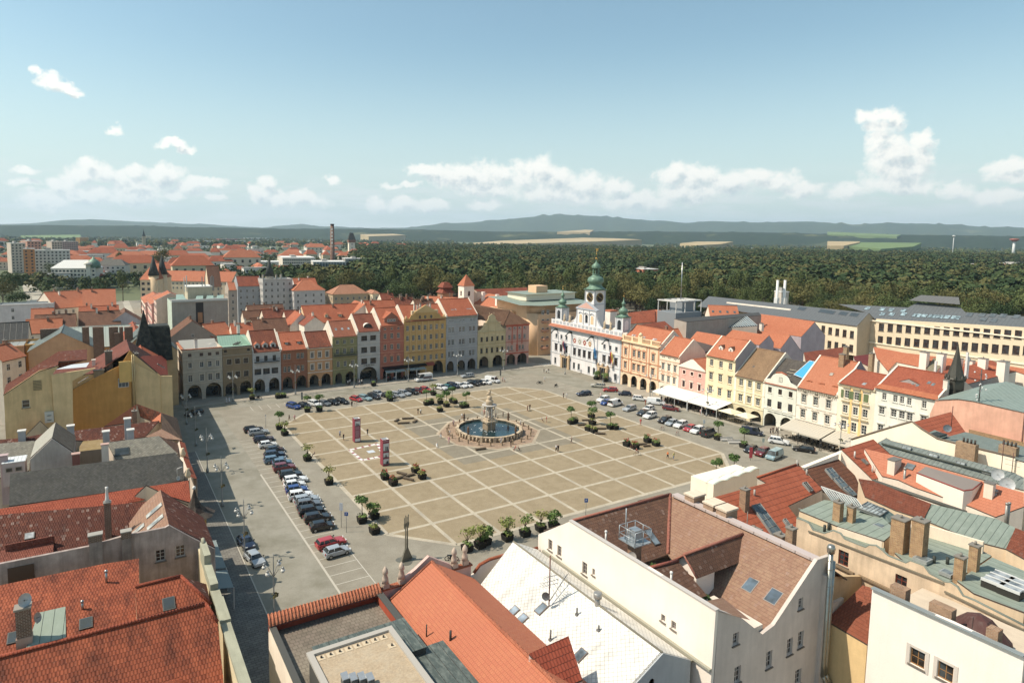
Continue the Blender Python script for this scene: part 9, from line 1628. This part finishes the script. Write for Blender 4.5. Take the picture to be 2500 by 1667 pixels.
def column(x,y,lab,kind):
 E=empty('poster_column',(x,y,0),0,lab,'poster column');w,H=1.45,5.6;b=MB(flat('9c3a4c',.6),flat('f0efec',.6),flat('3c3c40',.6),flat('d8d4d0',.6),flat('6c5a44',.7));
 b.box(-w/2,-w/2,.12,w/2,w/2,H-.9);t=.05
 for(x0,y0,x1,y1)in((-w/2,-w/2,w/2,-w/2+t),(-w/2,w/2-t,w/2,w/2),(-w/2,-w/2+t,-w/2+t,w/2-t),(w/2-t,-w/2+t,w/2,w/2-t)):b.box(x0,y0,H-.9,x1,y1,H)
 b.box(-w/2+t,-w/2+t,H-.88,w/2-t,w/2-t,H-.8,1);[b.box(-w/2+t,s*(w/2-t),H-.8,w/2-t,s*(w/2-t-.02),H+.01,1)for s in(-1,1)];[b.box(s*(w/2-t),-w/2+.08,H-.8,s*(w/2-t-.02),w/2-.08,H+.01,1)for s in(-1,1)]
 b.build('frame',E);g=random.Random(kind)
 def pic(an,z0,z1,nm='photo_print'):
  q=MB(flat('dcdcd8',.6),flat('3a3a3c',.6),flat('8c8c8a',.6));q.box(-w*.42,-w/2-.02,z0,w*.42,-w/2-.005,z1)
  for k in range(9):u=g.uniform(-.5,.5);hh=g.uniform(.15,.6)*(z1-z0);q.box(u-.05,-w/2-.03,z0+.06,u+.06,-w/2-.021,z0+.06+hh,1 if k%3 else 2)
  q.box(-w*.42,-w/2-.026,z0,w*.42,-w/2-.0205,z0+.12*(z1-z0),2);q.build(nm,E,None,an)
 if kind==1:pic(0,3.9,5.0);q=MB(flat('d8b8bc',.7),flat('ececec'));[q.box(-w*.38,-w/2-.02,z,w*.36-g.random()*.15,-w/2-.005,z+.035)for z in[3.7-.1*k for k in range(26)]if abs(z-2.9)>.05];q.box(-w*.42,-w/2-.02,.25,w*.42,-w/2-.004,.95,1);q.build('text_panel',E)
 else:[pic(0,a_,b_)for a_,b_ in((.4,1.5),(1.8,2.8),(3.15,4.8))]
 [pic(R(90),a_,b_)for a_,b_ in((.5,1.9),(2.1,3.4),(3.7,4.9))];text(E,'VÝSTAVA',(0,-w/2-.02,5.15),.3,flat('f0e8e8'),.005)
column(-12.5,54.2,'square dark red exhibition column with white rim and text panel, the farther one',1);column(-12.6,37.2,'square dark red exhibition column with black and white photos, the nearer one',2)
q=MB(flat('a04450',.7),flat('e8e4e0',.7),flat('c8d0d8',.7));c4=[aZ('v',110,770)[:2],aZ('v',345,965)[:2],aZ('v',760,880)[:2],aZ('v',640,650)[:2]]
for i in range(4):
 A,B_=np.array(c4[i]),np.array(c4[(i+1)%4])
 for k in range(12):p=A+(B_-A)*((k+.5)/12);q.obox((p[0],p[1],.02+.001*(k%2)),(.3,.1,0),(-.1,.35,0),(0,0,.004),1 if k%3 else 0)
P=aZ('v',515,800);q.obox((P[0],P[1],.02),(.8,0,0),(0,.8,0),(0,0,.004),2);tag(q.build('floor_posters'),'frame of small red and white posters laid on the paving between the two columns','floor posters')
P=aZ('j',1440,465);E=empty('sculpture',(P[0],P[1],0),.3,'tall slender grey metal sculpture on a flared foot at the near left corner','sculpture');b=MB(metal('8c8878',.5,.5));H=5.8
for s in(-1,1):b.mesh([(s*1.1,-.15,0),(s*.25,-.1,1.9),(s*.22,-.05,H),(s*.10,-.05,H),(s*.1,-.08,1.7),(s*.0,-.15,.9),(0,-.15,0),(s*1.1,.15,0),(s*.25,.1,1.9),(s*.22,.05,H),(s*.10,.05,H),(s*.1,.08,1.7),(0,.15,.9),(0,.15,0)],[(0,1,4,5,6),(1,2,3,4),(7,13,12,11,8),(8,11,10,9),(0,7,8,1),(1,8,9,2),(2,9,10,3)])
[b.box(x-.05,-.05,H-.9,x+.05,.05,H+.8+.3*(k%2))for k,x in enumerate((-.4,-.15,.1,.35))];b.box(-.5,-.03,H-.6,.5,.03,H-.1);b.mesh([(1.5*math.cos(t)*(1+.25*math.cos(3*t)),1.2*math.sin(t)*(1+.25*math.cos(3*t)),.03)for t in[2*math.pi*i/24 for i in range(24)]],[tuple(range(24))]);b.build('body',E)
# ---- awnings
def awning(name,lab,pts,m,posts=(),legs=2.5,val=True,seams=0):
 E=empty(name,tuple(pts[0][:2])+(0,),0,lab,'awning');o=np.array([pts[0][0],pts[0][1],0]);P=[np.array(p)-o for p in pts];b=MB(m,flat('c8c4bc'));b.add([tuple(p)for p in P]);b.add([tuple(p-np.array([0,0,.05]))for p in P][::-1])
 if val:A,B_=P[2],P[3];b.add([tuple(A),tuple(B_),tuple(B_-np.array([0,0,.35])),tuple(A-np.array([0,0,.35]))])
 for k in range(seams):t=(k+1)/(seams+1);b.tube([P[0]+(P[1]-P[0])*t,P[3]+(P[2]-P[3])*t],.035,4,1)
 b.build('canvas',E);q=MB(flat('d0d0cc' if seams<9 else '3a3a38'))
 for t in posts:p=P[3]+(P[2]-P[3])*t;q.box(p[0]-.06,p[1]-.06,0,p[0]+.06,p[1]+.06,p[2])
 if posts:q.build('posts',E)
 return E
AW=flat('f2efe6',.8);AB=flat('c8beaa',.8);AG=flat('8c9a98',.8)
awning('awning','large white sloping café awning before the small pink house',[(83.9,49,3.9),(83.9,36.2,3.9),(77.6,36.2,2.9),(77.6,49,2.9)],AW,(0,.33,.66,1),seams=3);awning('awning','white sloping café awning before the pale yellow house',[(83.9,36.0,3.9),(83.9,26.4,3.9),(77.6,26.4,2.9),(77.6,36.0,2.9)],AW,(0,.5,1),seams=2)
awning('awning','long beige café awning before the white neoclassical house',[(83.9,9.0,4.0),(83.9,-1.2,4.0),(78.0,-1.2,2.8),(78.0,9.0,2.8)],AB,(0,.5,1),seams=14);awning('awning','shorter beige café awning before the bright yellow house',[(83.9,-1.6,4.0),(83.9,-8.8,4.0),(78.0,-8.8,2.8),(78.0,-1.6,2.8)],AB,(0,1),seams=10)
awning('awning','black café canopy before the salmon pink house',[(17,110.5,4.2),(33.0,110.5,4.2),(33.0,108.6,3.9),(17,108.6,3.9)],flat('1c1e22'),());[awning('awning','slim grey canopy panel in front of the black café canopy, %s'%t,[(x,108.4,3.4),(x+3.4,108.4,3.4),(x+3.4,107.2,3.1),(x,107.2,3.1)],AG,(0,1))for x,t in((17.3,'first from left'),(20.9,'second from left'),(24.8,'third from left'),(28.4,'fourth from left'))];awning('awning','small rust-red rounded awning on the wide yellow guild house',[(33.3,110.5,4.4),(36.4,110.5,4.4),(36.2,109.4,3.7),(33.5,109.4,3.7)],flat('a04c34'),())
for k,(y0,y1,t)in enumerate([(13,4.2,'farther of two'),(3.6,-1.2,'nearer of two')]):E_=awning('awning','pale canvas awning with dark lettering beside the mint cornice, '+t,[(-52.3,y0,3.5),(-52.3,y1,3.5),(-49.3,y1,3.0),(-49.3,y0,3.0)],AG,(0,1));text(E_,'Café',(1.3,(y1-y0)/2,3.33),1.2,flat('20242a'),.01,(R(-9),0,R(90)))
for k in range(8):y=88-k*5.2;awning('awning','one grey segment of the long awning row along the left houses',[(-51.0,y,3.6),(-51.0,y-4.9,3.6),(-48.6,y-4.9,3.1),(-48.6,y,3.1)],AG,(0,1))['group']='grey awning row along the left houses'
for x,y,t in((79.6,23.8,'left'),(79.8,19.2,'right')):
 E=empty('parasol',(x,y,.12),0,t+' cream square parasol before the cream pilastered house','parasol');b=MB(flat('efe2bc',.8),flat('8a8478'));b.mesh([(-2.2,-2.2,2.6),(2.2,-2.2,2.6),(2.2,2.2,2.6),(-2.2,2.2,2.6),(0,0,3.5)],[(0,1,4),(1,2,4),(2,3,4),(3,0,4)]);b.build('canopy',E);b=MB(b.mats[1]);b.cyl((0,0,0),.05,3.4);b.cyl((0,0,0),.4,.08);b.build('pole',E)
tp=None
for i,(x,y)in enumerate([(79+2.1*(k%2),47.5-k*1.35)for k in range(16)]+[(79.5+2*(k%2),7.8-k*1.4)for k in range(11)]+[(18.5+k*1.5,107.6+.8*(k%2))for k in range(9)]+[(79.4,25.8),(80.8,22),(79.2,18)]):
 if tp is None:
  tp=empty('cafe_table',(0,0,0),0,'dark café table with two chairs tucked in, one of many under the awnings','table','café tables under the awnings');b=MB(flat('3c3430',.7));b.cyl((0,0,.70),.42,.05,12);b.cyl((0,0,0),.05,.7,6);b.build('table_top',tp);b=MB(flat('2c2a28',.7));[(b.box(s*.75-.22,-.22,.42,s*.75+.22,.22,.47),b.box(s*.95-.03,-.22,.47,s*.95+.03,.22,.9),b.box(s*.75-.2,-.2,0,s*.75-.15,.2,.42),b.box(s*.75+.15,-.2,0,s*.75+.2,.2,.42))for s in(-1,1)];b.build('seat',tp);o=tp
 else:o=copy_tree(tp)
 o.location=(x,y,.12);o.rotation_euler=(0,0,rnd.uniform(0,3))
for i in range(26):P=np.array([79.6+rnd.random()*3,48-rnd.random()*21,.12])if i<14 else(np.array([79.8+rnd.random()*3,8-rnd.random()*15,.12])if i<20 else np.array([18+rnd.random()*13,107.4+rnd.random()*1.6,.12]));o=person(None,0,0,'sit',pr_.choice([W_,'b84c44','8c98a8',D_]),pr_.choice([D_,J_]),'one of the guests sitting at a café table under an awning',None,P);o['group']='café guests'
# ---- motorcycles, bicycles, signs
def bike(c,x,y,an,moto,lab):
 P=aZ(c,x,y);E=empty('motorcycle' if moto else 'bicycle',(P[0],P[1],0),R(an),lab,'motorcycle' if moto else 'bicycle');L=.68 if moto else.52;r=.32;w=MB(flat('18181a',.7))
 for k in range(16):t0,t1=2*math.pi*k/16,2*math.pi*(k+1)/16;w.tube([(r*math.cos(t0),0,r*math.sin(t0)),(r*math.cos(t1),0,r*math.sin(t1))],.06 if moto else.025,4)
 wd=w.data('wheel');[link('wheel',wd,E,(s*L,0,r))for s in(-1,1)];b=MB(flat('24262a' if moto else '9c4438',.4));q=.05 if moto else.022;b.tube([(-L,0,r),(-.15,0,.45),(L*.7,0,.85),(L,0,r)],q,5);b.tube([(-.15,0,.45),(-.2,0,.85)],q,5);b.tube([(L*.7,0,.85),(L*.6,-.3,1.02)],.02,4);b.tube([(L*.7,0,.85),(L*.6,.3,1.02)],.02,4)
 if moto:b.obox((.05,0,.72),(.32,0,.05),(0,.14,0),(0,0,.13));b.obox((0,0,.42),(.25,0,0),(0,.16,0),(0,0,.17))
 b.obox((-.32,0,.82 if moto else.88),(.34 if moto else.12,0,0),(0,.12 if moto else.06,0),(0,0,.06));b.build('frame',E)
bike('g',432,210,150,True,'black motorcycle standing between the white van and the town hall');bike('g',577,235,20,True,'black scooter alone on the far right paving');bike('j',1845,470,-30,True,'black motorcycle near the near-edge parapet');bike('j',1890,515,5,False,'bicycle leaning close to the near-edge motorcycle');bike('g',2235,985,-30,True,'black motorcycle at the near right corner');bike('m',1355,1140,10,True,'motorcycle on the far pavement before the white house');bike('g',1258,800,-10,False,'bicycle ridden past the second bench group');bike('g',1305,848,-15,False,'red bicycle ridden on the right paving');bike('f',985,408,10,False,'bicycle by the cycle stands');bike('g',1530,625,0,False,'bicycle at the right cycle stands');bike('g',1665,670,10,False,'second bicycle at the right cycle stands')
person(None,0,0,'sit',K_,D_,'cyclist in black past the second bench group',-100,aZ('g',1258,800)+np.array([-.2,0,.42]));person(None,0,0,'sit','9c4038',D_,'cyclist in dark red on the right paving',-105,aZ('g',1305,848)+np.array([-.2,0,.42]))
def sign(c,x,y,H,w,h,col,lab,an=-30,txt=None):
 P=aZ(c,x,y);E=empty('sign',(P[0],P[1],0),R(an),lab,'sign');b=MB(metal('a8aaac',.5,.5));b.cyl((0,0,0),.045,H,6);b.build('post',E);b=MB(flat(col,.5));b.box(-w/2,-.07,H-h,w/2,-.03,H);b.build('panel',E)
 if txt:text(E,txt,(0,-.08,H-h*.75),h*.7,flat('f4f4f4'),.004)
sign('f',857,1497,4.2,.55,1.3,'dfe3e8','tall pale sign post left of the near left planters');sign('f',903,1540,3.4,.6,.6,'2f62b0','blue parking sign near the last parked black car',txt='P');sign('g',845,1395,3.2,.6,.7,'2f62b0','blue parking sign in front of the big brown roof',txt='P');sign('g',2107,1080,3.0,.6,.7,'2f62b0','blue parking sign by the near right ball trees',txt='P');sign('h',108,820,3.0,.7,2.4,'c8404c','red feather banner by the near right parked cars');sign('f',180,600,3.2,.3,.3,'c8c8c8','thin sign post behind the left-corner ball tree');sign('f',505,375,3.0,.5,2.2,'6c7474','grey info stele between the far parked cars');sign('g',80,150,3.0,.5,2.4,'6c6c68','grey info stele at the far corner by the white van');sign('h',205,795,4.4,.5,.9,'a8b8b0','sign post among the near right parked cars');sign('g',1900,690,4.4,.5,.9,'c8d0d4','tall sign post beside the dark parked van')
for x,y,t in((655,60,'left'),(1420,250,'middle')):pass
